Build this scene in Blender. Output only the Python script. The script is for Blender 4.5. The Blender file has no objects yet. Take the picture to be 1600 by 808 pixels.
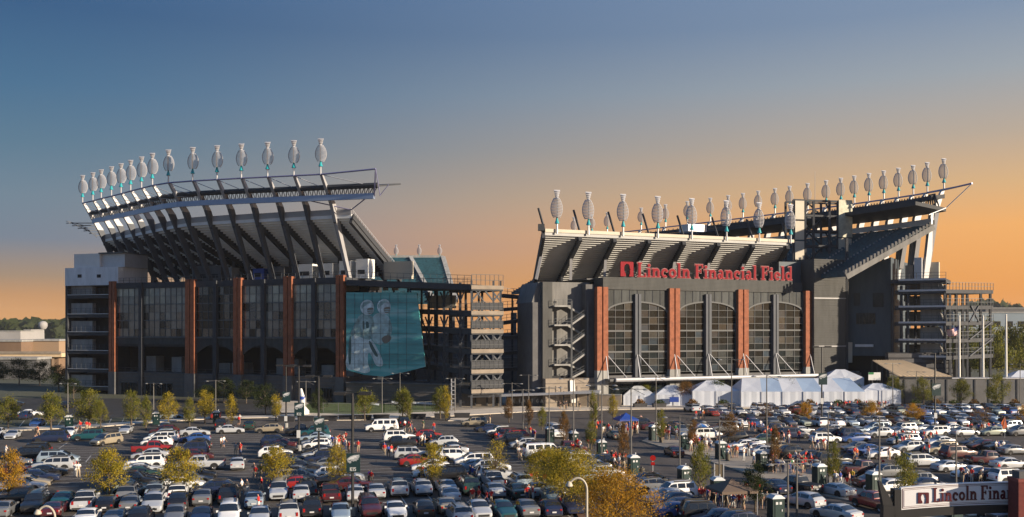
import bpy, bmesh, math, random
from mathutils import Vector, Matrix
R = math.radians
S = bpy.context.scene
COL = S.collection
random.seed(7)
# ---------------------------------------------------------------- camera
FPX, CX, HY, CAMH = 1500.0, 800.0, 515.0, 17.0      # photograph is 1600 px wide
cam = bpy.data.cameras.new('camera'); co = bpy.data.objects.new('camera', cam); COL.objects.link(co)
co.location = (0, 0, CAMH); co.rotation_euler = (R(90), 0, 0)
cam.sensor_width = 36; cam.lens = 36 * FPX / 1600; cam.shift_y = (HY - 404) / 1600
cam.clip_start = 1; cam.clip_end = 12000
S.camera = co
# ---------------------------------------------------------------- sky and sun
SUN_AZ, SUN_EL = 25.0, 14.0          # degrees towards the camera side from +X, elevation
sx, sy = math.cos(R(SUN_AZ)), -math.sin(R(SUN_AZ))
W = bpy.data.worlds.new('World'); S.world = W; W.use_nodes = True
nt = W.node_tree; nt.nodes.clear()
def N(t, **k):
    n = nt.nodes.new(t)
    for a, b in k.items(): setattr(n, a, b)
    return n
out = N('ShaderNodeOutputWorld'); bg = N('ShaderNodeBackground'); bg.inputs[1].default_value = 0.10
sky = N('ShaderNodeTexSky', sky_type='NISHITA', sun_disc=False)
sky.sun_elevation = R(SUN_EL); sky.sun_rotation = math.atan2(sx, sy); sky.dust_density = 2.0; sky.air_density = 1.0; sky.ozone_density = 2.0
tc = N('ShaderNodeTexCoord'); sep = N('ShaderNodeSeparateXYZ'); nt.links.new(tc.outputs['Generated'], sep.inputs[0])
def ramp(stops):
    r = N('ShaderNodeValToRGB'); e = r.color_ramp.elements
    while len(e) < len(stops): e.new(0.5)
    for i, (p, c) in enumerate(stops):
        e[i].position = p; e[i].color = tuple(((v / 255.0) / 12.92 if v / 255.0 < 0.04045 else ((v / 255.0 + 0.055) / 1.055) ** 2.4) for v in c) + (1,)
    return r
# dusk haze bands: height above the horizon, on the side away from the sun and on the side towards it
mz = N('ShaderNodeMath', operation='MULTIPLY'); mz.inputs[1].default_value = 2.0; mz.use_clamp = True
nt.links.new(sep.outputs[2], mz.inputs[0])
rl = ramp([(0.0, (234, 168, 96)), (0.03, (228, 164, 98)), (0.065, (204, 150, 100)), (0.10, (166, 138, 114)), (0.17, (115, 125, 143)), (0.25, (108, 127, 144)), (0.345, (86, 117, 140)), (0.45, (66, 106, 140)), (0.585, (48, 87, 129)), (1.0, (62, 104, 156))])
rr = ramp([(0.0, (244, 158, 70)), (0.077, (246, 162, 72)), (0.195, (254, 180, 96)), (0.275, (228, 182, 126)), (0.365, (194, 174, 152)), (0.475, (164, 170, 175)), (0.585, (134, 152, 176)), (1.0, (114, 146, 192))])
rb = ramp([(0.0, (176, 162, 152)), (0.05, (150, 156, 166)), (0.15, (122, 148, 172)), (0.345, (98, 136, 168)), (0.585, (74, 116, 160)), (1.0, (70, 114, 166))])       # the side turned away from the glow
nt.links.new(mz.outputs[0], rb.inputs[0])
nt.links.new(mz.outputs[0], rl.inputs[0]); nt.links.new(mz.outputs[0], rr.inputs[0])
dot = N('ShaderNodeVectorMath', operation='DOT_PRODUCT'); dot.inputs[1].default_value = (0.9, 0.436, 0)      # the sunset glow sits beyond the right edge
nt.links.new(tc.outputs['Generated'], dot.inputs[0])
mr = N('ShaderNodeMapRange', interpolation_type='SMOOTHSTEP'); mr.inputs[1].default_value = -0.08; mr.inputs[2].default_value = 0.92
nt.links.new(dot.outputs['Value'], mr.inputs[0])
mrb = N('ShaderNodeMapRange', interpolation_type='SMOOTHSTEP'); mrb.inputs[1].default_value = -0.75; mrb.inputs[2].default_value = -0.12; nt.links.new(dot.outputs['Value'], mrb.inputs[0])
mxb = N('ShaderNodeMix', data_type='RGBA'); nt.links.new(mrb.outputs[0], mxb.inputs[0]); nt.links.new(rb.outputs[0], mxb.inputs[6]); nt.links.new(rl.outputs[0], mxb.inputs[7])
mx = N('ShaderNodeMix', data_type='RGBA'); nt.links.new(mr.outputs[0], mx.inputs[0]); nt.links.new(mxb.outputs[2], mx.inputs[6]); nt.links.new(rr.outputs[0], mx.inputs[7])
sc = N('ShaderNodeVectorMath', operation='SCALE'); sc.inputs[3].default_value = 4.6; nt.links.new(mx.outputs[2], sc.inputs[0])
m2 = N('ShaderNodeMix', data_type='RGBA'); m2.inputs[0].default_value = 0.94
nt.links.new(sky.outputs[0], m2.inputs[6]); nt.links.new(sc.outputs[0], m2.inputs[7])
nt.links.new(m2.outputs[2], bg.inputs[0]); nt.links.new(bg.outputs[0], out.inputs[0])
sun = bpy.data.lights.new('sun', 'SUN'); so = bpy.data.objects.new('sun', sun); COL.objects.link(so)
sun.energy = 3.9; sun.angle = R(0.6); sun.color = (1.0, 0.83, 0.62)
sd = Vector((sx * math.cos(R(SUN_EL)), sy * math.cos(R(SUN_EL)), math.sin(R(SUN_EL))))
so.rotation_euler = sd.to_track_quat('Z', 'Y').to_euler()
V = S.view_settings; V.view_transform = 'Standard'; V.look = 'None'; V.gamma = 1; V.exposure = 1.06; V.use_curve_mapping = False
S.render.resolution_x = 1024; S.render.resolution_y = 517

# ---------------------------------------------------------------- helpers
MATS = {}
def mat(name, col, rough=0.7, metal=0.0, noise=0.0, nscale=1.0, bump=0.0, coat=0.0, spec=0.5, alpha=1.0, trans=0.0, stretch=None, obj=False, rand=0.0):
    if name in MATS: return MATS[name]
    m = bpy.data.materials.new(name); m.use_nodes = True; t = m.node_tree; b = t.nodes['Principled BSDF']
    b.inputs['Base Color'].default_value = (*col, 1); b.inputs['Roughness'].default_value = rough; b.inputs['Metallic'].default_value = metal
    b.inputs['Coat Weight'].default_value = coat; b.inputs['Specular IOR Level'].default_value = spec; b.inputs['Alpha'].default_value = alpha
    b.inputs['Transmission Weight'].default_value = trans
    if noise or bump or rand:
        tcn = t.nodes.new('ShaderNodeTexCoord'); geo = t.nodes.new('ShaderNodeNewGeometry')
        mp = t.nodes.new('ShaderNodeMapping'); mp.inputs['Scale'].default_value = stretch or (1, 1, 1)
        t.links.new(tcn.outputs['Object'] if obj else geo.outputs['Position'], mp.inputs[0])
        nz = t.nodes.new('ShaderNodeTexNoise'); nz.inputs['Scale'].default_value = nscale; nz.inputs['Detail'].default_value = 5; nz.inputs['Roughness'].default_value = 0.65
        t.links.new(mp.outputs[0], nz.inputs['Vector'])
        fac = nz.outputs['Fac']
        mrn = t.nodes.new('ShaderNodeMapRange'); mrn.inputs[1].default_value = 0.3; mrn.inputs[2].default_value = 0.7
        mrn.inputs[3].default_value = 1 - noise; mrn.inputs[4].default_value = 1 + noise
        t.links.new(fac, mrn.inputs[0])
        val = mrn.outputs[0]
        if rand:
            oi = t.nodes.new('ShaderNodeObjectInfo'); m3 = t.nodes.new('ShaderNodeMapRange'); m3.inputs[3].default_value = 1 - rand; m3.inputs[4].default_value = 1 + rand
            t.links.new(oi.outputs['Random'], m3.inputs[0]); mm = t.nodes.new('ShaderNodeMath'); mm.operation = 'MULTIPLY'
            t.links.new(val, mm.inputs[0]); t.links.new(m3.outputs[0], mm.inputs[1]); val = mm.outputs[0]
        vm = t.nodes.new('ShaderNodeVectorMath'); vm.operation = 'SCALE'; vm.inputs[0].default_value = col
        t.links.new(val, vm.inputs[3]); t.links.new(vm.outputs[0], b.inputs['Base Color'])
        if bump:
            bp = t.nodes.new('ShaderNodeBump'); bp.inputs['Strength'].default_value = bump; bp.inputs['Distance'].default_value = 0.05
            t.links.new(fac, bp.inputs['Height']); t.links.new(bp.outputs[0], b.inputs['Normal'])
    MATS[name] = m
    return m

def gx(px, Z): return (px - CX) * Z / FPX
def gz(py, Z): return CAMH - (py - HY) * Z / FPX
def WP(px, py, Z): return Vector((gx(px, Z), Z, gz(py, Z)))
def G(px, py, z=0.0):
    Z = (CAMH - z) * FPX / (py - HY)
    return Vector((gx(px, Z), Z, z))
class Plane:                     # a vertical wall plane given by two sight lines and their depths
    def __init__(s, pa, Za, pb, Zb):
        s.A = Vector((gx(pa, Za), Za)); s.B = Vector((gx(pb, Zb), Zb)); s.d = (s.B - s.A).normalized()
        s.n = Vector((s.d.y, -s.d.x))            # towards the camera
        s.L = (s.B - s.A).length
    def u(s, px):                # distance along the wall where the sight line meets it
        k = (px - CX) / FPX
        # A.x + d.x t = k (A.y + d.y t)
        return (k * s.A.y - s.A.x) / (s.d.x - k * s.d.y)
    def depth(s, px): return s.A.y + s.d.y * s.u(px)
    def z(s, px, py): return gz(py, s.depth(px))
    def P(s, u, z, off=0.0): p = s.A + s.d * u + s.n * off; return Vector((p.x, p.y, z))
    def at(s, px, py, off=0.0): return s.P(s.u(px), s.z(px, py), off)

ORI = {}
class MB:
    def __init__(s): s.v = []; s.f = []; s.mi = []
    def add(s, vs, fs, mi=0):
        o = len(s.v); s.v += [Vector(x) for x in vs]; s.f += [tuple(i + o for i in f) for f in fs]; s.mi += [mi] * len(fs); return s
    def hexa(s, a, b, mi=0):     # two quads (a bottom loop, b top loop) -> closed solid
        return s.add(list(a) + list(b), [(3, 2, 1, 0), (4, 5, 6, 7), (0, 1, 5, 4), (1, 2, 6, 5), (2, 3, 7, 6), (3, 0, 4, 7)], mi)
    def box(s, x0, x1, y0, y1, z0, z1, mi=0):
        return s.hexa([(x0, y0, z0), (x1, y0, z0), (x1, y1, z0), (x0, y1, z0)], [(x0, y0, z1), (x1, y0, z1), (x1, y1, z1), (x0, y1, z1)], mi)
    def wall(s, pl, u0, u1, z0, z1, o0, o1, mi=0):   # slab on a Plane, from offset o0 to o1
        q = lambda z: [pl.P(u0, z, o1), pl.P(u1, z, o1), pl.P(u1, z, o0), pl.P(u0, z, o0)]
        return s.hexa(q(z0), q(z1), mi)
    def beam(s, p, q, w, h=None, up=(0, 0, 1), mi=0):
        p = Vector(p); q = Vector(q); h = h or w; d = (q - p).normalized(); up = Vector(up)
        if abs(d.dot(up)) > 0.98: up = Vector((0, 1, 0))
        a = d.cross(up).normalized() * (w / 2); b = a.cross(d).normalized() * (h / 2)
        return s.hexa([p - a - b, p + a - b, p + a + b, p - a + b], [q - a - b, q + a - b, q + a + b, q - a + b], mi)
    def tube(s, p, q, r0, r1=None, n=8, mi=0, caps=True):
        p = Vector(p); q = Vector(q); r1 = r0 if r1 is None else r1; d = (q - p).normalized()
        up = Vector((0, 0, 1)) if abs(d.z) < 0.95 else Vector((1, 0, 0))
        a = d.cross(up).normalized(); b = d.cross(a)
        vs = []
        for c, r in ((p, r0), (q, r1)):
            for i in range(n):
                t = 2 * math.pi * i / n; vs.append(c + a * (r * math.cos(t)) + b * (r * math.sin(t)))
        fs = [(i, (i + 1) % n, n + (i + 1) % n, n + i) for i in range(n)]
        if caps: fs += [tuple(range(n - 1, -1, -1)), tuple(range(n, 2 * n))]
        return s.add(vs, fs, mi)
    def path(s, pts, r, n=8, mi=0):
        for i in range(len(pts) - 1):
            a, b = (r[i], r[i + 1]) if isinstance(r, (list, tuple)) else (r, r)
            s.tube(pts[i], pts[i + 1], a, b, n, mi)
        return s
    def lathe(s, c, prof, n=12, mi=0):
        c = Vector(c); vs = []; k = len(prof)
        for r, z in prof:
            for i in range(n):
                t = 2 * math.pi * i / n; vs.append(c + Vector((r * math.cos(t), r * math.sin(t), z)))
        fs = [(j * n + i, j * n + (i + 1) % n, (j + 1) * n + (i + 1) % n, (j + 1) * n + i) for j in range(k - 1) for i in range(n)]
        return s.add(vs, fs, mi)
    def poly(s, pts, th, nrm, mi=0):            # flat outline with thickness th along nrm
        nrm = Vector(nrm); n = len(pts); a = [Vector(p) for p in pts]; b = [p + nrm * th for p in a]
        return s.add(a + b, [tuple(range(n - 1, -1, -1)), tuple(range(n, 2 * n))] + [(i, (i + 1) % n, n + (i + 1) % n, n + i) for i in range(n)], mi)
    def mesh(s, name, o=Vector((0, 0, 0)), smooth=False, fix=True):
        me = bpy.data.meshes.new(name); me.from_pydata([tuple(v - o) for v in s.v], [], s.f)
        if any(s.mi): me.polygons.foreach_set('material_index', s.mi)
        if fix:
            bm = bmesh.new(); bm.from_mesh(me); bmesh.ops.recalc_face_normals(bm, faces=bm.faces); bm.to_mesh(me); bm.free()
        if smooth:
            me.polygons.foreach_set('use_smooth', [True] * len(me.polygons)); me.set_sharp_from_angle(angle=R(38))
        me.update(); return me
    def build(s, name, m, parent=None, smooth=False, origin=None):
        o = ORI.get(parent.name, Vector((0, 0, 0))) if parent else (Vector(origin) if origin else Vector((0, 0, 0)))
        me = s.mesh(name, o, smooth)
        for k in (m if isinstance(m, (list, tuple)) else [m]): me.materials.append(k)
        ob = bpy.data.objects.new(name, me); COL.objects.link(ob)
        if parent: ob.parent = parent
        else: ob.location = o
        ORI[ob.name] = o
        return ob
def tag(o, label=None, cat=None, group=None, kind=None):
    if label: o['label'] = label
    if cat: o['category'] = cat
    if group: o['group'] = group
    if kind: o['kind'] = kind
    return o
def thing(name, label, cat, loc=(0, 0, 0), rz=0, group=None):
    o = bpy.data.objects.new(name, None); COL.objects.link(o); o.location = loc; o.rotation_euler = (0, 0, rz); o.empty_display_size = 0.5
    ORI[o.name] = Vector(loc); return tag(o, label, cat, group)
def copy_tree(src, parent=None):
    c = src.copy(); COL.objects.link(c); c.parent = parent
    for ch in KIDS.get(src.name, []): copy_tree(ch, c)
    return c
KIDS = {}
def index_kids(root):
    KIDS[root.name] = list(root.children)
    for c in root.children: index_kids(c)
ORD = ['first', 'second', 'third', 'fourth', 'fifth', 'sixth', 'seventh', 'eighth', 'ninth', 'tenth', 'eleventh', 'twelfth', 'thirteenth', 'fourteenth', 'fifteenth', 'sixteenth', 'seventeenth', 'eighteenth', 'nineteenth', 'twentieth', 'twenty-first', 'twenty-second', 'twenty-third', 'twenty-fourth', 'twenty-fifth', 'twenty-sixth', 'twenty-seventh', 'twenty-eighth', 'twenty-ninth', 'thirtieth'] + ['thirty-%s' % k for k in ('first', 'second', 'third', 'fourth', 'fifth', 'sixth', 'seventh', 'eighth', 'ninth')]
def struct(o): o['kind'] = 'structure'; return o
# ================================================================ materials of the stadium
M_conc = mat('concrete', (0.29, 0.29, 0.285), 0.85, noise=0.26, nscale=0.6, bump=0.1, stretch=(1, 1, 0.22))
M_pale = mat('pale_render', (0.68, 0.71, 0.75), 0.8, noise=0.15, nscale=0.6, stretch=(1, 1, 0.25))
M_concg = mat('grey_concrete', (0.17, 0.168, 0.165), 0.85, noise=0.28, nscale=0.6, stretch=(1, 1, 0.2))
M_concd = mat('dark_concrete', (0.11, 0.11, 0.115), 0.85, noise=0.2, nscale=0.4)
M_cream = mat('cream_panel', (0.52, 0.47, 0.38), 0.6, noise=0.08, nscale=0.3)
M_steel = mat('dark_steel', (0.055, 0.059, 0.068), 0.65, 0.0, spec=0.2, noise=0.15, nscale=0.8)
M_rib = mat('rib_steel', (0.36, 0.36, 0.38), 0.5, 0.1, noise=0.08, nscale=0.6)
M_ribd = mat('slate_and_shaded_steel', (0.09, 0.098, 0.115), 0.6, 0.0, spec=0.2, noise=0.1, nscale=0.6)  # own tone of braces and columns; paints shade on the rib shafts
M_lsteel = mat('light_steel', (0.50, 0.51, 0.54), 0.4, 0.3, noise=0.08, nscale=1.0)
M_blue = mat('violet_pipe', (0.24, 0.24, 0.42), 0.4, 0.2)
M_gutter = mat('gutter_metal', (0.30, 0.38, 0.54), 0.4, 0.3)
M_brick = mat('brick', (0.26, 0.088, 0.044), 0.85, noise=0.3, nscale=1.1, bump=0.2)
M_corr = mat('corrugated_metal', (0.088, 0.089, 0.088), 0.7, 0.0, spec=0.15, noise=0.2, nscale=0.7, stretch=(1, 1, 0.2))
M_panel = mat('zinc_panel', (0.062, 0.067, 0.068), 0.65, 0.0, spec=0.15, noise=0.28, nscale=0.8, stretch=(1, 1, 0.25), rand=0.2)
M_glass = mat('facade_glass', (0.010, 0.014, 0.016), 0.1, 0.0, spec=0.35, noise=0.4, nscale=0.3, rand=0.5)
M_glass2 = mat('bronze_glass', (0.10, 0.115, 0.112), 0.08, 0.0, spec=1.0, noise=0.45, nscale=0.22, rand=0.35, stretch=(0.35, 0.35, 1.5))
M_glass3 = mat('pale_glass', (0.026, 0.031, 0.033), 0.12, 0.0, spec=0.9, noise=0.4, nscale=0.5, rand=0.4)
M_glass5 = mat('reflection_glass', (0.26, 0.27, 0.22), 0.1, 0.0, spec=1.0, noise=0.3, nscale=0.5, rand=0.3)  # paler glass colour standing in for a reflection on upper panes
M_glass4 = mat('blue_glass', (0.02, 0.032, 0.045), 0.08, 0.0, spec=0.9, noise=0.4, nscale=0.5, rand=0.4)
M_mull = mat('mullion', (0.12, 0.125, 0.13), 0.6, 0.0, spec=0.2)
M_mulld = mat('dark_mullion', (0.10, 0.11, 0.12), 0.5, 0.3)
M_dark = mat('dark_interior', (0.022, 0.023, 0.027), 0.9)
M_stone = mat('banded_stone', (0.13, 0.115, 0.105), 0.85, noise=0.18, nscale=0.7)
M_stonel = mat('sand_stone', (0.27, 0.225, 0.18), 0.85, noise=0.18, nscale=0.7)
M_under = mat('tier_underside', (0.80, 0.82, 0.84), 0.7, noise=0.12, nscale=0.25)
M_seat = mat('seat_plastic', (0.02, 0.075, 0.105), 0.5, noise=0.45, nscale=1.3)
M_teal = mat('teal_paint', (0.02, 0.33, 0.38), 0.4)
M_under2 = mat('end_tier_underside', (0.42, 0.425, 0.42), 0.7, noise=0.12, nscale=0.25)
M_louv = mat('louvre_white', (0.46, 0.46, 0.49), 0.45, 0.2)
M_white = mat('white_paint', (0.72, 0.72, 0.70), 0.5, noise=0.06, nscale=0.5)
M_letter = mat('sign_red', (0.24, 0.014, 0.022), 0.7, spec=0.15)
M_letedge = mat('sign_letter_rim', (0.36, 0.21, 0.21), 0.7, spec=0.15)
M_navywall = mat('blue_grey_cladding', (0.055, 0.078, 0.10), 0.6, noise=0.25, nscale=0.5, stretch=(1, 1, 0.2))
M_tan = mat('tan_membrane', (0.62, 0.47, 0.30), 0.8, noise=0.1, nscale=0.6)
M_bluebox = mat('blue_box', (0.02, 0.06, 0.30), 0.5)

def rail(mb, p, q, h=1.1, step=2.2, r=0.05):
    p = Vector(p); q = Vector(q); n = max(1, int((q - p).length / step))
    for k in (1.0, 0.5): mb.beam(p + Vector((0, 0, h * k)), q + Vector((0, 0, h * k)), r, r)
    for i in range(n + 1):
        c = p.lerp(q, i / n); mb.beam(c, c + Vector((0, 0, h)), r * 1.3, r * 1.3)

# ================================================================ louvred light masts (fish-shaped)
def mast_proto():
    t = thing('louvred_light_mast', '', 'light mast')
    MB().tube((0, 0, 0), (0, 0, 3.3), 0.22, 0.18, 8).build('pole', M_lsteel, t, True)
    MB().lathe((0, 0, 0), [(0.0, 2.0), (0.55, 2.02), (0.50, 2.2), (0.26, 2.9), (0.2, 3.25), (0, 3.26)], 10).build('collar', M_teal, t, True)
    prof = lambda k: 1.48 * math.sin(math.pi * (0.10 + 0.82 * k)) ** 0.62 * (1.0 - 0.10 * k)
    for side, nm in ((-1, 'louvre_wing'), (1, 'louvre_wing')):
        mb = MB(); n = 13
        for i in range(n):
            z = 3.25 + 4.0 * (i + 0.5) / n; w = prof((i + 0.5) / n)
            pts = []
            for j in range(5):
                a = j / 4; x = side * w * a; y = -0.55 + 0.85 * a * a; up = 0.02
                pts.append((Vector((x, y - 0.30, z - 0.11)), Vector((x, y + 0.22, z + 0.08))))
            for j in range(4):
                a0, b0 = pts[j]; a1, b1 = pts[j + 1]; th = Vector((0, 0.05, -0.05))
                mb.hexa([a0, a1, a1 + th, a0 + th], [b0, b1, b1 + th, b0 + th])
        # curved rim plate that carries the blades
        for i in range(8):
            k0, k1 = i / 8, (i + 1) / 8
            q = [Vector((side * prof(k) * 0.97, 0.34, 3.25 + 4.0 * k)) for k in (k0, k1)]
            mb.beam(q[0], q[1], 0.1, 0.25, up=(0, 1, 0))
        tag(mb.build(nm, M_louv, t), kind='stuff')
    MB().poly([(-0.06, 0, 3.2), (0.06, 0, 3.2), (0.06, 0, 7.3), (-0.06, 0, 7.3)], 0.5, (0, -1, 0)).build('spine', M_lsteel, t)
    mb = MB()
    for i in range(4):
        z = 7.3 + i * 0.42; w = 0.34 + 0.13 * i
        for s in (-1, 1):
            mb.hexa([(0, -0.35, z - 0.12), (s * w, -0.1, z - 0.12 + 0.1), (s * w, -0.05, z - 0.12 + 0.06), (0, -0.30, z - 0.16)],
                    [(0, -0.10, z + 0.12), (s * w, 0.15, z + 0.30), (s * w, 0.2, z + 0.26), (0, -0.05, z + 0.08)])
    mb.hexa([(-0.30, 0.12, 7.2), (0.30, 0.12, 7.2), (0.30, 0.2, 7.2), (-0.30, 0.2, 7.2)], [(-0.72, 0.12, 8.85), (0.72, 0.12, 8.85), (0.72, 0.2, 8.85), (-0.72, 0.2, 8.85)])
    tag(mb.build('tail_louvres', M_louv, t), kind='stuff')
    index_kids(t); return t
MAST = mast_proto(); MAST_USED = False
def put_mast(loc, rz, label, group, s=1.0, tall=1.0):
    global MAST_USED
    o = copy_tree(MAST) if MAST_USED else MAST
    MAST_USED = True
    o.location = loc; o.rotation_euler = (0, 0, rz); o.scale = (s, s, s * tall); tag(o, label, 'light mast', group)
    return o

# ================================================================ LEFT GRANDSTAND
LF = Plane(180, 253, 540, 224)
gs = thing('grandstand', 'big left grandstand with leaning steel ribs, glazed facade and brick pilasters', 'grandstand', LF.P(LF.L / 2, 0, -12))
def zl(py, px=400): return LF.z(px, py)
Z_par0, Z_par1 = LF.z(360, 447), LF.z(360, 438)
z_sill, z_span, z_open, z_pod = LF.z(360, 527), LF.z(360, 539), LF.z(360, 585), 0.0
uA, uB = LF.u(175), LF.u(540)
MB().wall(LF, uA, uB, 0, z_open, -14, -0.05).build('podium', M_stone, gs)
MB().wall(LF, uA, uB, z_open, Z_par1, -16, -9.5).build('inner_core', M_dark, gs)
MB().wall(LF, uA, uB, z_span - 0.6, z_sill, -9.4, -0.3).build('concourse_floor', M_steel, gs)
MB().wall(LF, uA - 0.4, uB + 0.3, Z_par0, Z_par1, -16.2, 0.35).build('parapet', M_steel, gs)
mb = MB()
for i in range(6): mb.wall(LF, uA, uB, 0.9 + i * 0.95, 1.15 + i * 0.95, -0.05, 0.12)
mb.build('podium_bands', M_concd, gs)
# brick pilasters, each of two strips on a dark core
pils = [(174, 183), (293, 307), (368, 380), (446, 459), (528, 540)]
for a, b in pils:
    u0, u1 = LF.u(a), LF.u(b); w = u1 - u0
    p = MB().wall(LF, u0 + 0.1, u1 - 0.1, z_open, Z_par1 + 0.2, -0.3, 0.45).build('pilaster', M_steel, gs)
    MB().wall(LF, u0, u0 + w * 0.44, z_open + 0.05, Z_par1 + 0.5, -0.25, 0.9).build('brick_strip', M_brick, p)
    MB().wall(LF, u1 - w * 0.44, u1, z_open + 0.05, Z_par1 + 0.5, -0.25, 0.9).build('brick_strip', M_brick, p)
    MB().wall(LF, u0 - 0.1, u1 + 0.1, 0, z_open, -0.04, 1.0).build('stone_base', M_concd, p)
bays = [(183, 222, 293), (307, 338, 368), (380, 413, 446), (459, 492, 528)]
UNIT = MB().box(-0.5, 0.5, -0.5, 0.5, -0.5, 0.5).mesh('pane')
def pane(pl, u0, u1, z0, z1, off, m, parent, jit=0.006, name='pane'):
    k = 'pane_' + m.name
    if k not in bpy.data.meshes:
        me = UNIT.copy(); me.name = k; me.materials.append(m)
    o = bpy.data.objects.new(name, bpy.data.meshes[k]); COL.objects.link(o); o.parent = parent
    c = pl.P((u0 + u1) / 2, (z0 + z1) / 2, off) - ORI[parent.name]
    o.location = c; o.scale = (u1 - u0, 0.06, z1 - z0)
    o.rotation_euler = (random.uniform(-jit, jit), 0, math.atan2(pl.d.y, pl.d.x) + random.uniform(-jit, jit))
    return o
for bi, (a, c, b) in enumerate(bays):
    u0, uc, u1 = LF.u(a), LF.u(c), LF.u(b)
    MB().wall(LF, uc - 0.55, uc + 0.55, 0, Z_par1, -0.2, 0.75).build('steel_column', M_steel, gs)
    for (l, r) in ((u0, uc - 0.55), (uc + 0.55, u1)):
        n = max(2, round((r - l) / 1.9)); rows = [z_sill + (Z_par0 - z_sill) * k / 6 for k in range(7)]
        win = MB()
        for i in range(n + 1):
            x = l + (r - l) * i / n; win.wall(LF, max(l, x - 0.06), min(r, x + 0.06), z_sill, Z_par0, -0.15, 0.1)
        for j, z in enumerate(rows):
            h = 0.14 if j % 2 == 0 else 0.06; win.wall(LF, l, r, max(z_sill, z - h), min(Z_par0, z + h), -0.14, 0.12)
        w = win.build('window', M_mulld, gs)
        for i in range(n):
            for j in range(6):
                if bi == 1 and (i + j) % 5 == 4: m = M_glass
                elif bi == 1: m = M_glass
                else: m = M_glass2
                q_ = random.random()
                if bi >= 2 and j >= 4 and q_ < .8 or bi == 0 and j >= 4 and q_ < .3: m = M_glass5  # upper rows painted paler, a reflection put into the colour
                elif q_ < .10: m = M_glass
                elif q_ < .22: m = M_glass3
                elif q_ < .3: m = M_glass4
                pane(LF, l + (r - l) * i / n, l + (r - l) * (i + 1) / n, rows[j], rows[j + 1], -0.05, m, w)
        MB().wall(LF, l, r, z_sill - 0.3, z_sill - 0.02, -0.2, 0.5).build('sill', M_mull, gs)
    # arched spandrel over the concourse opening
    n = 14; pts = []
    ra = 0.0 if bi == 0 else 2.4
    for k in range(n + 1):
        t = k / n; x = u0 + (u1 - u0) * t; pts.append((x, z_span - ra * (abs(2 * t - 1) ** 2.2)))
    sp = MB()
    for k in range(n):
        (xa, za), (xb, zb) = pts[k], pts[k + 1]
        sp.hexa([LF.P(xa, za, -0.25), LF.P(xb, zb, -0.25), LF.P(xb, zb, 0.15), LF.P(xa, za, 0.15)], [LF.P(xa, z_sill - 0.3, -0.25), LF.P(xb, z_sill - 0.3, -0.25), LF.P(xb, z_sill - 0.3, 0.15), LF.P(xa, z_sill - 0.3, 0.15)])
    sp.build('spandrel', M_panel, gs)
    r_ = MB(); rail(r_, LF.P(u0, z_open, -0.4), LF.P(u1, z_open, -0.4)); r_.build('railing', M_mulld, gs)
    for q in range(2):      # kiosks and ramps inside the dark concourse
        x = u0 + (u1 - u0) * random.uniform(0.1, 0.7)
        MB().wall(LF, x, x + random.uniform(3, 5), z_open, z_open + random.uniform(2.4, 4.2), -9, -6 + q).build('kiosk', M_conc, gs)
# street-level glazed doors
for px0, px1 in ((190, 215), (228, 270), (468, 488), (497, 520)):
    f = MB().wall(LF, LF.u(px0), LF.u(px1), 0, 3.4, 0.0, 0.2).build('entrance', M_mull, gs)
    n = 5; a, b = LF.u(px0), LF.u(px1)
    for i in range(n): pane(LF, a + (b - a) * (i + 0.08) / n, a + (b - a) * (i + 0.92) / n, 0.1, 3.2, 0.24, M_glass, f)
# upper terrace: concession boxes, railing
for px0, px1, py, m in ((352, 362, 418, M_conc), (395, 412, 420, M_bluebox), (466, 488, 413, M_white), (498, 520, 412, M_white), (530, 548, 408, M_white), (556, 575, 405, M_white), (300, 345, 416, M_concd), (420, 444, 417, M_concd)):
    pl0 = Plane(180, 259, 540, 230)
    b = MB().wall(pl0, pl0.u(px0), pl0.u(px1), Z_par1, pl0.z(px0, py), -3, 0).build('terrace_booth', m, gs)
    MB().wall(pl0, pl0.u(px0) + 0.5, pl0.u(px1) - 0.9, Z_par1 + 1.0, Z_par1 + 2.0, 0.0, 0.05).build('hatch', M_dark, b)
MB().wall(LF, LF.u(557), LF.u(602), Z_par1, LF.z(560, 404), -13, -12).build('terrace_wall', M_cream, gs)
r_ = MB(); rail(r_, LF.P(uA, Z_par1, 0), LF.P(uB, Z_par1, 0), 1.3, 2.0, 0.07); r_.build('railing', M_mulld, gs)
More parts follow.
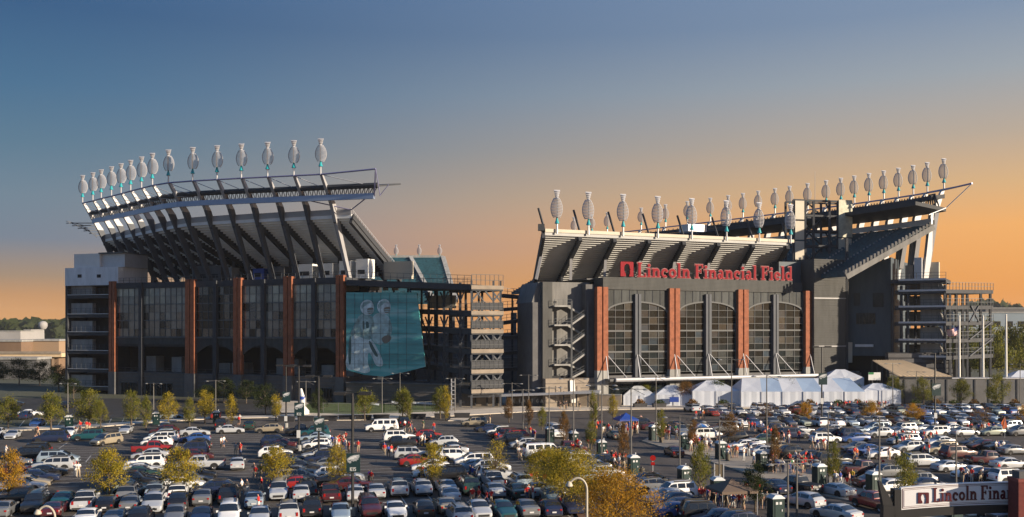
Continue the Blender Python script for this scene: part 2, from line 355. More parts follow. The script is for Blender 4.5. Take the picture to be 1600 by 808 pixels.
# ribs + upper tier
mpx = [501, 459, 418, 377, 339, 301, 263, 238, 221, 204, 189, 174, 158, 145, 129]
mZ = [216.5, 219, 221.5, 224, 226.6, 229.4, 233, 238, 243.5, 249, 254.5, 260, 265.5, 271, 276.5]
ZR = 52.0
top = [Vector((gx(p, z), z, ZR + 0.10 * i)) for i, (p, z) in enumerate(zip(mpx, mZ))]
inw = []
for i in range(len(top)):
    a = top[max(0, i - 1)]; b = top[min(len(top) - 1, i + 1)]; d = (b - a); d.z = 0; d.normalize(); inw.append(Vector((d.y, -d.x, 0)))
Zb = Z_par1 - 1
TIER_T, TIER_B = 43.6, 31.0
tier_top, tier_bot = [], []
for i, t in enumerate(top):
    n = inw[i]
    base = t + n * 12.5; base.z = Zb
    knee = t + n * 4.2; knee.z = 46.0
    head = t
    mb = MB()
    tang = Vector((-n.y, n.x, 0))
    def sec(p, dep, wid, nn=n, tg=tang): return [p - tg * wid / 2, p + tg * wid / 2, p + tg * wid / 2 + nn * dep, p - tg * wid / 2 + nn * dep]
    mb.hexa(sec(base, 1.2, 0.75), sec(knee, 1.7, 0.85)); mb.build('rib_shaft', M_ribd if i else M_rib, gs); mb = MB(); mb.hexa(sec(knee + Vector((0, 0, 0.001)), 1.7, 0.84), sec(head, 0.7, 0.6))  # all shafts but the first darkened: shade between ribs put into the colour
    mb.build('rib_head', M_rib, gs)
    tt = t + n * 6.3; tt.z = TIER_T; tb = t + n * 31; tb.z = TIER_B
    if i >= 8: tb = t + n * (31 - 0.9 * (i - 7)); tb.z = TIER_B + 0.35 * (i - 7)
    tier_top.append(tt); tier_bot.append(tb)
    MB().beam(tt + Vector((0, 0, -1.2)), tb + Vector((0, 0, -1.2)), 0.7, 1.5).build('raker_beam', M_steel, gs)
    pm = tt.lerp(tb, 0.55); MB().beam(pm + Vector((0, 0, -1.5)), Vector((pm.x, pm.y, Zb)), 0.6, 0.6).build('prop', M_steel, gs)
    put_mast(t + Vector((0, 0, -0.1)), 0.0, '%s louvred light mast from the right on the left grandstand roof' % ORD[i].capitalize(), 'light masts on the left grandstand', 0.93)
# extend the tier past the last rib to its sloping end
ext = (top[0] - top[1]).normalized() * 4.2
tier_top.insert(0, tier_top[0] + ext); tier_bot.insert(0, tier_bot[0] + ext)
NS = 26
mb = MB(); seats = MB()
for i in range(len(tier_top) - 1):
    for k in range(NS):
        a0, a1 = tier_top[i].lerp(tier_bot[i], k / NS), tier_top[i].lerp(tier_bot[i], (k + 1) / NS)
        b0, b1 = tier_top[i + 1].lerp(tier_bot[i + 1], k / NS), tier_top[i + 1].lerp(tier_bot[i + 1], (k + 1) / NS)
        hz = lambda p, z: Vector((p.x, p.y, z))
        z0, z1 = a0.z, a1.z
        lo = [hz(a0, z0 - 0.9), hz(b0, b0.z - 0.9), hz(b1, b0.z - 0.9), hz(a1, z0 - 0.9)]
        hi = [hz(a0, z0), hz(b0, b0.z), hz(b1, b0.z), hz(a1, z0)]
        mb.hexa(lo, hi)
tag(mb.build('seating_tiers', M_under, gs), kind='stuff')
mb = MB()
for i in range(len(tier_top) - 1): mb.beam(tier_top[i] + Vector((0, 0, 0.6)), tier_top[i + 1] + Vector((0, 0, 0.5)), 0.25, 1.3)
mb.build('back_parapet', M_rib, gs)
mb = MB(); a, b = tier_top[0], tier_bot[0]
for k in range(NS + 1):
    p = a.lerp(b, k / NS); mb.beam(p, p + Vector((0, 0, 1.5)), 0.1, 0.1)
mb.beam(a + Vector((0, 0, 1.4)), b + Vector((0, 0, 1.4)), 0.08)
mb.build('end_railing', M_lsteel, gs)
mb = MB(); mb.beam(a + ext * .1 + Vector((0, 0, -0.5)), b + ext * .1 + Vector((0, 0, -0.5)), 0.4, 1.2); mb.build('end_stringer', M_steel, gs)
MB().beam(tier_top[0] + Vector((0, 0, -1.3)), tier_bot[0] + Vector((0, 0, -1.3)), 0.8, 1.6).build('raker_beam', M_steel, gs)
# roof: truss girder behind the ribs, pipe along the rib heads, canopy sheet
ends = (top[0] - top[1]).normalized()
chord = [t + n * 2.6 + Vector((0, 0, -2.6)) for t, n in zip(top, inw)]
low = [t + n * 3.0 + Vector((0, 0, -4.9)) for t, n in zip(top, inw)]
chord.insert(0, chord[0] + ends * 13.2); low.insert(0, low[0] + ends * 12.0)
head = list(top); head.insert(0, top[0] + ends * 14.0 + Vector((0, 0, 0.6)))
roof = MB(); inn = [inw[0]] + inw
for i in range(len(chord) - 1):
    a, b = chord[i], chord[i + 1]
    if i > 8: break
    q = [a, b, b + inn[i + 1] * 11 + Vector((0, 0, 2.0)), a + inn[i] * 11 + Vector((0, 0, 2.0))]
    roof.hexa([p - Vector((0, 0, 0.35)) for p in q], q)
R0 = roof.build('roof', M_steel, gs)
MB().path(chord, 0.62, 8).build('top_chord', M_steel, gs, True)
g = MB()
for i in range(len(low) - 1): g.beam(low[i], low[i + 1], 0.7, 1.25)
g.build('gutter', M_gutter, gs)
w = MB()
for i in range(len(low) - 1):
    nseg = 6 if i else 12
    for k in range(nseg):
        p0 = chord[i].lerp(chord[i + 1], k / nseg); p1 = low[i].lerp(low[i + 1], (k + 0.5) / nseg); p2 = chord[i].lerp(chord[i + 1], (k + 1) / nseg)
        w.beam(p0, p1, 0.16); w.beam(p1, p2, 0.16)
w.build('truss_web', M_steel, gs)
MB().path(head, 0.2, 6).build('head_pipe', M_blue, gs, True)
c = MB()
for i in range(1, len(head)):
    c.tube(head[i], chord[i - 1].lerp(chord[i], 0.15), 0.09, n=5)
    if i > 6:
        for k in range(1, 4): c.tube(top[i - 1].lerp(top[i - 1] + inw[i - 1] * 4.2 + Vector((0, 0, -6)), k / 4), (chord[i - 1] if i > 1 else chord[0]).lerp(low[i - 1], k / 4), 0.07, n=4)
tag(c.build('tie_rods', M_lsteel, gs), kind='stuff')
e = MB(); e.tube(head[0], low[0], 0.16, n=6); e.tube(head[0], low[0] + ends * 1.5, 0.1, n=6); e.tube(low[0] + ends * 1.4, chord[0] + ends * 2.6, 0.09, n=6)
e.tube(low[0].lerp(low[1], 0.12), tier_top[0] + Vector((0, 0, 1.0)), 0.14, n=6); e.tube(low[2], tier_top[0] + Vector((0, 0, 1.0)), 0.14, n=6)
e.build('end_frame', M_blue, gs)
# lattice outrigger at the far left end of the roof
lat = MB(); p0 = top[-1] + Vector((0, 0, -5.5)) + inw[-1] * 3; out_ = -inw[-1]
for k in range(6):
    q = p0 + inw[-1] * (k * 0.6) + Vector((0, 0, -0.9 * k * 0.7)); lat.beam(q, q + out_ * (7.5 - k) + Vector((0, 0, -0.6)), 0.22); lat.beam(q + out_ * (7.5 - k), q + out_ * 2 + Vector((0, 0, -1)), 0.15)
lat.build('outrigger_lattice', M_ribd, gs)

# ---- left stair tower
TP = Plane(92, 259.5, 176, 253.2)
tw = thing('stair_tower', 'dark open stair tower with stacked landings at the far left of the stadium', 'tower', TP.P(TP.L / 2, 0, -6))
ty = [461, 491, 519, 548, 577, 604]
ub, um, ue = TP.u(102), TP.u(139), TP.u(174)
MB().wall(TP, ub, ue - 0.05, 0, TP.z(140, 445), -12, -7).build('back_wall', M_concd, tw)
MB().wall(TP, ub, ub + 0.8, 0, TP.z(102, 420), -12, 0).build('side_wall', M_steel, tw)
MB().wall(TP, ue - 0.9, ue - 0.06, 0, TP.z(170, 446), -7, 0).build('side_wall', M_steel, tw)
for y in ty:
    z = TP.z(140, y); s_ = MB().wall(TP, ub + 0.8, ue - 0.9, z - 0.9, z, -6.9, -0.1).build('landing', M_steel, tw)
    MB().wall(TP, ub + 0.8, ue - 0.9, z, z + 0.18, -0.15, 0.1).build('edge_strip', M_lsteel, s_)
    MB().wall(TP, ub + 0.85, um, z + 0.2, z + 3.0, -2.5, -1.2).build('concrete_panel', M_conc, tw)
    r_ = MB(); rail(r_, TP.P(ub + 0.8, z + 0.1, 0), TP.P(ue - 0.9, z + 0.1, 0), 1.5, 1.5, 0.07); r_.build('railing', M_mulld, s_)
MB().wall(TP, ub, TP.u(185), TP.z(140, 446), TP.z(140, 418), -11, 0.1).build('top_block', M_pale, tw)
for p, q in ((122, 431), (152, 431)):
    MB().wall(TP, TP.u(p), TP.u(p + 6), TP.z(p, q + 3), TP.z(p, q - 2), 0.05, 0.18).build('vent', M_dark, tw)
MB().wall(TP, TP.u(113), TP.u(153), TP.z(140, 417.9), TP.z(140, 396), -10, -0.6).build('plant_box', M_white, tw)
MB().wall(TP, TP.u(153.2), TP.u(189), TP.z(140, 417.9), TP.z(140, 396), -10, -1.4).build('plant_box', M_lsteel, tw)
MB().wall(TP, TP.u(152), TP.u(190), TP.z(140, 397), TP.z(140, 395), -10, -0.4).build('cap', M_mull, tw)
a = TP.u(91); b = TP.u(101)
MB().hexa([TP.P(a + .3, 6, -3), TP.P(b, 6, -3), TP.P(b, 6, -11), TP.P(a + .3, 6, -11)], [TP.P(a + 0.8, TP.z(95, 468), -3), TP.P(b, TP.z(95, 468), -3), TP.P(b, TP.z(95, 468), -11), TP.P(a + 0.8, TP.z(95, 468), -11)]).build('leaning_wall', M_steel, tw)

# ---- glass screen with the printed mural
mu = thing('mural_screen', 'large teal glass mural screen showing two helmeted football players', 'mural', LF.P(LF.u(600), 0, 1))
MP = Plane(540, 223, 664, 216)
ms = [MP.u(540 + (p - 540)) for p in (540, 570, 600, 630, 652)]
tops = [457, 457, 457, 457, 457]; bots = [578, 586, 588.5, 581, 573]
xr = [541, 570, 600, 631, 651]; xb = [541, 570, 600, 634, 665]
scr = MB()
for i in range(4):
    q = []
    for k in (i, i + 1): q.append((MP.at(xr[k], tops[k]), MP.at(xb[k], bots[k])))
    nn = Vector((MP.n.x, MP.n.y, 0)) * 0.25
    scr.hexa([q[0][1], q[1][1], q[1][1] - nn, q[0][1] - nn], [q[0][0], q[1][0], q[1][0] - nn, q[0][0] - nn])
M_mural = bpy.data.materials.new('mural_print'); M_mural.use_nodes = True
t_ = M_mural.node_tree; b_ = t_.nodes['Principled BSDF']; b_.inputs['Roughness'].default_value = 0.25
g_ = t_.nodes.new('ShaderNodeNewGeometry'); mp_ = t_.nodes.new('ShaderNodeMapping'); mp_.inputs['Scale'].default_value = (0.05, 0.05, 0.34); t_.links.new(g_.outputs['Position'], mp_.inputs[0])
n_ = t_.nodes.new('ShaderNodeTexNoise'); n_.inputs['Scale'].default_value = 1.6; n_.inputs['Detail'].default_value = 4; t_.links.new(mp_.outputs[0], n_.inputs['Vector'])
r_ = t_.nodes.new('ShaderNodeValToRGB'); e_ = r_.color_ramp.elements
for p_, c_ in ((0.25, (0.05, 0.20, 0.22)), (0.42, (0.07, 0.30, 0.32)), (0.55, (0.10, 0.42, 0.44)), (0.66, (0.26, 0.54, 0.56)), (0.8, (0.50, 0.64, 0.64))):
    x = e_.new(p_); x.color = (*c_, 1)
e_.remove(e_[0]); e_.remove(e_[-1]); t_.links.new(n_.outputs['Fac'], r_.inputs[0]); t_.links.new(r_.outputs[0], b_.inputs['Base Color'])
scr.build('screen', M_mural, mu)
M_pw = mat('mural_white', (0.56, 0.68, 0.72), 0.3, noise=0.35, nscale=0.8); M_pg = mat('mural_grey', (0.24, 0.38, 0.39), 0.3, noise=0.5, nscale=1.0)
M_pd = mat('mural_dark', (0.04, 0.11, 0.12), 0.3); M_ps = mat('mural_skin', (0.20, 0.17, 0.14), 0.4); M_pl = mat('mural_pale', (0.36, 0.52, 0.55), 0.3, noise=0.3, nscale=0.8)
def pr(pts, m, off):
    sc_ = 140 / 707.0; n_p = len(pts); sm = []
    for i in range(n_p):       # rounded outline through the points
        p0, p1, p2, p3 = pts[i - 1], pts[i], pts[(i + 1) % n_p], pts[(i + 2) % n_p]
        for k in range(4):
            t = k / 4; sm.append(tuple(.5 * (2 * p1[c] + (p2[c] - p0[c]) * t + (2 * p0[c] - 5 * p1[c] + 4 * p2[c] - p3[c]) * t * t + (3 * p1[c] - p0[c] - 3 * p2[c] + p3[c]) * t ** 3) for c in (0, 1)))
    pts = sm
    MB().poly([MP.at(530 + x * sc_, 440 + y * sc_, off) for x, y in pts], 0.01, (MP.n.x, MP.n.y, 0)).build('printed_shape', m, mu)
pr([(84, 470), (112, 410), (160, 432), (205, 446), (246, 450), (288, 505), (330, 590), (345, 640), (335, 668), (290, 660), (262, 600), (232, 560), (226, 640), (244, 700), (215, 722), (170, 716), (120, 700), (70, 692), (52, 640), (66, 560)], M_pw, 0.004)
pr([(262, 285), (300, 250), (350, 256), (396, 285), (404, 360), (384, 420), (350, 470), (330, 500), (268, 470), (250, 400), (254, 330)], M_pl, 0.010)
pr([(150, 280), (190, 254), (232, 262), (266, 288), (276, 340), (258, 410), (246, 456), (200, 452), (152, 432), (118, 420), (96, 440), (92, 410), (116, 350)], M_pg, 0.016)
pr([(172, 300), (214, 296), (246, 312), (244, 372), (210, 392), (172, 372)], M_pl, 0.022)
pr([(186, 318), (198, 316), (200, 368), (188, 370)], M_pd, 0.034); pr([(212, 318), (232, 322), (234, 362), (214, 366)], M_pd, 0.034)
pr([(168, 214), (178, 168), (216, 144), (256, 156), (274, 200), (268, 244), (232, 264), (190, 252)], M_pw, 0.028)
pr([(176, 190), (204, 160), (244, 158), (228, 176), (196, 200), (180, 216)], M_pg, 0.040)
pr([(226, 212), (268, 208), (266, 244), (238, 256), (224, 240)], M_ps, 0.040)
pr([(228, 226), (270, 222), (270, 229), (228, 233)], M_pl, 0.052); pr([(230, 240), (268, 236), (267, 243), (231, 247)], M_pl, 0.052)
pr([(300, 206), (310, 160), (350, 138), (390, 152), (406, 196), (398, 240), (362, 258), (320, 246)], M_pw, 0.028)
pr([(308, 184), (336, 154), (376, 152), (360, 170), (328, 194), (312, 210)], M_pg, 0.040)
pr([(358, 206), (400, 202), (398, 238), (370, 250), (356, 234)], M_ps, 0.040)
pr([(360, 220), (402, 216), (402, 223), (360, 227)], M_pl, 0.052); pr([(362, 234), (400, 230), (399, 237), (363, 241)], M_pl, 0.052)
pr([(392, 300), (414, 340), (416, 400), (396, 436), (376, 430), (388, 380)], M_pg, 0.024)
pr([(336, 452), (362, 428), (398, 426), (412, 446), (390, 478), (356, 486)], M_ps, 0.036)
pr([(78, 470), (92, 430), (96, 520), (92, 640), (78, 648), (72, 560)], M_pd, 0.022)
pr([(236, 470), (254, 482), (296, 560), (306, 590), (286, 586), (246, 520)], M_pd, 0.022)
mb = MB()
for k in range(1, 9):
    px = 541 + k * 13; mb.beam(MP.at(px, 457.5, -0.35), MP.at(px + (px - 600) * 0.04 * (px > 600), 572, -0.35), 0.15)
mb.build('backing_frame', M_steel, mu)
for k in range(1, 8):
    z_ = MP.z(600, 457) - k * 2.35; MB().beam(MP.P(MP.u(541), z_, .06), MP.P(MP.u(648 + k), z_, .06), .05).build('pane_joint', M_mull, mu)
for k in range(1, 8):
    p_ = 541 + k * 13.5; MB().beam(MP.at(p_, 458, .06), MP.at(p_, 577, .06), .05).build('pane_joint', M_mull, mu)
# podium curve under the mural
po = MB(); PP = [(540, 602), (600, 606), (655, 607), (700, 610)]
pw = thing('curved_podium_wall', 'dark banded podium wall curving below the mural', 'wall', MP.P(5, 0, 3))
CP = Plane(538, 222, 735, 213)
MB().wall(CP, CP.u(541), CP.u(735), 0, 4.6, -9, 0).build('wall', M_stone, pw)
mb = MB()
for i in range(4): mb.wall(CP, CP.u(541), CP.u(735), 0.8 + i, 1.0 + i, 0, 0.12)
mb.build('bands', M_concd, pw)
MB().wall(CP, CP.u(541), CP.u(735), 4.6, 4.9, -9, 0.3).build('coping', M_concd, pw)

# ================================================================ CENTRE RAMP FRAME
RPf = Plane(737, 208, 787, 211)          # lit front
RPs = Plane(655, 226, 737, 208)          # shaded side, receding to the left
def ramp_frame(name, label, front, side, fpx, spx, ys, ytop, ybase, deep, mfl, dz=1.1, slope=0.0):
    t = thing(name, label, 'ramp', front.P(0, 0, -4))
    fa, fb = [front.u(p) for p in fpx]; sa, sb = [side.u(p) for p in spx]
    for k, y in enumerate(ys):
        z = front.z(fpx[0], y)
        f = MB().wall(front, fa, fb, z - dz, z, -deep, 0).build('floor', M_steel, t)
        MB().wall(front, fa - 0.1, fb + 0.1, z - 0.8, z + 0.05, 0, 0.12).build('edge_panel', mfl, f)
        if k: MB().wall(front, fa, fb, z + 0.25, z + 1.85, 0.0, 0.03).build('mesh_panel', M_steel, f)
        MB().hexa([side.P(sa, z + slope - dz, -6), side.P(sb - 0.2, z - dz - .01, -6), side.P(sb - 0.2, z - dz - .01, 0), side.P(sa, z + slope - dz, 0)],
                  [side.P(sa, z + slope, -6), side.P(sb - 0.2, z - .01, -6), side.P(sb - 0.2, z - .01, 0), side.P(sa, z + slope, 0)]).build('floor', M_steel, t)
        r_ = MB(); rail(r_, front.P(fa, z, 0.05), front.P(fb, z, 0.05), 2.0 if k else 2.4, 1.0, 0.09); r_.build('railing', M_mull, t)
        r_ = MB(); rail(r_, side.P(sa, z + slope, 0.05), side.P(sb, z, 0.05), 1.6, 1.6, 0.07); r_.build('railing', M_mulld, t)
    zt = front.z(fpx[0], ytop)
    for u in (fa + 0.15, (fa + fb) / 2 + 1.6, fb - 0.4):
        MB().beam(front.P(u, 0, -0.5), front.P(u, zt, -0.5), 0.42).build('column', M_ribd, t)
        MB().beam(front.P(u, 0, -deep + 0.5), front.P(u, zt - 0.6, -deep + 0.5), 0.5).build('column', M_steel, t)
    for k in range(4):
        u = sa + (sb - sa) * (k + 0.35) / 4.0
        MB().beam(side.P(u, 0, 0.1), side.P(u, zt - 0.3 if k > 1 else zt - 2, 0.1), 0.55).build('column', M_steel, t)
        MB().beam(side.P(u, 0, -5.7), side.P(u, zt - 1, -5.7), 0.55).build('column', M_steel, t)
    br = MB()
    for k in range(len(ys) - 1):
        z1 = front.z(fpx[0], ys[k]) - dz; z0 = z1 - 2.2
        for u, s in ((fa + 0.2, 1), ((fa + fb) / 2 + 1.6, -1), ((fa + fb) / 2 + 1.6, 1), (fb - 0.4, -1)):
            br.beam(front.P(u, z0, -0.5), front.P(u + s * 2.0, z1, -0.5), 0.3)
        for kk in range(4):
            u = sa + (sb - sa) * (kk + 0.35) / 4
            br.beam(side.P(u, z0, 0.1), side.P(u + 1.6, z1, 0.1), 0.25); br.beam(side.P(u, z0, 0.1), side.P(u - 1.6, z1, 0.1), 0.25)
    tag(br.build('knee_braces', M_ribd, t), kind='stuff')
    x = MB(); zz = [front.z(fpx[0], y) for y in ys]
    x.beam(side.P(sa + (sb - sa) * .02, zz[0], 0.3), side.P(sa + (sb - sa) * .3, zz[2], 0.3), 0.25); x.beam(side.P(sa + (sb - sa) * .2, zz[1], 0.3), side.P(sa + (sb - sa) * .5, zz[4] if len(zz) > 4 else zz[-1], 0.3), 0.25)
    x.beam(front.P(fa + 1, zz[0] - 1, -0.4), front.P((fa + fb) / 2 + 1, zz[1], -0.4), 0.2); x.beam(front.P(fa + 1.5, zz[1] - 1, -0.4), front.P((fa + fb) / 2 + 1, zz[2], -0.4), 0.2); x.beam(front.P(fa + 2.5, zz[2] - 1, -0.4), front.P((fa + fb) / 2 + 1.2, zz[3], -0.4), 0.2)
    tag(x.build('cross_bracing', M_ribd, t), kind='stuff')
    return t
cr = ramp_frame('ramp_tower', 'open steel ramp tower with lit front decks right of the mural', RPf, RPs, (737, 786), (640, 737), [446, 486, 515, 546, 578, 609], 438, 625, 14, M_stonel, slope=0.9)
# lit infill panels behind the ramp, terrace link to the left stand
for (p0, p1, y0, y1) in ((672, 712, 462, 482), (540, 560, 444, 455), (578, 592, 443, 454), (598, 606, 443, 454), (612, 622, 443, 454)):
    q = Plane(540, 233, 737, 222)
    MB().wall(q, q.u(p0), q.u(p1), q.z(p0, y1), q.z(p0, y0), -0.3, 0).build('infill_panel', M_cream, cr)
TL = Plane(540, 222.5, 737, 208.5)
tl = thing('terrace_bridge', 'dark terrace bridge with railing above the mural', 'bridge', TL.P(5, 0, -3))
zt0, zt1 = TL.z(545, 437), TL.z(735, 444)
MB().hexa([TL.P(TL.u(541), zt0 - 1.3, -12), TL.P(TL.u(736), zt1 - 1.3, -6), TL.P(TL.u(736), zt1 - 1.3, 0), TL.P(TL.u(541), zt0 - 1.3, 0)],
          [TL.P(TL.u(541), zt0, -12), TL.P(TL.u(736), zt1, -6), TL.P(TL.u(736), zt1, 0), TL.P(TL.u(541), zt0, 0)]).build('deck', M_steel, tl)
r_ = MB(); rail(r_, TL.P(TL.u(541), zt0, -0.1), TL.P(TL.u(736), zt1, -0.1), 1.9, 1.7, 0.08); r_.build('railing', M_mull, tl)
for p in (548, 575, 598, 620, 645, 668):
    MB().beam(TL.P(TL.u(p), 8, -11), TL.P(TL.u(p), zt0 - 1.4, -11), 0.45).build('column', M_steel, tl)
# thin link bridges from the ramp to the end stand
for y0, y1, nm in ((462, 467, 'Topmost'), (484, 480, 'Second from top'), (505, 497, 'Third from top'), (528, 524, 'Fourth from top'), (552, 549, 'Fifth from top'), (577, 575, 'Lowest')):
    a, b = WP(784, y0, 222), WP(838, y1, 226)
    t = thing('link_bridge', '%s of the dark link bridges between ramp tower and end stand' % nm, 'bridge', ((a + b) / 2).to_tuple(), group='link bridges')
    MB().beam(a, b, 2.5, 0.8).build('deck', M_steel, t)
    r_ = MB(); rail(r_, a + Vector((0, -1.2, .4)), b + Vector((0, -1.2, .4)), 1.4, 1.3, 0.08); r_.build('railing', M_mulld, t)
    for k in (0.3, 0.75):
        p = a.lerp(b, k); MB().beam(Vector((p.x, p.y + 1, 0)), p + Vector((0, 1, -0.4)), 0.4).build('column', M_steel, t)

# ================================================================ FAR STAND seen through the gap
fs = thing('far_corner_stand', 'distant wedge of dark teal seats seen above the ramp tower', 'grandstand', WP(650, 515, 330))
a, b, c, d = WP(560, 403, 345), WP(692, 403, 345), WP(712, 470, 318), WP(560, 470, 318)
mb = MB(); n = 18
for k in range(n):
    l0, l1, r0, r1 = a.lerp(d, k / n), a.lerp(d, (k + 1) / n), b.lerp(c, k / n), b.lerp(c, (k + 1) / n)
    hz = lambda p, z: Vector((p.x, p.y, z))
    mb.hexa([hz(l0, l0.z - 2), hz(r0, l0.z - 2), hz(r1, l0.z - 2), hz(l1, l0.z - 2)], [l0, r0, hz(r1, l0.z), hz(l1, l0.z)])
tag(mb.build('seating_tiers', M_seat, fs), kind='stuff')
MB().beam(b, c, 1.6, 1.4).build('end_wall', M_conc, fs)
MB().beam(a + Vector((0, 0, .3)), b + Vector((0, 0, .3)), 1, 1.2).build('back_wall', M_conc, fs)
mb = MB(); mb.beam(a.lerp(b, .62) + Vector((0, -1, .3)), d.lerp(c, .78) + Vector((0, -1, .3)), 1.4, 0.5); mb.build('aisle', M_conc, fs)
for k, p in enumerate((619, 655, 687)):
    put_mast(WP(p, 406, 348), 0, '%s of three small distant light masts above the ramp tower' % ('Left', 'Middle', 'Right')[k], 'far light masts', 0.62)
ib = thing('inner_bowl_block', 'dark lower bowl wall seen between ramp tower and end stand', 'wall', WP(760, 515, 262))
MB().box(gx(600, 262), gx(868, 262), 262, 300, 0, 16.0).build('wall', M_concd, ib)
MB().box(gx(650, 262), gx(868, 262), 258, 262, 0, 9.5).build('lower_wall', M_stone, ib)
for k, (p, y) in enumerate(((798, 500), (812, 505), (824, 498), (838, 508), (700, 505), (720, 500))):
    MB().box(gx(p, 258), gx(p + 9, 258), 261, 263, 16, gz(y, 262) + 2.0).build('kiosk', M_white if k == 1 else M_concd, ib)
# ================================================================ lettering (serif strokes)
GL = {
 'L': (0.62, [('b', .06, 0, .24, 1), ('b', 0, 0, .60, .07), ('b', 0, .93, .32, 1), ('b', .5, .05, .60, .26)]),
 'F': (0.62, [('b', .06, 0, .24, 1), ('b', 0, 0, .33, .07), ('b', 0, .92, .60, 1), ('b', .5, .74, .60, .94), ('b', .22, .47, .45, .55), ('b', .40, .38, .46, .64)]),
 'i': (0.30, [('b', .07, 0, .23, .62), ('b', 0, 0, .30, .06), ('b', 0, .56, .15, .62), ('d', .15, .82, .105)]),
 'l': (0.30, [('b', .07, 0, .23, 1.04), ('b', 0, 0, .30, .06), ('b', 0, .98, .15, 1.04)]),
 'n': (0.62, [('b', .07, 0, .22, .62), ('b', 0, 0, .29, .06), ('b', 0, .56, .15, .62), ('b', .40, 0, .55, .44), ('b', .33, 0, .62, .06), ('a', .34, .40, .13, .16, 0, 180, .15)]),
 'c': (0.50, [('a', .27, .31, .19, .24, 50, 310, .15), ('d', .40, .46, .09)]),
 'o': (0.56, [('a', .28, .31, .20, .24, 0, 360, .15)]),
 'a': (0.54, [('b', .30, .03, .44, .46), ('b', .40, 0, .54, .07), ('a', .26, .45, .11, .13, 0, 170, .13), ('a', .20, .18, .12, .13, 0, 360, .13)]),
 'e': (0.52, [('a', .27, .31, .19, .24, 0, 320, .14), ('b', .14, .29, .48, .35)]),
 'd': (0.58, [('b', .36, 0, .50, 1.04), ('b', .24, .98, .42, 1.04), ('b', .46, 0, .58, .06), ('a', .24, .31, .17, .24, 20, 340, .14)]),
 'K': (0.62, [('b', .04, 0, .20, 1), ('s', .18, .45, .54, 1, .15), ('s', .24, .55, .58, 0, .16)]),
 '1': (0.34, [('b', .12, 0, .28, 1), ('s', .14, .92, .0, .76, .12)]),
 '2': (0.58, [('a', .28, .72, .20, .20, -20, 170, .14), ('s', .46, .62, .08, .08, .15), ('b', .02, 0, .54, .13)]),
 '3': (0.56, [('a', .25, .74, .19, .19, -80, 150, .13), ('a', .25, .27, .20, .20, -150, 85, .14)]),
 '5': (0.56, [('b', .06, .87, .50, 1), ('b', .06, .50, .20, .95), ('a', .25, .32, .20, .25, -150, 120, .14)]),
 'G': (0.66, [('a', .32, .5, .25, .43, 40, 330, .12), ('b', .34, .38, .58, .48), ('b', .48, .12, .58, .48)]),
 'A': (0.66, [('s', .06, 0, .33, 1, .12), ('s', .60, 0, .33, 1, .12), ('b', .18, .28, .48, .38)]),
 'T': (0.60, [('b', .24, 0, .36, 1), ('b', .02, .89, .58, 1)]),
 'E': (0.56, [('b', .05, 0, .17, 1), ('b', .05, 0, .52, .10), ('b', .05, .46, .45, .55), ('b', .05, .9, .52, 1)]),
 'N': (0.66, [('b', .05, 0, .16, 1), ('b', .5, 0, .61, 1), ('s', .12, .95, .54, .05, .12)]),
 'S': (0.56, [('a', .27, .74, .18, .19, 20, 270, .11), ('a', .27, .27, .18, .19, -160, 90, .11)]),
 'W': (0.86, [('s', .06, 1, .24, 0, .11), ('s', .24, 0, .42, .8, .10), ('s', .42, .8, .6, 0, .10), ('s', .6, 0, .78, 1, .11)]),
}
def glyph(mb, ch, O, ex, ey, en, h, th, mi=0, grow=0.0):
    k = 0
    P = lambda x, y, d: O + ex * (x * h) + ey * (y * h) + en * d
    for s in GL[ch][1]:
        k += 1; d0, d1 = 0.0, th + 0.004 * k
        if s[0] == 'b':
            _, x0, y0, x1, y1 = s; x0 -= grow; y0 -= grow; x1 += grow; y1 += grow
            mb.hexa([P(x0, y0, d0), P(x1, y0, d0), P(x1, y0, d1), P(x0, y0, d1)], [P(x0, y1, d0), P(x1, y1, d0), P(x1, y1, d1), P(x0, y1, d1)], mi)
        elif s[0] == 'd':
            _, cx, cy, r = s; r += grow; n = 10
            pts = [P(cx + r * math.cos(2 * math.pi * i / n), cy + r * math.sin(2 * math.pi * i / n), d0) for i in range(n)]
            mb.poly(pts, d1, en, mi)
        elif s[0] == 's':
            _, x0, y0, x1, y1, w = s; w += 2 * grow; L = math.hypot(x1 - x0, y1 - y0); nx, ny = -(y1 - y0) / L * w / 2, (x1 - x0) / L * w / 2
            mb.poly([P(x0 - nx, y0 - ny, 0), P(x1 - nx, y1 - ny, 0), P(x1 + nx, y1 + ny, 0), P(x0 + nx, y0 + ny, 0)], d1, en, mi)
        else:
            _, cx, cy, rx, ry, a0, a1, w = s; n = 14; w += 2 * grow
            for i in range(n):
                t0, t1 = R(a0 + (a1 - a0) * i / n), R(a0 + (a1 - a0) * (i + 1) / n)
                def q(t, e): return P(cx + (rx + e) * math.cos(t), cy + (ry + e) * math.sin(t), 0)
                pts = [q(t0, -w / 2), q(t0, w / 2), q(t1, w / 2), q(t1, -w / 2)]
                mb.poly(pts, d1, en, mi)
def text_width(txt, gap=0.09): return sum(GL[c][0] + gap if c != ' ' else 0.30 for c in txt)
def letters(txt, O, ex, en, h, th, m, parent, rim=None, gap=0.09, curve=None, width=1.0):
    x = 0; ez = Vector((0, 0, 1))
    for c in txt:
        if c == ' ': x += 0.30; continue
        o = O + ex * (x * h * width) + (ez * curve(x * h * width) if curve else Vector((0, 0, 0)))
        if rim:
            mb = MB(); glyph(mb, c, o, ex * width, ez, en, h, th * 0.7, 0, 0.035); mb.build('letter_rim', rim, parent)
        mb = MB(); glyph(mb, c, o + en * (0.02 if rim else 0), ex * width, ez, en, h, th, 0)
        mb.build('letter', m, parent)
        x += GL[c][0] + gap
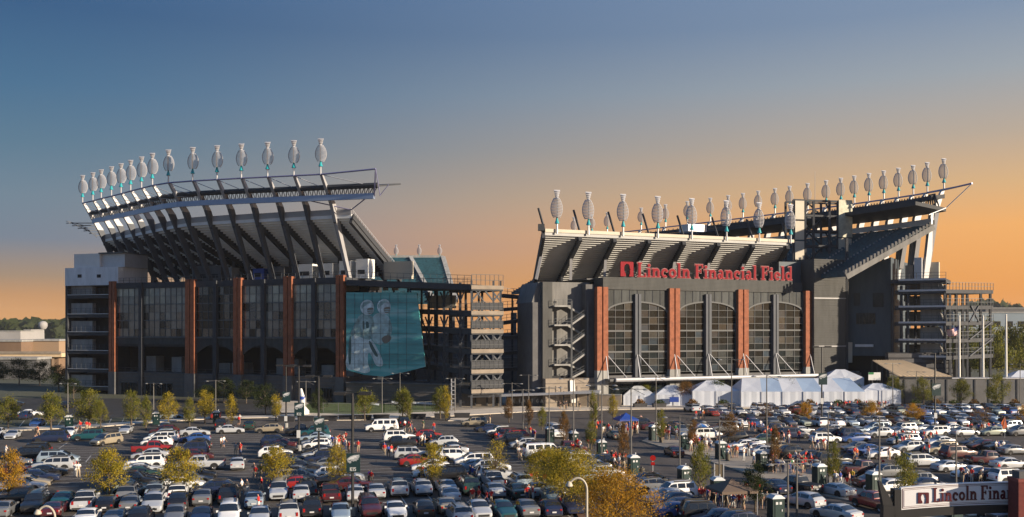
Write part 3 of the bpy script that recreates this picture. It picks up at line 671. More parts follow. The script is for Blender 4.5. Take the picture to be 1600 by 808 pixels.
def head_logo(O, ex, en, h, th, m, parent):      # rounded square with a bearded profile cut out
    ez = Vector((0, 0, 1)); P = lambda x, y: O + ex * (x * h) + ez * (y * h)
    prof = [(.42, .0), (.40, .18), (.30, .34), (.27, .58), (.33, .76), (.46, .86), (.62, .84), (.70, .72), (.72, .56), (.78, .46), (.72, .40), (.74, .26), (.70, .12), (.66, 0)]
    mb = MB()
    left = prof[:6]; right = prof[6:]
    for i in range(len(left) - 1):
        (xa, ya), (xb, yb) = left[i], left[i + 1]; mb.poly([P(0, ya), P(xa, ya), P(xb, yb), P(0, yb)], th, en)
    for i in range(len(right) - 1):
        (xa, ya), (xb, yb) = right[i], right[i + 1]; mb.poly([P(xa, ya), P(1, ya), P(1, yb), P(xb, yb)], th, en)
    mb.poly([P(0, .86), P(.46, .86), P(.62, .84), P(1, .84), P(1, .95), P(.95, 1.0), P(.05, 1.0), P(0, .95)], th, en)
    mb.build('head_emblem', m, parent)

# ================================================================ END STAND with the sign
RF = Plane(930, 213, 1270, 236)
es = thing('end_stand', 'end stand with three arched windows, orange brick pilasters and red rooftop sign', 'grandstand', RF.P(RF.L / 2, 0, -12))
nE = Vector((RF.n.x, RF.n.y, 0)); dE = Vector((RF.d.x, RF.d.y, 0))
px_ = 1100
zB0, zB1, zF0, zF1 = RF.z(px_, 584), RF.z(px_, 454), RF.z(px_, 455), RF.z(px_, 437)
u0, u1 = RF.u(930), RF.u(1271)
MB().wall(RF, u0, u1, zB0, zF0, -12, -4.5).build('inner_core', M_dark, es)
MB().wall(RF, RF.u(941), RF.u(1237), zF0 + .02, zF1, -4, 0.4).build('fascia', M_corr, es)
mb = MB()
for k in range(9): mb.wall(RF, RF.u(941), RF.u(1237), zF0 + 0.3 + k * 0.3, zF0 + 0.36 + k * 0.3, 0.4, 0.44)
mb.build('fascia_ribs', M_panel, es)
MB().wall(RF, u0, u1, zF1 - 0.4, zF1 - 0.05, -16, -4.1).build('terrace_slab', M_concd, es)
MB().wall(RF, RF.u(860), u1, 0, zB0, -12, -3.2).build('ground_core', M_dark, es)
MB().wall(RF, RF.u(948), RF.u(1272), zB0 - 0.5, zB0, -3.3, 0.1).build('floor_slab', M_concd, es)
pil = [(930, 947), (1043, 1059), (1150, 1166), (1255, 1271)]
for a, b in pil:
    x0, x1 = RF.u(a), RF.u(b); w = x1 - x0
    p = MB().wall(RF, x0 + 0.1, x1 - 0.1, 0, zB1, -0.4, 0.5).build('pilaster', M_concd, es)
    for s0, s1 in ((x0, x0 + w * 0.44), (x1 - w * 0.44, x1)):
        MB().wall(RF, s0, s1, zB0 + 1.2, zB1 + 0.35, -0.35, 1.0).build('brick_strip', M_brick, p)
        MB().wall(RF, s0 - .03, s1 + .03, 0, zB0 + 1.2, -0.36, 1.06).build('stone_base', M_conc, p)
ebays = [(947, 995, 1043), (1059, 1105, 1150), (1166, 1210, 1255)]
for bi, (a, c, b) in enumerate(ebays):
    l, m_, r = RF.u(a), RF.u(c), RF.u(b); W_ = r - l
    zc, ze = RF.z(c, 472), RF.z(c, 489)
    arch = lambda u: ze + (zc - ze) * math.sqrt(max(0, 1 - ((u - (l + r) / 2) / (W_ / 2)) ** 2 * 0.999))
    zs = zB0 + 0.6
    # panels above the arch
    n = 8
    for k in range(n):
        ua, ub_ = l + W_ * k / n + .03, l + W_ * (k + 1) / n - .03
        mb = MB()
        for q in range(3):
            xa, xb = ua + (ub_ - ua) * q / 3, ua + (ub_ - ua) * (q + 1) / 3
            mb.hexa([RF.P(xa, arch(xa), -0.3), RF.P(xb, arch(xb), -0.3), RF.P(xb, arch(xb), 0.05), RF.P(xa, arch(xa), 0.05)], [RF.P(xa, zB1, -0.3), RF.P(xb, zB1, -0.3), RF.P(xb, zB1, 0.05), RF.P(xa, zB1, 0.05)])
        mb.build('panel', M_panel, es)
        MB().beam(RF.P(ub_ + 0.03, arch(ub_) - .1, 0.03), RF.P(ub_ + .03, zB1, .03), 0.16, 0.2).build('seam', M_steel, es)
    mb = MB(); N_ = 20
    for k in range(N_):
        xa, xb = l + W_ * k / N_, l + W_ * (k + 1) / N_; mb.beam(RF.P(xa, arch(xa), 0.05), RF.P(xb, arch(xb), 0.05), 0.3, 0.35)
    mb.build('arch_rim', M_mull, es)
    for s in (-0.45, 0.45): MB().wall(RF, m_ + s - 0.32, m_ + s + 0.32, zB0 - 0.4, zB1 if False else arch(m_) + 1.8, -0.3, 0.7).build('steel_column', M_ribd, es)
    for (x0, x1) in ((l, m_ - 0.8), (m_ + 0.8, r)):
        nc = 3 if bi else 3
        zmax = zc; zr = [zs + (ze + 0.6 - zs) * k / 9 for k in range(10)] + [zc]
        win = MB()
        for k in range(nc + 1):
            x = x0 + (x1 - x0) * k / nc; win.wall(RF, max(x0, x - 0.05), min(x1, x + 0.05), zs, arch(min(max(x, l + .1), r - .1)), -0.25, 0.0)
        for k, z in enumerate(zr[:-1]):
            h = 0.18 if k in (3, 6) else 0.05; xs = [x0 + (x1 - x0) * q / 12 for q in range(13) if arch(x0 + (x1 - x0) * q / 12) > z + 0.1]
            if len(xs) > 1: win.wall(RF, xs[0], xs[-1], z - h, z + h, -0.24, 0.04 if h > .1 else .01)
        w = win.build('window', M_mull, es)
        for k in range(nc):
            xa, xb = x0 + (x1 - x0) * k / nc, x0 + (x1 - x0) * (k + 1) / nc
            for j in range(10):
                za, zb = zr[j], min(zr[j + 1], max(arch(xa + .01), arch(xb - .01)))
                if zb - za < 0.15: continue
                q_ = random.random(); pane(RF, xa, xb, za, zb, -0.2, M_glass3 if q_ < .10 or (j == 1 and q_ < .4) else M_glass4 if q_ < .24 else M_glass, w, 0.012)
# interior lit bits behind the glazing, canopy with tie rods
cz = zB0 - 0.6
MB().wall(RF, RF.u(942), RF.u(1277), cz - 0.5, cz, 0.2, 3.4).build('canopy', M_mull, es)
MB().tube(RF.P(RF.u(950), cz - .2, 3.5), RF.P(RF.u(1277), cz - .2, 3.5), 0.45, n=8).build('canopy_tube', M_lsteel, es, True)
ti = MB()
for p in (944, 993, 1051, 1104, 1158, 1209, 1262):
    u = RF.u(p); ti.tube(RF.P(u, zB0 + 4.6, 0.8), RF.P(u - 0.6, cz, 3.2), 0.11, n=5)
    if p < 1262: ti.tube(RF.P(u + 0.4, zB0 + 4.6, 0.8), RF.P(u + 4.2, cz, 3.2), 0.09, n=5)
tag(ti.build('tie_rods', M_lsteel, es), kind='stuff')
for a, b in ((948, 990), (998, 1042), (1060, 1100), (1108, 1149), (1167, 1205), (1214, 1254)):
    x0, x1 = RF.u(a), RF.u(b); f = MB().wall(RF, x0, x1, cz - 1.3, cz - 1.0, -0.3, -0.05).build('entrance', M_mull, es); n = 6
    for k in range(n): pane(RF, x0 + (x1 - x0) * (k + .05) / n, x0 + (x1 - x0) * (k + .95) / n, 0.1, cz - 1.35, -0.2, M_glass, f, 0.01)
# rooftop sign
sg = thing('rooftop_sign', 'red Lincoln Financial Field letters standing on the end stand parapet', 'sign', RF.P(RF.u(1100), zF1, 0))
O = RF.P(RF.u(995), zF1 + 0.25, 0.0); T = 'Lincoln Financial Field'
hL = 3.25; wd = (RF.u(1238) - RF.u(995)) / (text_width(T, 0.055) * hL)
letters(T, O, dE, nE, hL, 0.35, M_letter, sg, M_letedge, gap=0.055, width=wd)
head_logo(RF.P(RF.u(968.5), zF1 + 0.3, 0), dE, nE, 3.3, 0.35, M_letter, sg)
mb = MB(); mb.beam(RF.P(RF.u(968), zF1 + .15, -.3), RF.P(RF.u(1238), zF1 + .15, -.3), .25)
for k in range(14): u = RF.u(970) + (RF.u(1236) - RF.u(970)) * k / 13; mb.beam(RF.P(u, zF1, -.3), RF.P(u, zF1 + 2.4, -.3), .12)
mb.beam(RF.P(RF.u(968), zF1 + 1.4, -.3), RF.P(RF.u(1238), zF1 + 1.4, -.3), .12)
mb.build('support_frame', M_steel, sg)
# upper tier, seen from below
upx = [850, 905, 959, 1013, 1067, 1121, 1175, 1229]
T_T, T_B = 38.2, 28.6
tops_, bots_ = [], []
RFi = Plane(930, 213, 1270, 236); RFi.A = RF.A - RF.n * 17; RFi.B = RF.B - RF.n * 17
for i, p in enumerate(upx):
    u = RF.u(p); tp = RF.P(u, T_T, 0.5); bt = RFi.P(RFi.u(p - (36 if i else 13)), T_B, 0); tops_.append(tp); bots_.append(bt)
    if i: MB().beam(tp + Vector((0, 0, -1.0)), bt + Vector((0, 0, -1.0)), 0.8, 1.5).build('raker_beam', M_steel, es)
    pm = tp.lerp(bt, 0.36)
    MB().beam(pm + Vector((0, 0, -1)), RF.P(u + 1.0, zF1 - 0.4, -6.4), 0.6, 0.6).build('prop', M_rib, es)
    pk = tp.lerp(bt, .75); MB().beam(pk + Vector((0, 0, -1)), Vector((pk.x, pk.y, zF1 - 0.4)), 0.5).build('prop', M_steel, es)
    MB().beam(tp + Vector((0, 0, 0)), tp + Vector((-1.4, 1.0, 5.2)), 0.35).build('floodlight_arm', M_steel, es)
mb = MB()
for i in range(len(upx) - 1):
    for k in range(24):
        a0, a1, b0, b1 = tops_[i].lerp(bots_[i], k / 24), tops_[i].lerp(bots_[i], (k + 1) / 24), tops_[i + 1].lerp(bots_[i + 1], k / 24), tops_[i + 1].lerp(bots_[i + 1], (k + 1) / 24)
        z = a0.z; hz = lambda p, z: Vector((p.x, p.y, z))
        mb.hexa([hz(a0, z - .8), hz(b0, z - .8), hz(b1, z - .8), hz(a1, z - .8)], [hz(a0, z), hz(b0, z), hz(b1, z), hz(a1, z)])
tag(mb.build('seating_tiers', M_under2, es), kind='stuff')
MB().wall(RF, RF.u(850), RF.u(1238), T_T - 0.1, RF.z(900, 360), -0.3, 0.7).build('back_parapet', M_cream, es)
a, b = tops_[0], bots_[0]; mb = MB(); mb.beam(a + Vector((-.3, 0, -.6)), b + Vector((-.3, 0, -.6)), 0.7, 1.8)
for k in range(17): p = a.lerp(b, k / 16); mb.beam(p + Vector((-.4, 0, 0)), p + Vector((-.4, 0, 1.6)), .1)
mb.build('end_railing', M_steel, es)
mb = MB(); q = RF.P(RF.u(850), T_T, 0.5); mb.box(q.x - 1.5, q.x - 0.1, q.y - 0.6, q.y + .6, q.z + .2, q.z + 1.6); mb.beam(q + Vector((-.8, 0, .2)), q + Vector((-.2, 0, -1.6)), .2); mb.build('floodlight_box', M_steel, es)
MB().wall(RF, RF.u(1083), RF.u(1112), RF.z(1090, 360), RF.z(1090, 349), -6, -2).build('plant_room', M_lsteel, es)
for i, p in enumerate((867, 916, 970, 1024, 1077, 1131, 1182, 1231)):
    put_mast(RF.P(RF.u(p), T_T - 0.4, 1.1), 0.25, '%s light mast from the left along the end stand top edge' % ORD[i].capitalize(), 'light masts on the end stand', 0.96, 1.12)
# left concrete block with scissor stairs
LB = Plane(835, 209, 930, 213.5)
lb = thing('stair_block', 'grey concrete block with zigzag fire stairs left of the brick pilasters', 'building', LB.P(LB.L / 2, 0, -6))
MB().wall(LB, LB.u(866), LB.u(930), zB0 - .4, LB.z(900, 440), -12, -3.4).build('wall', M_concg, lb)
MB().wall(LB, LB.u(918), LB.u(931), zB0 - .4, LB.z(925, 444), -3.4, -1).build('dark_bay', M_concd, lb)
MB().wall(LB, LB.u(852), LB.u(867), 0, LB.z(860, 440), -10, -1.6).build('buttress', M_corr, lb)
MB().wall(LB, LB.u(838), LB.u(852), 0, LB.z(845, 472), -13, -2.4).build('lower_wing', M_concd, lb)
MB().hexa([LB.P(LB.u(838), LB.z(845, 472), -3), LB.P(LB.u(853), LB.z(845, 472), -3), LB.P(LB.u(853), LB.z(845, 472), -14), LB.P(LB.u(838), LB.z(845, 472), -14)],
          [LB.P(LB.u(848), LB.z(848, 440), -3), LB.P(LB.u(853), LB.z(848, 440), -3), LB.P(LB.u(853), LB.z(848, 440), -14), LB.P(LB.u(848), LB.z(848, 440), -14)]).build('sloped_wing', M_concg, lb)
MB().wall(LB, LB.u(852), LB.u(942), 0, zB0 - .45, -12, 0.2).build('podium', M_stonel, lb)
mb = MB()
for k in range(5): mb.wall(LB, LB.u(852), LB.u(942), 0.9 + k * 1.05, 1.05 + k * 1.05, 0.2, 0.28)
mb.build('podium_bands', M_stone, lb)
for p in (868, 876, 889, 901): MB().wall(LB, LB.u(p), LB.u(p + 5), 1.2, 4.6, 0.2, 0.34).build('pier', M_stonel, lb)
ys = [477, 507, 538, 569]
for k, y in enumerate(ys):
    z = LB.z(890, y); ldg = MB().wall(LB, LB.u(868), LB.u(895), z - .35, z, -3.3, -0.6).build('landing', M_conc, lb)
    r_ = MB(); rail(r_, LB.P(LB.u(868), z, -.6), LB.P(LB.u(895), z, -.6), 1.3, .9, .06); r_.build('railing', M_mulld, ldg)
    zn = LB.z(890, ys[k + 1]) if k < 3 else zB0 - 0.4
    zm = (z + zn) / 2
    f = MB(); f.beam(LB.P(LB.u(893), z - .2, -2.8), LB.P(LB.u(916), zm, -2.8), 1.1, .4); f.beam(LB.P(LB.u(916), zm, -1.2), LB.P(LB.u(895), zn, -1.2), 1.1, .4)
    fl = f.build('stair_flight', M_conc, lb)
    r_ = MB(); rail(r_, LB.P(LB.u(916), zm, -.7), LB.P(LB.u(895), zn, -.7), 1.2, .9, .06); r_.build('railing', M_mulld, fl)
    MB().wall(LB, LB.u(874), LB.u(878), z + .5, z + 1.0, -3.4, -3.3).build('wall_lamp', M_dark, lb)
for p in (895, 920): MB().beam(LB.P(LB.u(p), zB0 - .4, -.7), LB.P(LB.u(p), LB.z(900, 470), -.7), .4).build('stair_post', M_mull, lb)
ti = thing('ticket_banner', 'tall narrow white banner hanging on the podium left of the brick pilasters', 'banner', LB.P(LB.u(892), 0, 1))
MB().hexa([LB.P(LB.u(890), 0.9, .5), LB.P(LB.u(898), .9, .5), LB.P(LB.u(898), .9, .6), LB.P(LB.u(890), .9, .6)], [LB.P(LB.u(889), LB.z(893, 594), .5), LB.P(LB.u(896), LB.z(893, 594), .5), LB.P(LB.u(896), LB.z(893, 594), .6), LB.P(LB.u(889), LB.z(893, 594), .6)]).build('sheet', M_white, ti)
for p in (890.5, 895.5): MB().beam(LB.P(LB.u(p), 0, .4), LB.P(LB.u(p), LB.z(893, 592), .4), .1).build('pole', M_steel, ti)
# grey corrugated tower right of the sign
CT = Plane(1272, 234, 1322, 237)
ct = thing('corrugated_tower', 'tall plain grey corrugated tower at the right end of the brick facade', 'tower', CT.P(3, 0, -5))
zt = CT.z(1290, 405); zb_ = CT.z(1290, 583)
MB().wall(CT, CT.u(1272), CT.u(1321), zb_, zt, -12, 0).build('cladding', M_corr, ct)
mb = MB(); n = 46
for k in range(n): z = zb_ + (zt - zb_) * (k + .5) / n; mb.wall(CT, CT.u(1272), CT.u(1321), z - .1, z + .1, 0, 0.1)
tag(mb.build('corrugations', M_corr, ct), kind='stuff')
for y in (466, 541): MB().wall(CT, CT.u(1271.6), CT.u(1321.4), CT.z(1290, y) - .12, CT.z(1290, y) + .12, 0, .16).build('joint_strip', M_rib, ct)
MB().wall(CT, CT.u(1272), CT.u(1345), 0, zb_, -12, .2).build('stone_base', M_stonel, ct)
MB().wall(CT, CT.u(1236), CT.u(1271), CT.z(1250, 440), CT.z(1250, 407), -12, -5).build('dark_annex', M_navywall, ct)
MB().wall(CT, CT.u(1237), CT.u(1271), CT.z(1250, 456), CT.z(1250, 440.2), -12, -4.5).build('annex_wall', M_concd, ct)
for (a, b, y0, y1) in ((1320, 1336, 535, 567), (1321, 1330, 440, 460)):
    MB().wall(CT, CT.u(a) + .1, CT.u(b), CT.z(a, y1), CT.z(a, y0), -8, -1).build('cream_box', M_cream, ct)
MB().beam(CT.P(CT.u(1325), 0, -.5), CT.P(CT.u(1325), CT.z(1325, 372), -.5), .6).build('side_post', M_steel, ct)
for a in (1342, 1350): MB().wall(CT, CT.u(a), CT.u(a + 6), zb_ - 2, zb_ + .2, -5, -3).build('roof_unit', M_lsteel, ct)
# scoreboard lattice
SBp = Plane(1240, 247, 1330, 251)
sb = thing('scoreboard_frame', 'steel lattice back of the scoreboard with cream side panels', 'scoreboard', SBp.P(5, zt - 4, -3))
zl0, zl1 = SBp.z(1280, 408), SBp.z(1280, 314)
fr = MB()
for p in (1240, 1258, 1271, 1296, 1309, 1329): fr.beam(SBp.P(SBp.u(p), zl0 - 1, 0), SBp.P(SBp.u(p), zl1, 0), .55)
for p in (1240, 1271, 1296, 1329): fr.beam(SBp.P(SBp.u(p), zl0 - 1, -4), SBp.P(SBp.u(p), zl1, -4), .5)
for k in range(5):
    z = zl0 + (zl1 - zl0) * k / 4
    fr.beam(SBp.P(SBp.u(1240), z, 0), SBp.P(SBp.u(1329), z, 0), .5); fr.beam(SBp.P(SBp.u(1240), z, -4), SBp.P(SBp.u(1329), z, -4), .4)
    if k < 4:
        z2 = zl0 + (zl1 - zl0) * (k + 1) / 4
        fr.beam(SBp.P(SBp.u(1258), z if k % 2 else z2, -2), SBp.P(SBp.u(1271), z2 if k % 2 else z, -2), .35)
        fr.beam(SBp.P(SBp.u(1271), z2 if k % 2 else z, -3), SBp.P(SBp.u(1296), z if k % 2 else z2, -3), .3)
        fr.beam(SBp.P(SBp.u(1296), z2, -2), SBp.P(SBp.u(1309), z, -2), .3)
fr.build('lattice', M_steel, sb)
for k in range(3):
    z0, z1 = zl0 + (zl1 - zl0) * k / 3 + .2, zl0 + (zl1 - zl0) * (k + 1) / 3 - .2
    MB().wall(SBp, SBp.u(1241), SBp.u(1255), z0, z1, .3, .5).build('cream_panel', M_cream, sb)
M_ban = mat('pale_banner', (0.52, 0.50, 0.38), 0.6, noise=0.35, nscale=0.5)
MB().wall(SBp, SBp.u(1309), SBp.u(1330), SBp.z(1320, 371), SBp.z(1320, 313), .3, .55).build('banner', M_ban, sb)
MB().wall(SBp, SBp.u(1309), SBp.u(1329), SBp.z(1320, 426), SBp.z(1320, 373), .3, .5).build('cream_panel', M_cream, sb)
MB().tube(SBp.P(SBp.u(1280), zl1, -2), SBp.P(SBp.u(1280), zl1 + 8, -2), .08, .03, 5).build('antenna', M_lsteel, sb)

# ================================================================ RIGHT GRANDSTAND (opposite side line, seats towards us)
rg = thing('grandstand', 'right grandstand seen from inside, dark teal seats under a long wing roof', 'grandstand', (90, 262, 0))
C0, C1, C2 = Vector((106.7, 237, 0)), Vector((82, 282, 0)), Vector((22, 362, 0))
ctrl = 2 * C1 - (C0 + C2) / 2
def qb(t): return C0 * (1 - t) ** 2 + ctrl * 2 * t * (1 - t) + C2 * t * t
rpx = [1475, 1449, 1427, 1404, 1381, 1358, 1335, 1314, 1291, 1262, 1234, 1211, 1185, 1161, 1138, 1110, 1074, 1040, 1002, 949, 925, 897]
RT = []
for p in rpx:                 # point of the curve on each sight line
    lo, hi = 0.0, 1.0
    for _ in range(40):
        m = (lo + hi) / 2; q = qb(m)
        if 800 + q.x / q.y * FPX > p: lo = m
        else: hi = m
    q = qb((lo + hi) / 2); q.z = 51.5; RT.append(q)
inr = []
for i in range(len(RT)):
    a = RT[max(0, i - 1)]; b = RT[min(len(RT) - 1, i + 1)]; d = b - a; d.z = 0; d.normalize(); inr.append(Vector((-d.y, d.x, 0)))   # towards the field
if inr[0].x > 0: inr = [-v for v in inr]
for i, q in enumerate(RT):
    put_mast(q, 0.15, '%s light mast from the right along the right grandstand roof' % ORD[i].capitalize(), 'light masts on the right grandstand', 0.88)
    n = inr[i]; tg = Vector((-n.y, n.x, 0))
    k1 = q + n * 2.5; k1.z = 45; base = q + n * 6; base.z = 24 if i < 6 else 30
    def sec(p, dep, wid): return [p - tg * wid / 2, p + tg * wid / 2, p + tg * wid / 2 + n * dep, p - tg * wid / 2 + n * dep]
    mb = MB(); mb.hexa(sec(base, 1.2, .8), sec(k1, 1.9, .95)); mb.hexa(sec(k1 + Vector((0, 0, .002)), 1.9, .94), sec(q, .8, .7)); mb.build('rib', M_rib, rg)
en = (RT[0] - RT[1]).normalized()
hd = [RT[0] + en * 9 + Vector((0, 0, .3))] + RT
ch = [q + n * 1.6 + Vector((0, 0, -1.4)) for q, n in zip(RT, inr)]; ch.insert(0, ch[0] + en * 2)
lo_ = [q + n * 4.0 + Vector((0, 0, -5.2)) for q, n in zip(RT, inr)]; lo_.insert(0, lo_[0] + en * 5)
inr2 = [inr[0]] + inr
rf_ = MB()
for i in range(len(lo_) - 1):
    q = [lo_[i], lo_[i + 1], lo_[i + 1] + inr2[i + 1] * 9 + Vector((0, 0, 1.2)), lo_[i] + inr2[i] * 9 + Vector((0, 0, 1.2))]
    rf_.hexa([p - Vector((0, 0, .9)) for p in q], q)
    q = [ch[i], ch[i + 1], ch[i + 1] + inr2[i + 1] * 4 + Vector((0, 0, -.5)), ch[i] + inr2[i] * 4 + Vector((0, 0, -.5))]
    rf_.hexa([p - Vector((0, 0, 1.0)) for p in q], q)
rf_.build('roof', M_steel, rg)
MB().path(hd, .22, 6).build('head_pipe', M_blue, rg, True)
w = MB()
for i in range(len(ch) - 1):
    for k in range(5):
        p0, p1, p2 = ch[i].lerp(ch[i + 1], k / 5) + inr2[i] * 3, lo_[i].lerp(lo_[i + 1], (k + .5) / 5) + inr2[i] * 1.5, ch[i].lerp(ch[i + 1], (k + 1) / 5) + inr2[i] * 3
        w.beam(p0, p1, .2); w.beam(p1, p2, .2)
w.build('truss_web', M_steel, rg)
e = MB(); tip = hd[0]; e.tube(tip, lo_[0], .12, n=5); e.tube(lo_[0], lo_[0] + en * 1 + inr[0] * 6 + Vector((0, 0, -2)), .12, n=5); e.tube(tip, RT[1] + Vector((0, 0, .2)), .1, n=5); e.build('end_frame', M_lsteel, rg)
# seats
st, sbm = [], []
for i, (q, n) in enumerate(zip(RT, inr)):
    a = q + n * 4.5; a.z = 42.6; b = q + n * 30; b.z = 30.0; st.append(a); sbm.append(b)
st.insert(0, st[0] + en * 1.0); sbm.insert(0, sbm[0] + en * 1.0)
NT = 24; mb = MB(); hz = lambda p, z: Vector((p.x, p.y, z))
for i in range(len(st) - 1):
    for k in range(NT):
        a0, a1, b0, b1 = st[i].lerp(sbm[i], k / NT), st[i].lerp(sbm[i], (k + 1) / NT), st[i + 1].lerp(sbm[i + 1], k / NT), st[i + 1].lerp(sbm[i + 1], (k + 1) / NT)
        z = a0.z; mb.hexa([hz(a0, z - 1), hz(b0, z - 1), hz(b1, z - 1), hz(a1, z - 1)], [hz(a0, z), hz(b0, z), hz(b1, z), hz(a1, z)])
tag(mb.build('seating_tiers', M_seat, rg), kind='stuff')
st_ = MB()          # aisle steps and rails between blocks of seats
for i in range(1, len(st) - 1, 2):
    for k in range(NT):
        p = st[i].lerp(sbm[i], (k + .5) / NT); st_.beam(p + Vector((0, 0, .32)), p + Vector((0, 0, .75)), .32)
tag(st_.build('aisle_steps', M_conc, rg), kind='stuff')
mb = MB(); mb.beam(st[0] + en * .5 + Vector((0, 0, -.6)), sbm[0] + en * .5 + Vector((0, 0, -.6)), .5, 1.3)
for k in range(26): p = st[0].lerp(sbm[0], k / 25) + en * .5; mb.beam(p, p + Vector((0, 0, 1.1)), .5, .3)
mb.build('end_wall', M_concg, rg)
mb = MB()
for i in range(len(st) - 1): mb.beam(st[i] + Vector((0, 0, .9)), st[i + 1] + Vector((0, 0, .9)), .5, 1.4)
mb.build('back_parapet', M_lsteel, rg)
for k, (p0, y0, p1, y1, Z) in enumerate(((1463, 330, 1449, 418, 236), (1437, 352, 1428, 420, 240), (1414, 378, 1407, 420, 244))):
    MB().beam(WP(p1, y1, Z), WP(p0, y0, Z), 1.0, 1.2).build('leaning_column', M_rib, rg)
EW = Plane(1318, 240, 1395, 234)
MB().wall(EW, EW.u(1318), EW.u(1392), EW.z(1350, 556), EW.z(1350, 440), -30, 0).build('end_cladding', M_navywall, rg)
MB().hexa([EW.P(EW.u(1318), EW.z(1350, 440), -30), EW.P(EW.u(1392), EW.z(1350, 440), -30), EW.P(EW.u(1392), EW.z(1350, 440), -.01), EW.P(EW.u(1318), EW.z(1350, 440), -.01)],
          [EW.P(EW.u(1318), EW.z(1350, 428), -30), EW.P(EW.u(1392), EW.z(1390, 402), -30), EW.P(EW.u(1392), EW.z(1390, 402), -.01), EW.P(EW.u(1318), EW.z(1350, 428), -.01)]).build('end_cladding', M_navywall, rg)
MB().wall(EW, EW.u(1318), EW.u(1392), 0, EW.z(1350, 556.2), -30, -4).build('dark_base', M_dark, rg)
for (a, b, y0, y1, m) in ((1334, 1344, 458, 478, M_panel), (1364, 1381, 458, 480, M_panel), (1338, 1368, 489, 507, M_glass)):
    f = MB().wall(EW, EW.u(a), EW.u(b), EW.z(a, y1), EW.z(a, y0), 0, .15).build('window', M_panel, rg)
    if m is M_glass:
        for k in range(6): pane(EW, EW.u(a) + (EW.u(b) - EW.u(a)) * (k + .06) / 6, EW.u(a) + (EW.u(b) - EW.u(a)) * (k + .94) / 6, EW.z(a, y1 - 1), EW.z(a, y0 + 1), .16, M_glass, f)
MB().wall(EW, EW.u(1337), EW.u(1365), EW.z(1350, 542), EW.z(1350, 538), .02, .8).build('light_strip', M_lsteel, rg)

# ================================================================ right ramp tower
RA = Plane(1392, 232, 1478, 226); RB = Plane(1478, 226, 1552, 236)
rt = thing('ramp_tower', 'right open ramp tower of dark floors with grey switchback panels', 'ramp', RA.P(RA.L / 2, 0, -6))
fy = [436, 453, 478, 503, 530, 556]
for k, y in enumerate(fy):
    z = RA.z(1440, y)
    f = MB().wall(RA, RA.u(1392 if k == 0 else 1398), RA.u(1478), z - .9, z, -12, 0).build('floor', M_steel, rt)
    MB().wall(RA, RA.u(1404), RA.u(1478), z - .35, z + .1, 0, .12).build('edge_strip', M_lsteel, f)
    r_ = MB(); rail(r_, RA.P(RA.u(1398), z, 0), RA.P(RA.u(1478), z, 0), 1.5, 1.6, .07); r_.build('railing', M_mulld, f)
    if k:
        MB().hexa([RB.P(0, z - .9, -10), RB.P(RB.L, z - .9 + .25, -10), RB.P(RB.L, z - .9 + .25, 0), RB.P(0, z - .9, 0)], [RB.P(0, z, -10), RB.P(RB.L, z + .25, -10), RB.P(RB.L, z + .25, 0), RB.P(0, z, 0)]).build('floor', M_steel, rt)
        r_ = MB(); rail(r_, RB.P(.2, z, 0), RB.P(RB.L, z + .25, 0), 1.7, 1.2, .08); r_.build('railing', M_mulld, rt)
    if 0 < k:
        MB().hexa([RA.P(RA.u(1436), z, -2.5), RA.P(RA.u(1474), z, -2.5), RA.P(RA.u(1474), z, -5.5), RA.P(RA.u(1436), z, -5.5)], [RA.P(RA.u(1436), z + 2.9, -2.5), RA.P(RA.u(1466), z + 2.9, -2.5), RA.P(RA.u(1466), z + 2.9, -5.5), RA.P(RA.u(1436), z + 2.9, -5.5)]).build('switchback_panel', M_conc, rt)
        MB().wall(RA, RA.u(1408), RA.u(1436), z + .1, z + 2.6, -8, -7).build('back_panel', M_stonel, rt)
for p in (1394, 1408, 1418, 1452, 1476): MB().beam(RA.P(RA.u(p), 0, -.3 if p != 1452 else -9), RA.P(RA.u(p), RA.z(1440, 446), -.3 if p != 1452 else -9), .5).build('column', M_steel, rt)
for p in (1486, 1496, 1506, 1513, 1534, 1549):
    for o in (-.3, -9.5):
        MB().beam(RB.P(RB.u(p), 0, o), RB.P(RB.u(p), RB.z(1500, 452 if p > 1520 else 460), o), .5).build('column', M_steel, rt)
x = MB(); zz = [RB.z(1530, y) for y in fy]
x.beam(RB.P(RB.u(1514), zz[3], .2), RB.P(RB.u(1528), zz[2], .2), .3); x.beam(RB.P(RB.u(1528), zz[3], .2), RB.P(RB.u(1516), zz[2], .2), .3); x.beam(RB.P(RB.u(1514), zz[4], .2), RB.P(RB.u(1548), zz[3], .2), .3); x.beam(RB.P(RB.u(1514), zz[5], .2), RB.P(RB.u(1548), zz[4], .2), .3)
tag(x.build('cross_bracing', M_ribd, rt), kind='stuff')
for p0, p1, y in ((1410, 1422, 412), (1424, 1436, 400)):
    MB().wall(RA, RA.u(p0), RA.u(p1), RA.z(1440, 436), RA.z(1440, y), -9, -5).build('roof_plant', M_stonel if p0 < 1420 else M_lsteel, rt)
MB().wall(RA, RA.u(1428), RA.u(1460), RA.z(1440, 436), RA.z(1440, 406), -12, -10).build('roof_wall', M_cream, rt)
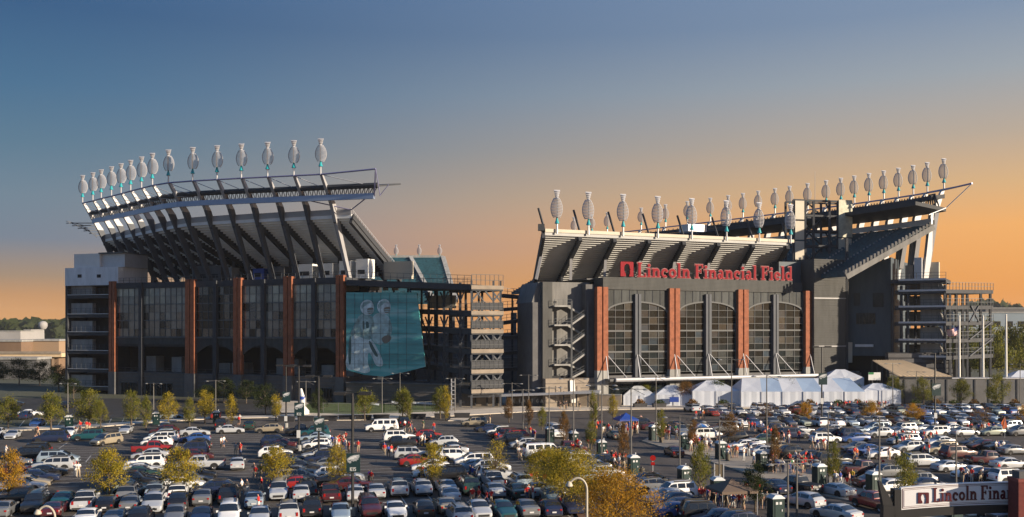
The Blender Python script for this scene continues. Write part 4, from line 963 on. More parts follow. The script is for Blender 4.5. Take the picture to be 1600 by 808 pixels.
# ================================================================ GROUND
def asphalt(name, col, warm=1.0):
    m = bpy.data.materials.new(name); m.use_nodes = True; t = m.node_tree; b = t.nodes['Principled BSDF']; b.inputs['Roughness'].default_value = 0.88; b.inputs['Specular IOR Level'].default_value = 0.3
    g = t.nodes.new('ShaderNodeNewGeometry')
    n1 = t.nodes.new('ShaderNodeTexNoise'); n1.inputs['Scale'].default_value = 0.12; n1.inputs['Detail'].default_value = 6; n1.inputs['Roughness'].default_value = .7
    mp = t.nodes.new('ShaderNodeMapping'); mp.inputs['Rotation'].default_value = (0, 0, R(-13)); mp.inputs['Scale'].default_value = (1.6, 0.5, 1)
    n2 = t.nodes.new('ShaderNodeTexNoise'); n2.inputs['Scale'].default_value = 9.0; n2.inputs['Detail'].default_value = 3
    vo = t.nodes.new('ShaderNodeTexVoronoi'); vo.feature = 'DISTANCE_TO_EDGE'; vo.inputs['Scale'].default_value = 0.11
    t.links.new(g.outputs['Position'], mp.inputs[0]); t.links.new(mp.outputs[0], n1.inputs['Vector']); t.links.new(g.outputs['Position'], n2.inputs['Vector'])
    nw = t.nodes.new('ShaderNodeTexNoise'); nw.inputs['Scale'].default_value = .4; nw.inputs['Detail'].default_value = 4; t.links.new(g.outputs['Position'], nw.inputs['Vector'])
    va = t.nodes.new('ShaderNodeVectorMath'); va.operation = 'MULTIPLY_ADD'; va.inputs[1].default_value = (4, 4, 0); t.links.new(nw.outputs['Color'], va.inputs[0]); t.links.new(g.outputs['Position'], va.inputs[2]); t.links.new(va.outputs[0], vo.inputs['Vector'])
    a = t.nodes.new('ShaderNodeMapRange'); a.inputs[1].default_value = .3; a.inputs[2].default_value = .7; a.inputs[3].default_value = .72; a.inputs[4].default_value = 1.28; t.links.new(n1.outputs[0], a.inputs[0])
    c = t.nodes.new('ShaderNodeMapRange'); c.inputs[1].default_value = .3; c.inputs[2].default_value = .7; c.inputs[3].default_value = .85; c.inputs[4].default_value = 1.15; t.links.new(n2.outputs[0], c.inputs[0])
    k = t.nodes.new('ShaderNodeMapRange'); k.inputs[1].default_value = 0; k.inputs[2].default_value = .012; k.inputs[3].default_value = .55; k.inputs[4].default_value = 1; t.links.new(vo.outputs['Distance'], k.inputs[0])
    m1 = t.nodes.new('ShaderNodeMath'); m1.operation = 'MULTIPLY'; t.links.new(a.outputs[0], m1.inputs[0]); t.links.new(c.outputs[0], m1.inputs[1])
    m2_ = t.nodes.new('ShaderNodeMath'); m2_.operation = 'MULTIPLY'; t.links.new(m1.outputs[0], m2_.inputs[0]); t.links.new(k.outputs[0], m2_.inputs[1])
    v = t.nodes.new('ShaderNodeVectorMath'); v.operation = 'SCALE'; v.inputs[0].default_value = col; t.links.new(m2_.outputs[0], v.inputs[3]); t.links.new(v.outputs[0], b.inputs['Base Color'])
    bp = t.nodes.new('ShaderNodeBump'); bp.inputs['Strength'].default_value = .3; bp.inputs['Distance'].default_value = .02; t.links.new(n2.outputs[0], bp.inputs['Height']); t.links.new(bp.outputs[0], b.inputs['Normal'])
    return m
M_asph = asphalt('worn_asphalt', (0.098, 0.086, 0.078)); M_asphd = asphalt('fresh_asphalt', (0.042, 0.043, 0.047))  # the street asphalt has a darker base tone than the lot
M_land = mat('far_land', (0.06, 0.065, 0.04), 0.95, noise=0.5, nscale=0.01)
M_pave = mat('pavement', (0.60, 0.53, 0.44), 0.9, noise=0.14, nscale=0.5)
M_pave2 = mat('plaza_paving', (0.36, 0.31, 0.25), 0.9, noise=0.16, nscale=0.6)
M_grass = mat('grass', (0.075, 0.115, 0.025), 0.95, noise=0.5, nscale=0.8, bump=.5)
M_line = mat('line_paint', (0.46, 0.45, 0.42), 0.8, noise=0.3, nscale=3)
M_mulch = mat('mulch', (0.16, 0.075, 0.04), 0.95, noise=0.4, nscale=4)
def sheet(name, pts, m, z, th=0.0):
    pts = [Vector((p.x, p.y, z)) for p in pts]
    mb = MB()
    if th: mb.poly([p - Vector((0, 0, th)) for p in pts], th, (0, 0, 1))
    else: mb.add(pts, [tuple(range(len(pts)))])
    return struct(mb.build(name, m))
struct(MB().add([(-2600, -280, -.012), (2600, -280, -.012), (2600, 2600, -.012), (-2600, 2600, -.012)], [(0, 1, 2, 3)]).build('ground', M_land))
sheet('parking_lot', [Vector((-150, 40, 0)), Vector((190, 40, 0)), Vector((230, 205, 0)), Vector((-20, 205, 0)), G(560, 655), G(300, 652), G(-40, 680), Vector((-170, 150, 0))], M_asph, -0.004)
sheet('street', [G(-400, 660), G(300, 651), G(470, 650), G(470, 640), G(440, 627), Vector((-75, 236, 0)), Vector((-300, 245, 0)), Vector((-330, 200, 0))], M_asphd, -0.008)
# pale footway along the far edge of the lot: kerb step of 0.12 m
fw = [(-60, 677), (150, 668), (235, 661), (330, 655), (420, 653), (470, 658), (560, 657), (700, 651), (840, 643), (1000, 640), (1200, 638), (1420, 638), (1680, 638)]
fb = [(-60, 672), (150, 663.5), (235, 657.5), (330, 652), (420, 650), (470, 646), (560, 648), (700, 643), (840, 634), (1000, 630), (1200, 627), (1420, 627), (1680, 627)]
mb = MB()
for i in range(len(fw) - 1):
    a, b, c, d = G(*fw[i]), G(*fw[i + 1]), G(*fb[i + 1]), G(*fb[i]); up = Vector((0, 0, .13))
    mb.hexa([a, b, c, d], [a + up, b + up, c + up, d + up])
struct(mb.build('footway', M_pave))
sheet('lawn', [G(468, 645.5), G(560, 647.5), G(700, 642.5), G(705, 628), G(600, 626), G(480, 632)], M_grass, 0.06)
sheet('plaza', [G(705, 642), G(840, 633.5), G(1000, 629.5), G(1200, 626.5), G(1420, 626.5), G(1700, 626.5), Vector((200, 260, 0)), Vector((-60, 260, 0)), Vector((-40, 222, 0))], M_pave2, 0.02)
sheet('entrance_path', [G(440, 645), G(468, 645), G(482, 631), G(470, 622), G(420, 622)], M_pave, 0.03)
# concrete strip between the road and the right-hand lot
strip_n = [(1003, 690), (1060, 707), (1150, 735), (1250, 768), (1335, 785), (1450, 815), (1600, 870)]
strip_f = [(1030, 676), (1090, 690), (1180, 712), (1275, 738), (1360, 758), (1470, 786), (1640, 832)]
def band(name, na, fa_, m, h=.13):
    mb = MB()
    for i in range(len(na) - 1):
        a, b, c, d = G(*na[i]), G(*na[i + 1]), G(*fa_[i + 1]), G(*fa_[i]); up = Vector((0, 0, h)); dn = Vector((0, 0, -.004))
        mb.hexa([a + dn, b + dn, c + dn, d + dn], [a + up, b + up, c + up, d + up])
    return struct(mb.build(name, m))
band('median', strip_n, strip_f, M_pave2)
band('kerb_island', [(962, 748), (985, 754), (1018, 752)], [(975, 741), (990, 741), (1016, 744)], M_pave)
band('kerb_island', [(875, 775), (905, 793), (940, 812)], [(838, 769), (862, 778), (880, 792)], M_mulch, .1)
band('kerb_island', [(905, 812), (935, 812), (950, 822)], [(895, 793), (920, 800), (940, 812)], M_mulch, .1)
band('kerb_island', [(-5, 776), (40, 782)], [(-5, 766), (40, 770)], M_mulch, .1)
band('kerb_island', [(700, 658), (742, 657)], [(705, 654), (742, 654)], M_pave, .12)
# stall stripes
mb = MB()
def stripe(p, q, w=.13, z=0.004):
    d = (q - p).normalized(); s = Vector((-d.y, d.x, 0)) * w / 2; up = Vector((0, 0, z)); mb.add([p - s + up, p + s + up, q + s + up, q - s + up], [(0, 1, 2, 3)])
u_ax, v_ax = Vector((-.225, .974, 0)), Vector((.974, .225, 0))
def ST(s, t): return v_ax * s + u_ax * t
for k in range(-24, 16):
    s = k * 2.75
    stripe(ST(s, 91.2), ST(s, 101.8)); stripe(ST(s, 74), ST(s, 84.5))
for k in range(30):
    for s0 in (-33, -15, 3.5, 19.5): stripe(ST(s0, 104 + k * 2.75), ST(s0 + 10.6, 104 + k * 2.75))
for (x0, y0, x1, y1) in ((83, 707, 105, 692), (134, 722, 142, 712), (273, 700, 285, 680)): stripe(G(x0, y0), G(x1, y1))
for k in range(14): stripe(G(30 + k * 20, 667 - k * .7, 0), G(38 + k * 19.5, 657 - k * .5, 0))
for (a, b) in (((1015, 812), (1090, 772)), ((745, 660), (700, 663)), ((855, 652), (820, 656))): stripe(G(*a), G(*b), .18)
struct(mb.build('stall_markings', M_line))

# ================================================================ planters, fence, plaza furniture
M_planter = mat('planter_black', (0.03, 0.03, 0.035), .7, noise=.2, nscale=2)
def bush_mesh(name, n, rx, ry, rz, seed, leaf=.28):
    rnd = random.Random(seed); mb = MB()
    for _ in range(n):
        while True:
            p = Vector((rnd.uniform(-1, 1), rnd.uniform(-1, 1), rnd.uniform(-.2, 1)))
            if .25 < p.length < 1: break
        p = Vector((p.x * rx, p.y * ry, p.z * rz)); a = Vector((rnd.gauss(0, 1), rnd.gauss(0, 1), rnd.gauss(0, 1))).normalized(); b = a.orthogonal().normalized()
        s = leaf * rnd.uniform(.6, 1.3); mb.add([p - a * s - b * s * .6, p + a * s - b * s * .6, p + a * s + b * s * .6, p - a * s + b * s * .6], [(0, 1, 2, 3)])
    return mb.mesh(name, fix=False)
def leafmat(name, c1, c2, trans=.38):
    m = bpy.data.materials.new(name); m.use_nodes = True; t = m.node_tree; b = t.nodes['Principled BSDF']; b.inputs['Roughness'].default_value = .7; b.inputs['Specular IOR Level'].default_value = .25
    g = t.nodes.new('ShaderNodeNewGeometry'); n = t.nodes.new('ShaderNodeTexNoise'); n.inputs['Scale'].default_value = .7; n.inputs['Detail'].default_value = 3; t.links.new(g.outputs['Position'], n.inputs['Vector'])
    wn = t.nodes.new('ShaderNodeMath'); wn.operation = 'MULTIPLY_ADD'; wn.inputs[1].default_value = .45; t.links.new(g.outputs['Random Per Island'], wn.inputs[0])
    sb_ = t.nodes.new('ShaderNodeMath'); sb_.operation = 'SUBTRACT'; sb_.inputs[1].default_value = .22; t.links.new(n.outputs['Fac'], sb_.inputs[0]); t.links.new(sb_.outputs[0], wn.inputs[2])
    r = t.nodes.new('ShaderNodeValToRGB'); r.color_ramp.elements[0].position = .25; r.color_ramp.elements[1].position = .75; r.color_ramp.elements[0].color = (*c1, 1); r.color_ramp.elements[1].color = (*c2, 1)
    t.links.new(wn.outputs[0], r.inputs[0]); t.links.new(r.outputs[0], b.inputs['Base Color'])
    tr = t.nodes.new('ShaderNodeBsdfTranslucent'); t.links.new(r.outputs[0], tr.inputs[0]); mx_ = t.nodes.new('ShaderNodeMixShader'); mx_.inputs[0].default_value = trans
    t.links.new(b.outputs[0], mx_.inputs[1]); t.links.new(tr.outputs[0], mx_.inputs[2]); t.links.new(mx_.outputs[0], t.nodes['Material Output'].inputs[0])
    return m
L_green = leafmat('leaf_green', (0.028, 0.045, 0.012), (0.10, 0.125, 0.022)); L_yel = leafmat('leaf_yellow', (0.14, 0.14, 0.016), (0.50, 0.36, 0.03)); L_or = leafmat('leaf_orange', (0.22, 0.15, 0.016), (0.58, 0.30, 0.025))
L_mix = leafmat('leaf_turning', (0.07, 0.095, 0.016), (0.26, 0.23, 0.03)); L_rust = leafmat('leaf_rust', (0.09, 0.06, 0.016), (0.26, 0.125, 0.03)); L_dk = leafmat('leaf_dark', (0.012, 0.022, 0.008), (0.045, 0.06, 0.014)); L_lime = leafmat('leaf_lime', (0.09, 0.10, 0.014), (0.25, 0.24, 0.03))
pm_box = MB().hexa([(-1.4, -.45, 0), (1.4, -.45, 0), (1.4, .45, 0), (-1.4, .45, 0)], [(-1.5, -.5, .85), (1.5, -.5, .85), (1.5, .5, .85), (-1.5, .5, .85)]).mesh('planter_box'); pm_box.materials.append(M_planter)
pm_rim = MB().box(-1.55, 1.55, -.54, .54, .85, .93).mesh('planter_rim'); pm_rim.materials.append(M_planter)
bm1 = bush_mesh('planter_shrub', 160, 1.3, .5, .9, 3, .18); bm1.materials.append(L_green)
bm2 = bush_mesh('planter_grasses', 160, 1.2, .4, 1.0, 4, .18); bm2.materials.append(L_rust)
def planter(p, label, bush):
    t = thing('planter', label, 'planter', p, R(13 if p.x > 0 else 0), 'black planters along the footway')
    for me, nm in ((pm_box, 'box'), (pm_rim, 'rim')) + (((bm1, 'shrub'),) if bush == 1 else ((bm2, 'shrub'),) if bush == 2 else ()):
        o = bpy.data.objects.new(nm, me); COL.objects.link(o); o.parent = t
        if nm == 'shrub': o.location = (0, 0, .9)
ppx = [448, 478, 515, 542, 568, 596, 653, 691, 722, 1000, 1030, 1082, 1130, 1265, 1310, 1340, 1430, 1463, 1490, 1522, 1555, 1585]
for i, p in enumerate(ppx):
    y = 660 - (p - 448) * .02 if p < 740 else 638.5
    planter(G(p, y - 1.5), '%s black planter box from the left along the pale footway' % ORD[i].capitalize(), (0 if p < 740 else 1 + i % 2))
def fence(label, pts, h, m, step=2.4, nm='fence'):
    t = thing(nm, label, 'fence', pts[0])
    for i in range(len(pts) - 1):
        a, b = pts[i], pts[i + 1]; n = max(1, int((b - a).length / step))
        mb = MB()
        for k in (.1, h): mb.beam(a + Vector((0, 0, k)), b + Vector((0, 0, k)), .07)
        nb = max(2, int((b - a).length / .4))
        for k in range(nb): c = a.lerp(b, k / nb); mb.beam(c + Vector((0, 0, .1)), c + Vector((0, 0, h)), .03)
        tag(mb.build('bars', m, t), kind='stuff')
        for k in range(n + 1): c = a.lerp(b, k / n); MB().beam(c, c + Vector((0, 0, h + .12)), .1).build('post', m, t)
fence('dark fence in front of the row of white tents', [G(972, 631), G(1090, 629), G(1290, 628), G(1415, 628)], 2.6, M_steel, 3)
fence('low fence along the lawn behind the footway', [G(505, 645), G(600, 645), G(705, 640)], 1.9, M_mull, 3)
fence('tall gate fence bars under the gate canopy', [G(800, 632.5), G(880, 630), G(905, 629)], 2.9, M_steel, 2.2)

# ---- gate canopy with ticket booths
gc = thing('gate_canopy', 'long thin gate canopy on posts with dark gate letters in front of the podium', 'canopy', G(860, 632))
KP = Plane(735, 214, 990, 206)
zc0, zc1 = KP.z(740, 618), KP.z(985, 611)
MB().hexa([KP.P(KP.u(733), zc0 - .5, -3), KP.P(KP.u(938), zc1 - .5, -3), KP.P(KP.u(938), zc1 - .5, 1), KP.P(KP.u(733), zc0 - .5, 1)], [KP.P(KP.u(733), zc0, -3), KP.P(KP.u(938), zc1, -3), KP.P(KP.u(938), zc1, 1), KP.P(KP.u(733), zc0, 1)]).build('roof', M_lsteel, gc)
for p in (742, 760, 795, 815, 840, 858, 880, 900, 918, 934): MB().beam(KP.P(KP.u(p), 0, -.6), KP.P(KP.u(p), zc1 - .3, -.6), .28).build('post', M_steel, gc)
letters('NE', KP.P(KP.u(797), zc0 - 1.35, .9), Vector((KP.d.x, KP.d.y, 0)), Vector((KP.n.x, KP.n.y, 0)), .8, .06, M_mull, gc, gap=.5)
letters('EAST GATE', KP.P(KP.u(812), zc0 - 1.3, .9), Vector((KP.d.x, KP.d.y, 0)), Vector((KP.n.x, KP.n.y, 0)), .8, .06, M_mull, gc, gap=.55)
tb = thing('ticket_booth', 'sand coloured ticket booth with teal fascia under the gate canopy', 'booth', G(760, 634))
MB().wall(KP, KP.u(738), KP.u(780), 0, 2.0, -2.9, -.7).build('wall', M_stonel, tb); MB().wall(KP, KP.u(738), KP.u(780), 2.0, 4.0, -2.8, -1.0).build('window_band', M_dark, tb)
MB().wall(KP, KP.u(738), KP.u(782), 3.2, 3.9, -.9, -.75).build('fascia', mat('teal_fascia', (.02, .10, .12), .5), tb); MB().wall(KP, KP.u(774), KP.u(777), 0.05, 1.9, -.69, -.6).build('door', M_dark, tb)
MB().wall(KP, KP.u(755), KP.u(770), 2.1, 3.1, -.95, -.8).build('notice', M_conc, tb)
lw = thing('low_wall', 'low sand stone wall behind the gate posts', 'wall', KP.P(12, 0, -2)); MB().wall(KP, KP.u(786), KP.u(968), 0, 2.6, -4.2, -3.3).build('wall', M_stonel, lw); MB().wall(KP, KP.u(786), KP.u(968), 2.6, 2.8, -4.3, -3.2).build('coping', M_conc, lw)
tk = thing('metal_notice_tower', 'narrow tall lattice notice tower beside the ramp tower', 'tower', G(708, 640))
for p in (705.5, 711): MB().beam(WP(p, 640, 203), WP(p, 592, 203), .22).build('post', M_lsteel, tk)
for k in range(7): MB().beam(WP(705.5, 597 + k * 6.5, 203), WP(711, 597 + k * 6.5, 203), .5, .14).build('rung', M_lsteel, tk)

# ---- tents
M_tent = mat('tent_fabric', (0.54, 0.58, 0.66), .8, noise=.05, nscale=.5); M_tents = mat('tent_fabric_stripe', (0.30, 0.41, 0.58), .8)
def tent(px0, px1, ybase, ytop, yeave, label, Z, depth=8, peak=True):
    x0, x1 = gx(px0, Z), gx(px1, Z); ze, zt_ = gz(yeave, Z), gz(ytop, Z); xm = (x0 + x1) / 2
    t = thing('tent', label, 'tent', (xm, Z + depth / 2, 0), group='white event tents'); rx = .12 * (x1 - x0)
    a = [Vector((x0, Z, ze)), Vector((x1, Z, ze)), Vector((x1, Z + depth, ze)), Vector((x0, Z + depth, ze))]
    if peak: r0, r1 = Vector((xm - rx, Z + depth / 2, zt_)), Vector((xm + rx, Z + depth / 2, zt_))
    else: r0, r1 = Vector((x0 + 1.5, Z + depth / 2, zt_)), Vector((x1 - 1.5, Z + depth / 2, zt_))
    n = 2 if peak else max(4, int((x1 - x0) / 4.5))
    for k in range(n):     # roof in fabric strips
        e0, e1, q0, q1 = a[0].lerp(a[1], k / n), a[0].lerp(a[1], (k + 1) / n), r0.lerp(r1, k / n), r0.lerp(r1, (k + 1) / n); f0, f1 = a[3].lerp(a[2], k / n), a[3].lerp(a[2], (k + 1) / n)
        sg_ = (e0 + e1 + q0 + q1) / 4 - Vector((0, 0, .18))
        mb = MB(); mb.add([e0, e1, q1, q0, sg_ + Vector((0, 0, .06))], [(0, 1, 4), (1, 2, 4), (2, 3, 4), (3, 0, 4)]); mb.add([q0, q1, f1, f0], [(0, 1, 2, 3)])
        mb.build('roof_strip', M_tent if k % 2 == 0 else M_tents if not peak else M_tent, t)
    MB().add([a[0], a[3], r0], [(0, 1, 2)]).build('gable', M_tent, t); MB().add([a[1], a[2], r1], [(0, 1, 2)]).build('gable', M_tent, t)
    nw = max(2, int((x1 - x0) / 4.5))
    for k in range(nw):
        p, q = a[0].lerp(a[1], k / nw), a[0].lerp(a[1], (k + 1) / nw); mb = MB(); m = 8
        for j in range(m):
            wv = lambda i: .03 * math.sin(i * 1.9 + k)
            s0, s1 = p.lerp(q, j / m) + Vector((0, wv(j), 0)), p.lerp(q, (j + 1) / m) + Vector((0, wv(j + 1), 0)); mb.add([Vector((s0.x, s0.y, 0)), Vector((s1.x, s1.y, 0)), s1, s0], [(0, 1, 2, 3)])
        mb.build('wall_panel', M_tent, t)
        MB().tube(Vector((p.x, p.y - .1, 0)), p + Vector((0, -.1, 0)), .06, n=5).build('pole', M_lsteel, t)
    MB().add([(x0, Z, 0), (x0, Z + depth, 0), a[3], a[0]], [(0, 1, 2, 3)]).build('wall_panel', M_tent, t); MB().add([(x1, Z, 0), (x1, Z + depth, 0), a[2], a[1]], [(0, 1, 2, 3)]).build('wall_panel', M_tent, t)
tent(974, 1026, 630, 604, 618, 'Leftmost small peaked white tent below the brick facade', 214, 6)
tent(1024, 1082, 630, 603, 617, 'Small peaked white tent second from the left with blue cloth', 213, 6)
tent(1082, 1156, 630, 596, 611, 'Wider peaked white tent just left of the long striped tent', 212, 9)
tent(1158, 1352, 630, 593, 612, 'Very long white tent with pale blue roof stripes', 210, 11, False)
tent(1290, 1350, 620, 578, 590, 'White tent roof peeking up behind the long striped tent', 222, 6)
tent(1350, 1408, 630, 600, 610, 'Small white tent at the right end of the long striped tent', 212, 6)
tent(1572, 1660, 620, 580, 596, 'White tent at the right edge beyond the flagpoles', 222, 8)
bt = thing('table_cloth_bale', 'bright blue folded tarpaulin between two small white tents', 'tarpaulin', WP(1053, 630, 212.3)); MB().wall(Plane(1046, 212.2, 1060, 212.2), 0, 2.0, 1.0, 2.1, 0, .5).build('tarpaulin', M_bluebox, bt)
# ---- tan sloping membrane roof, dark long wall, ramp stairs on the right
tm = thing('membrane_roof', 'tan ribbed sloping roof on steel frame right of the tents', 'roof', WP(1410, 600, 224))
q = [WP(1363, 563, 228), WP(1412, 563, 228), WP(1487, 588, 216), WP(1404, 588, 216)]
n = 12
for k in range(n):
    a0, a1, b0, b1 = q[0].lerp(q[1], k / n), q[0].lerp(q[1], (k + 1) / n), q[3].lerp(q[2], k / n), q[3].lerp(q[2], (k + 1) / n); w_ = Vector((0, 0, .1))
    mb = MB(); m_ = (a0 + a1) / 2 + w_; m2b = (b0 + b1) / 2 + w_; mb.hexa([a0 - w_, a1 - w_, b1 - w_, b0 - w_], [a0, a1, b1, b0]); mb.add([a0 + Vector((0, 0, .01)), a1 + Vector((0, 0, .01)), m_, b0 + Vector((0, 0, .01)), b1 + Vector((0, 0, .01)), m2b], [(0, 2, 5, 3), (2, 1, 4, 5), (3, 5, 4), (0, 1, 2)])
    mb.build('roof_panel', M_tan, tm)
for k in range(6):
    for l_, r_e in ((q[0], q[3]),): p = l_.lerp(r_e, k / 5); MB().beam(Vector((p.x, p.y, 0)), p, .25).build('post', M_steel, tm)
MB().beam(q[3] + Vector((0, 0, -.3)), q[2] + Vector((0, 0, -.3)), .4, .5).build('edge_beam', M_steel, tm)
dw = thing('long_wall', 'long low dark grey wall behind the flagpoles', 'wall', WP(1500, 620, 216))
MB().box(gx(1400, 216), gx(1720, 216), 216, 219, 0, gz(592, 216)).build('wall', M_concd, dw); MB().box(gx(1399, 216), gx(1720, 216), 215.8, 219.2, gz(592, 216), gz(590.5, 216)).build('coping', M_lsteel, dw)
for k in range(9): MB().box(gx(1412 + k * 22, 216), gx(1412 + k * 22, 216) + .3, 215.85, 216, 0, gz(593, 216)).build('pier', M_steel, dw)
sr = thing('banded_ramp_wall', 'dark banded ramp wall at the foot of the right ramp tower', 'wall', WP(1450, 570, 228))
for k in range(5): MB().box(gx(1390, 228), gx(1489, 228), 228 - k * .0 + .2 * k, 230 + .2 * k, 5.5 + k * 1.2, 6.5 + k * 1.2).build('band', M_concd, sr)
MB().box(gx(1388, 229), gx(1489, 229), 229.2, 231, 0, 11.5).build('core', M_dark, sr)
bb = thing('small_notice_board', 'small white and green notice board by the tents', 'notice board', WP(1366, 600, 216)); MB().box(gx(1357, 216), gx(1376, 216), 216, 216.15, gz(594, 216), gz(582, 216)).build('board', M_white, bb); MB().box(gx(1357, 216), gx(1365, 216), 215.9, 215.99, gz(585, 216), gz(582, 216)).build('green_strip', mat('green_strip', (.03, .2, .06)), bb)
for p in (1358, 1375): MB().tube(WP(p, 629, 216.2), WP(p, 580, 216.2), .08, n=5).build('leg', M_steel, bb)
# flagpoles
M_pole = mat('cream_pole', (0.78, 0.75, 0.68), .5)
for i, (p, yt) in enumerate(((1499, 495), (1536, 495), (1572, 493))):
    b_ = G(p, 628.5); t = thing('flagpole', ('Left flagpole, the only one flying a striped flag', 'Middle bare cream flagpole', 'Right bare cream flagpole')[i], 'flagpole', b_, group='flagpoles')
    h_ = gz(yt, b_.y); MB().tube(b_, b_ + Vector((0, 0, h_)), .34, .2, 8).build('pole', M_pole, t, True); MB().lathe(b_ + Vector((0, 0, h_)), [(0, .35), (.18, .28), (.22, .12), (.1, 0)], 8).build('finial', M_pole, t, True)
    MB().lathe(b_, [(.6, .02), (.6, .3), (.3, .45)], 10).build('base', M_conc, t, True)
fl = thing('flag', 'red and white striped flag with blue canton drooping from the left flagpole', 'flag', G(1499, 628.5))
Zf = G(1499, 628.5).y - .3; cols = [mat('flag_red', (.35, .03, .04)), mat('flag_white', (.6, .6, .6)), mat('flag_blue', (.02, .03, .15))]
A, B_, C_, D_ = WP(1498, 509, Zf), WP(1498, 521, Zf), WP(1482, 526, Zf), WP(1480, 515, Zf)
for k in range(13):
    mb = MB(); m = 8
    for j in range(m):
        def fp(s, t_): p = A.lerp(B_, t_).lerp(D_.lerp(C_, t_), s); return p + Vector((0, .35 * math.sin(s * 7 + t_ * 1.5), -.25 * math.sin(s * 3.1)))
        mb.add([fp(j / m, k / 13), fp((j + 1) / m, k / 13), fp((j + 1) / m, (k + 1) / 13), fp(j / m, (k + 1) / 13)], [(0, 1, 2, 3)])
    mb.build('stripe', cols[k % 2], fl)
mb = MB()
for j in range(4): mb.add([fp(j / 10, 0) - Vector((0, .05, 0)), fp((j + 1) / 10, 0) - Vector((0, .05, 0)), fp((j + 1) / 10, .54) - Vector((0, .05, 0)), fp(j / 10, .54) - Vector((0, .05, 0))], [(0, 1, 2, 3)])
mb.build('canton', cols[2], fl)
# ---- white inflatable figure and eagle-lot white bench-like barriers
wf = thing('white_inflatable', 'tall bent white inflatable figure standing on the footway', 'inflatable', G(471, 648)); p0 = G(471, 648); k_ = p0.y / FPX
pts = [(0, 0), (-.5, 3), (.6, 6), (1.2, 12), (1.7, 20), (1.8, 26), (.6, 33), (-.8, 41)]; rr_ = [8.5, 6.2, 5.2, 4.4, 4.2, 4.2, 3.0, 1.6]
ring = MB(); nn_ = 12
vs = []
for (x, z), r in zip(pts, rr_):
    for i in range(nn_): a = 2 * math.pi * i / nn_; vs.append(p0 + Vector(((x + r * math.cos(a)) * k_, r * .7 * math.sin(a) * k_, z * k_)))
ring.add(vs, [(j * nn_ + i, j * nn_ + (i + 1) % nn_, (j + 1) * nn_ + (i + 1) % nn_, (j + 1) * nn_ + i) for j in range(len(pts) - 1) for i in range(nn_)] + [tuple(range(len(vs) - nn_, len(vs)))])
ring.build('body', M_white, wf, True); MB().lathe(p0 + Vector((1.2 * k_, 0, 24 * k_)), [(4.4 * k_, 0), (4.5 * k_, .3), (4.4 * k_, .6)], 12).build('blue_band', M_bluebox, wf)
MB().lathe(p0 + Vector((1.2 * k_, 0, 0)), [(11 * k_, 0.14), (11 * k_, .8), (7 * k_, 1.4), (2 * k_, 2.0)], 14).build('skirt', M_white, wf, True)
for a, b, y0 in ((580, 592, 620), (612, 622, 618), (645, 680, 619)):
    t = thing('picnic_shelter_bar', 'pale blue bar on posts over the lawn near x-crossing, %s' % ('left one', 'middle one', 'long right one')[(580, 612, 645).index(a)], 'barrier', WP(a, 630, 216), group='lawn bars')
    t['label'] = 'pale bar on thin posts above the lawn, %s of three' % ('leftmost', 'middle', 'rightmost and longest')[(580, 612, 645).index(a)]
    MB().beam(WP(a, y0 + 10, 214), WP(b, y0 + 12, 214), .5, .4).build('bar', mat('pale_bar', (.5, .55, .65)), t)
    for p in (a + 1, b - 1): MB().beam(WP(p, 641, 214), WP(p, y0 + 11, 214), .12).build('post', M_steel, t)

# ================================================================ BACKGROUND
M_far = mat('far_building', (.34, .33, .33), .8, noise=.1, nscale=.05); M_farb = mat('far_blue_building', (.19, .24, .29), .7, noise=.1, nscale=.05); M_farw = mat('far_brown', (.20, .13, .085), .8, noise=.2, nscale=.05)
def far_bldg(px0, px1, y0, Z, label, m, nwin=5, rows=2, dep=25):
    x0, x1, h_ = gx(px0, Z), gx(px1, Z), gz(y0, Z)
    t = thing('building', label, 'building', ((x0 + x1) / 2, Z, 0)); MB().box(x0, x1, Z, Z + dep, 0, h_).build('wall', m, t); MB().box(x0 - .5, x1 + .5, Z - .5, Z + dep, h_, h_ + .8).build('roof', M_conc, t)
    for r in range(rows):
        for k in range(nwin):
            w_ = (x1 - x0) / nwin; MB().box(x0 + w_ * (k + .2), x0 + w_ * (k + .8), Z - .12, Z, h_ * (.35 + .6 * r / rows), h_ * (.35 + .6 * r / rows) + h_ * .14).build('window', M_glass, t)
    return t
far_bldg(-60, 32, 518, 900, 'pale low building at the far left horizon', M_far, 6, 1); far_bldg(38, 48, 516, 950, 'small pale block beside the distant water tower', M_far, 3, 1)
far_bldg(-80, 33, 534, 420, 'dark brown low building at left with grey window band', M_farw, 7, 1); far_bldg(34, 92, 533, 430, 'tan brick low building behind the overpass at left', mat('far_tan', (.33, .23, .15)), 4, 1)
far_bldg(-80, 57, 562, 330, 'dark storefront with long sign band under the left overpass', M_concd, 8, 1, 10)
far_bldg(1490, 1760, 489, 700, 'long pale blue warehouse beyond the right ramp tower', M_farb, 14, 2); far_bldg(1540, 1760, 482, 900, 'dark flat roofed building on the right horizon', M_concd, 10, 1)
wt = thing('water_tower', 'white round water tower on the left horizon', 'water tower', (gx(67, 1000), 1000, 0)); c = Vector((gx(67, 1000), 1000, 0))
MB().lathe(c + Vector((0, 0, gz(508, 1000))), [(0, -5), (3, -4), (4.4, -1.5), (4.6, 0), (4.2, 2.2), (2.5, 3.8), (0, 4.3)], 14).build('tank', M_far, wt, True); MB().tube(c, c + Vector((0, 0, gz(512, 1000))), 1.8, 1.2).build('shaft', M_far, wt)
ov = thing('overpass', 'tan concrete overpass crossing behind the stadium at left', 'bridge', (gx(45, 360), 360, 0)); MB().box(-330, gx(96, 360), 360, 372, gz(558, 360), gz(552, 360)).build('deck', M_tan, ov); MB().box(-330, gx(96, 360), 359.6, 360, gz(553, 360), gz(549, 360)).build('parapet', M_stonel, ov)
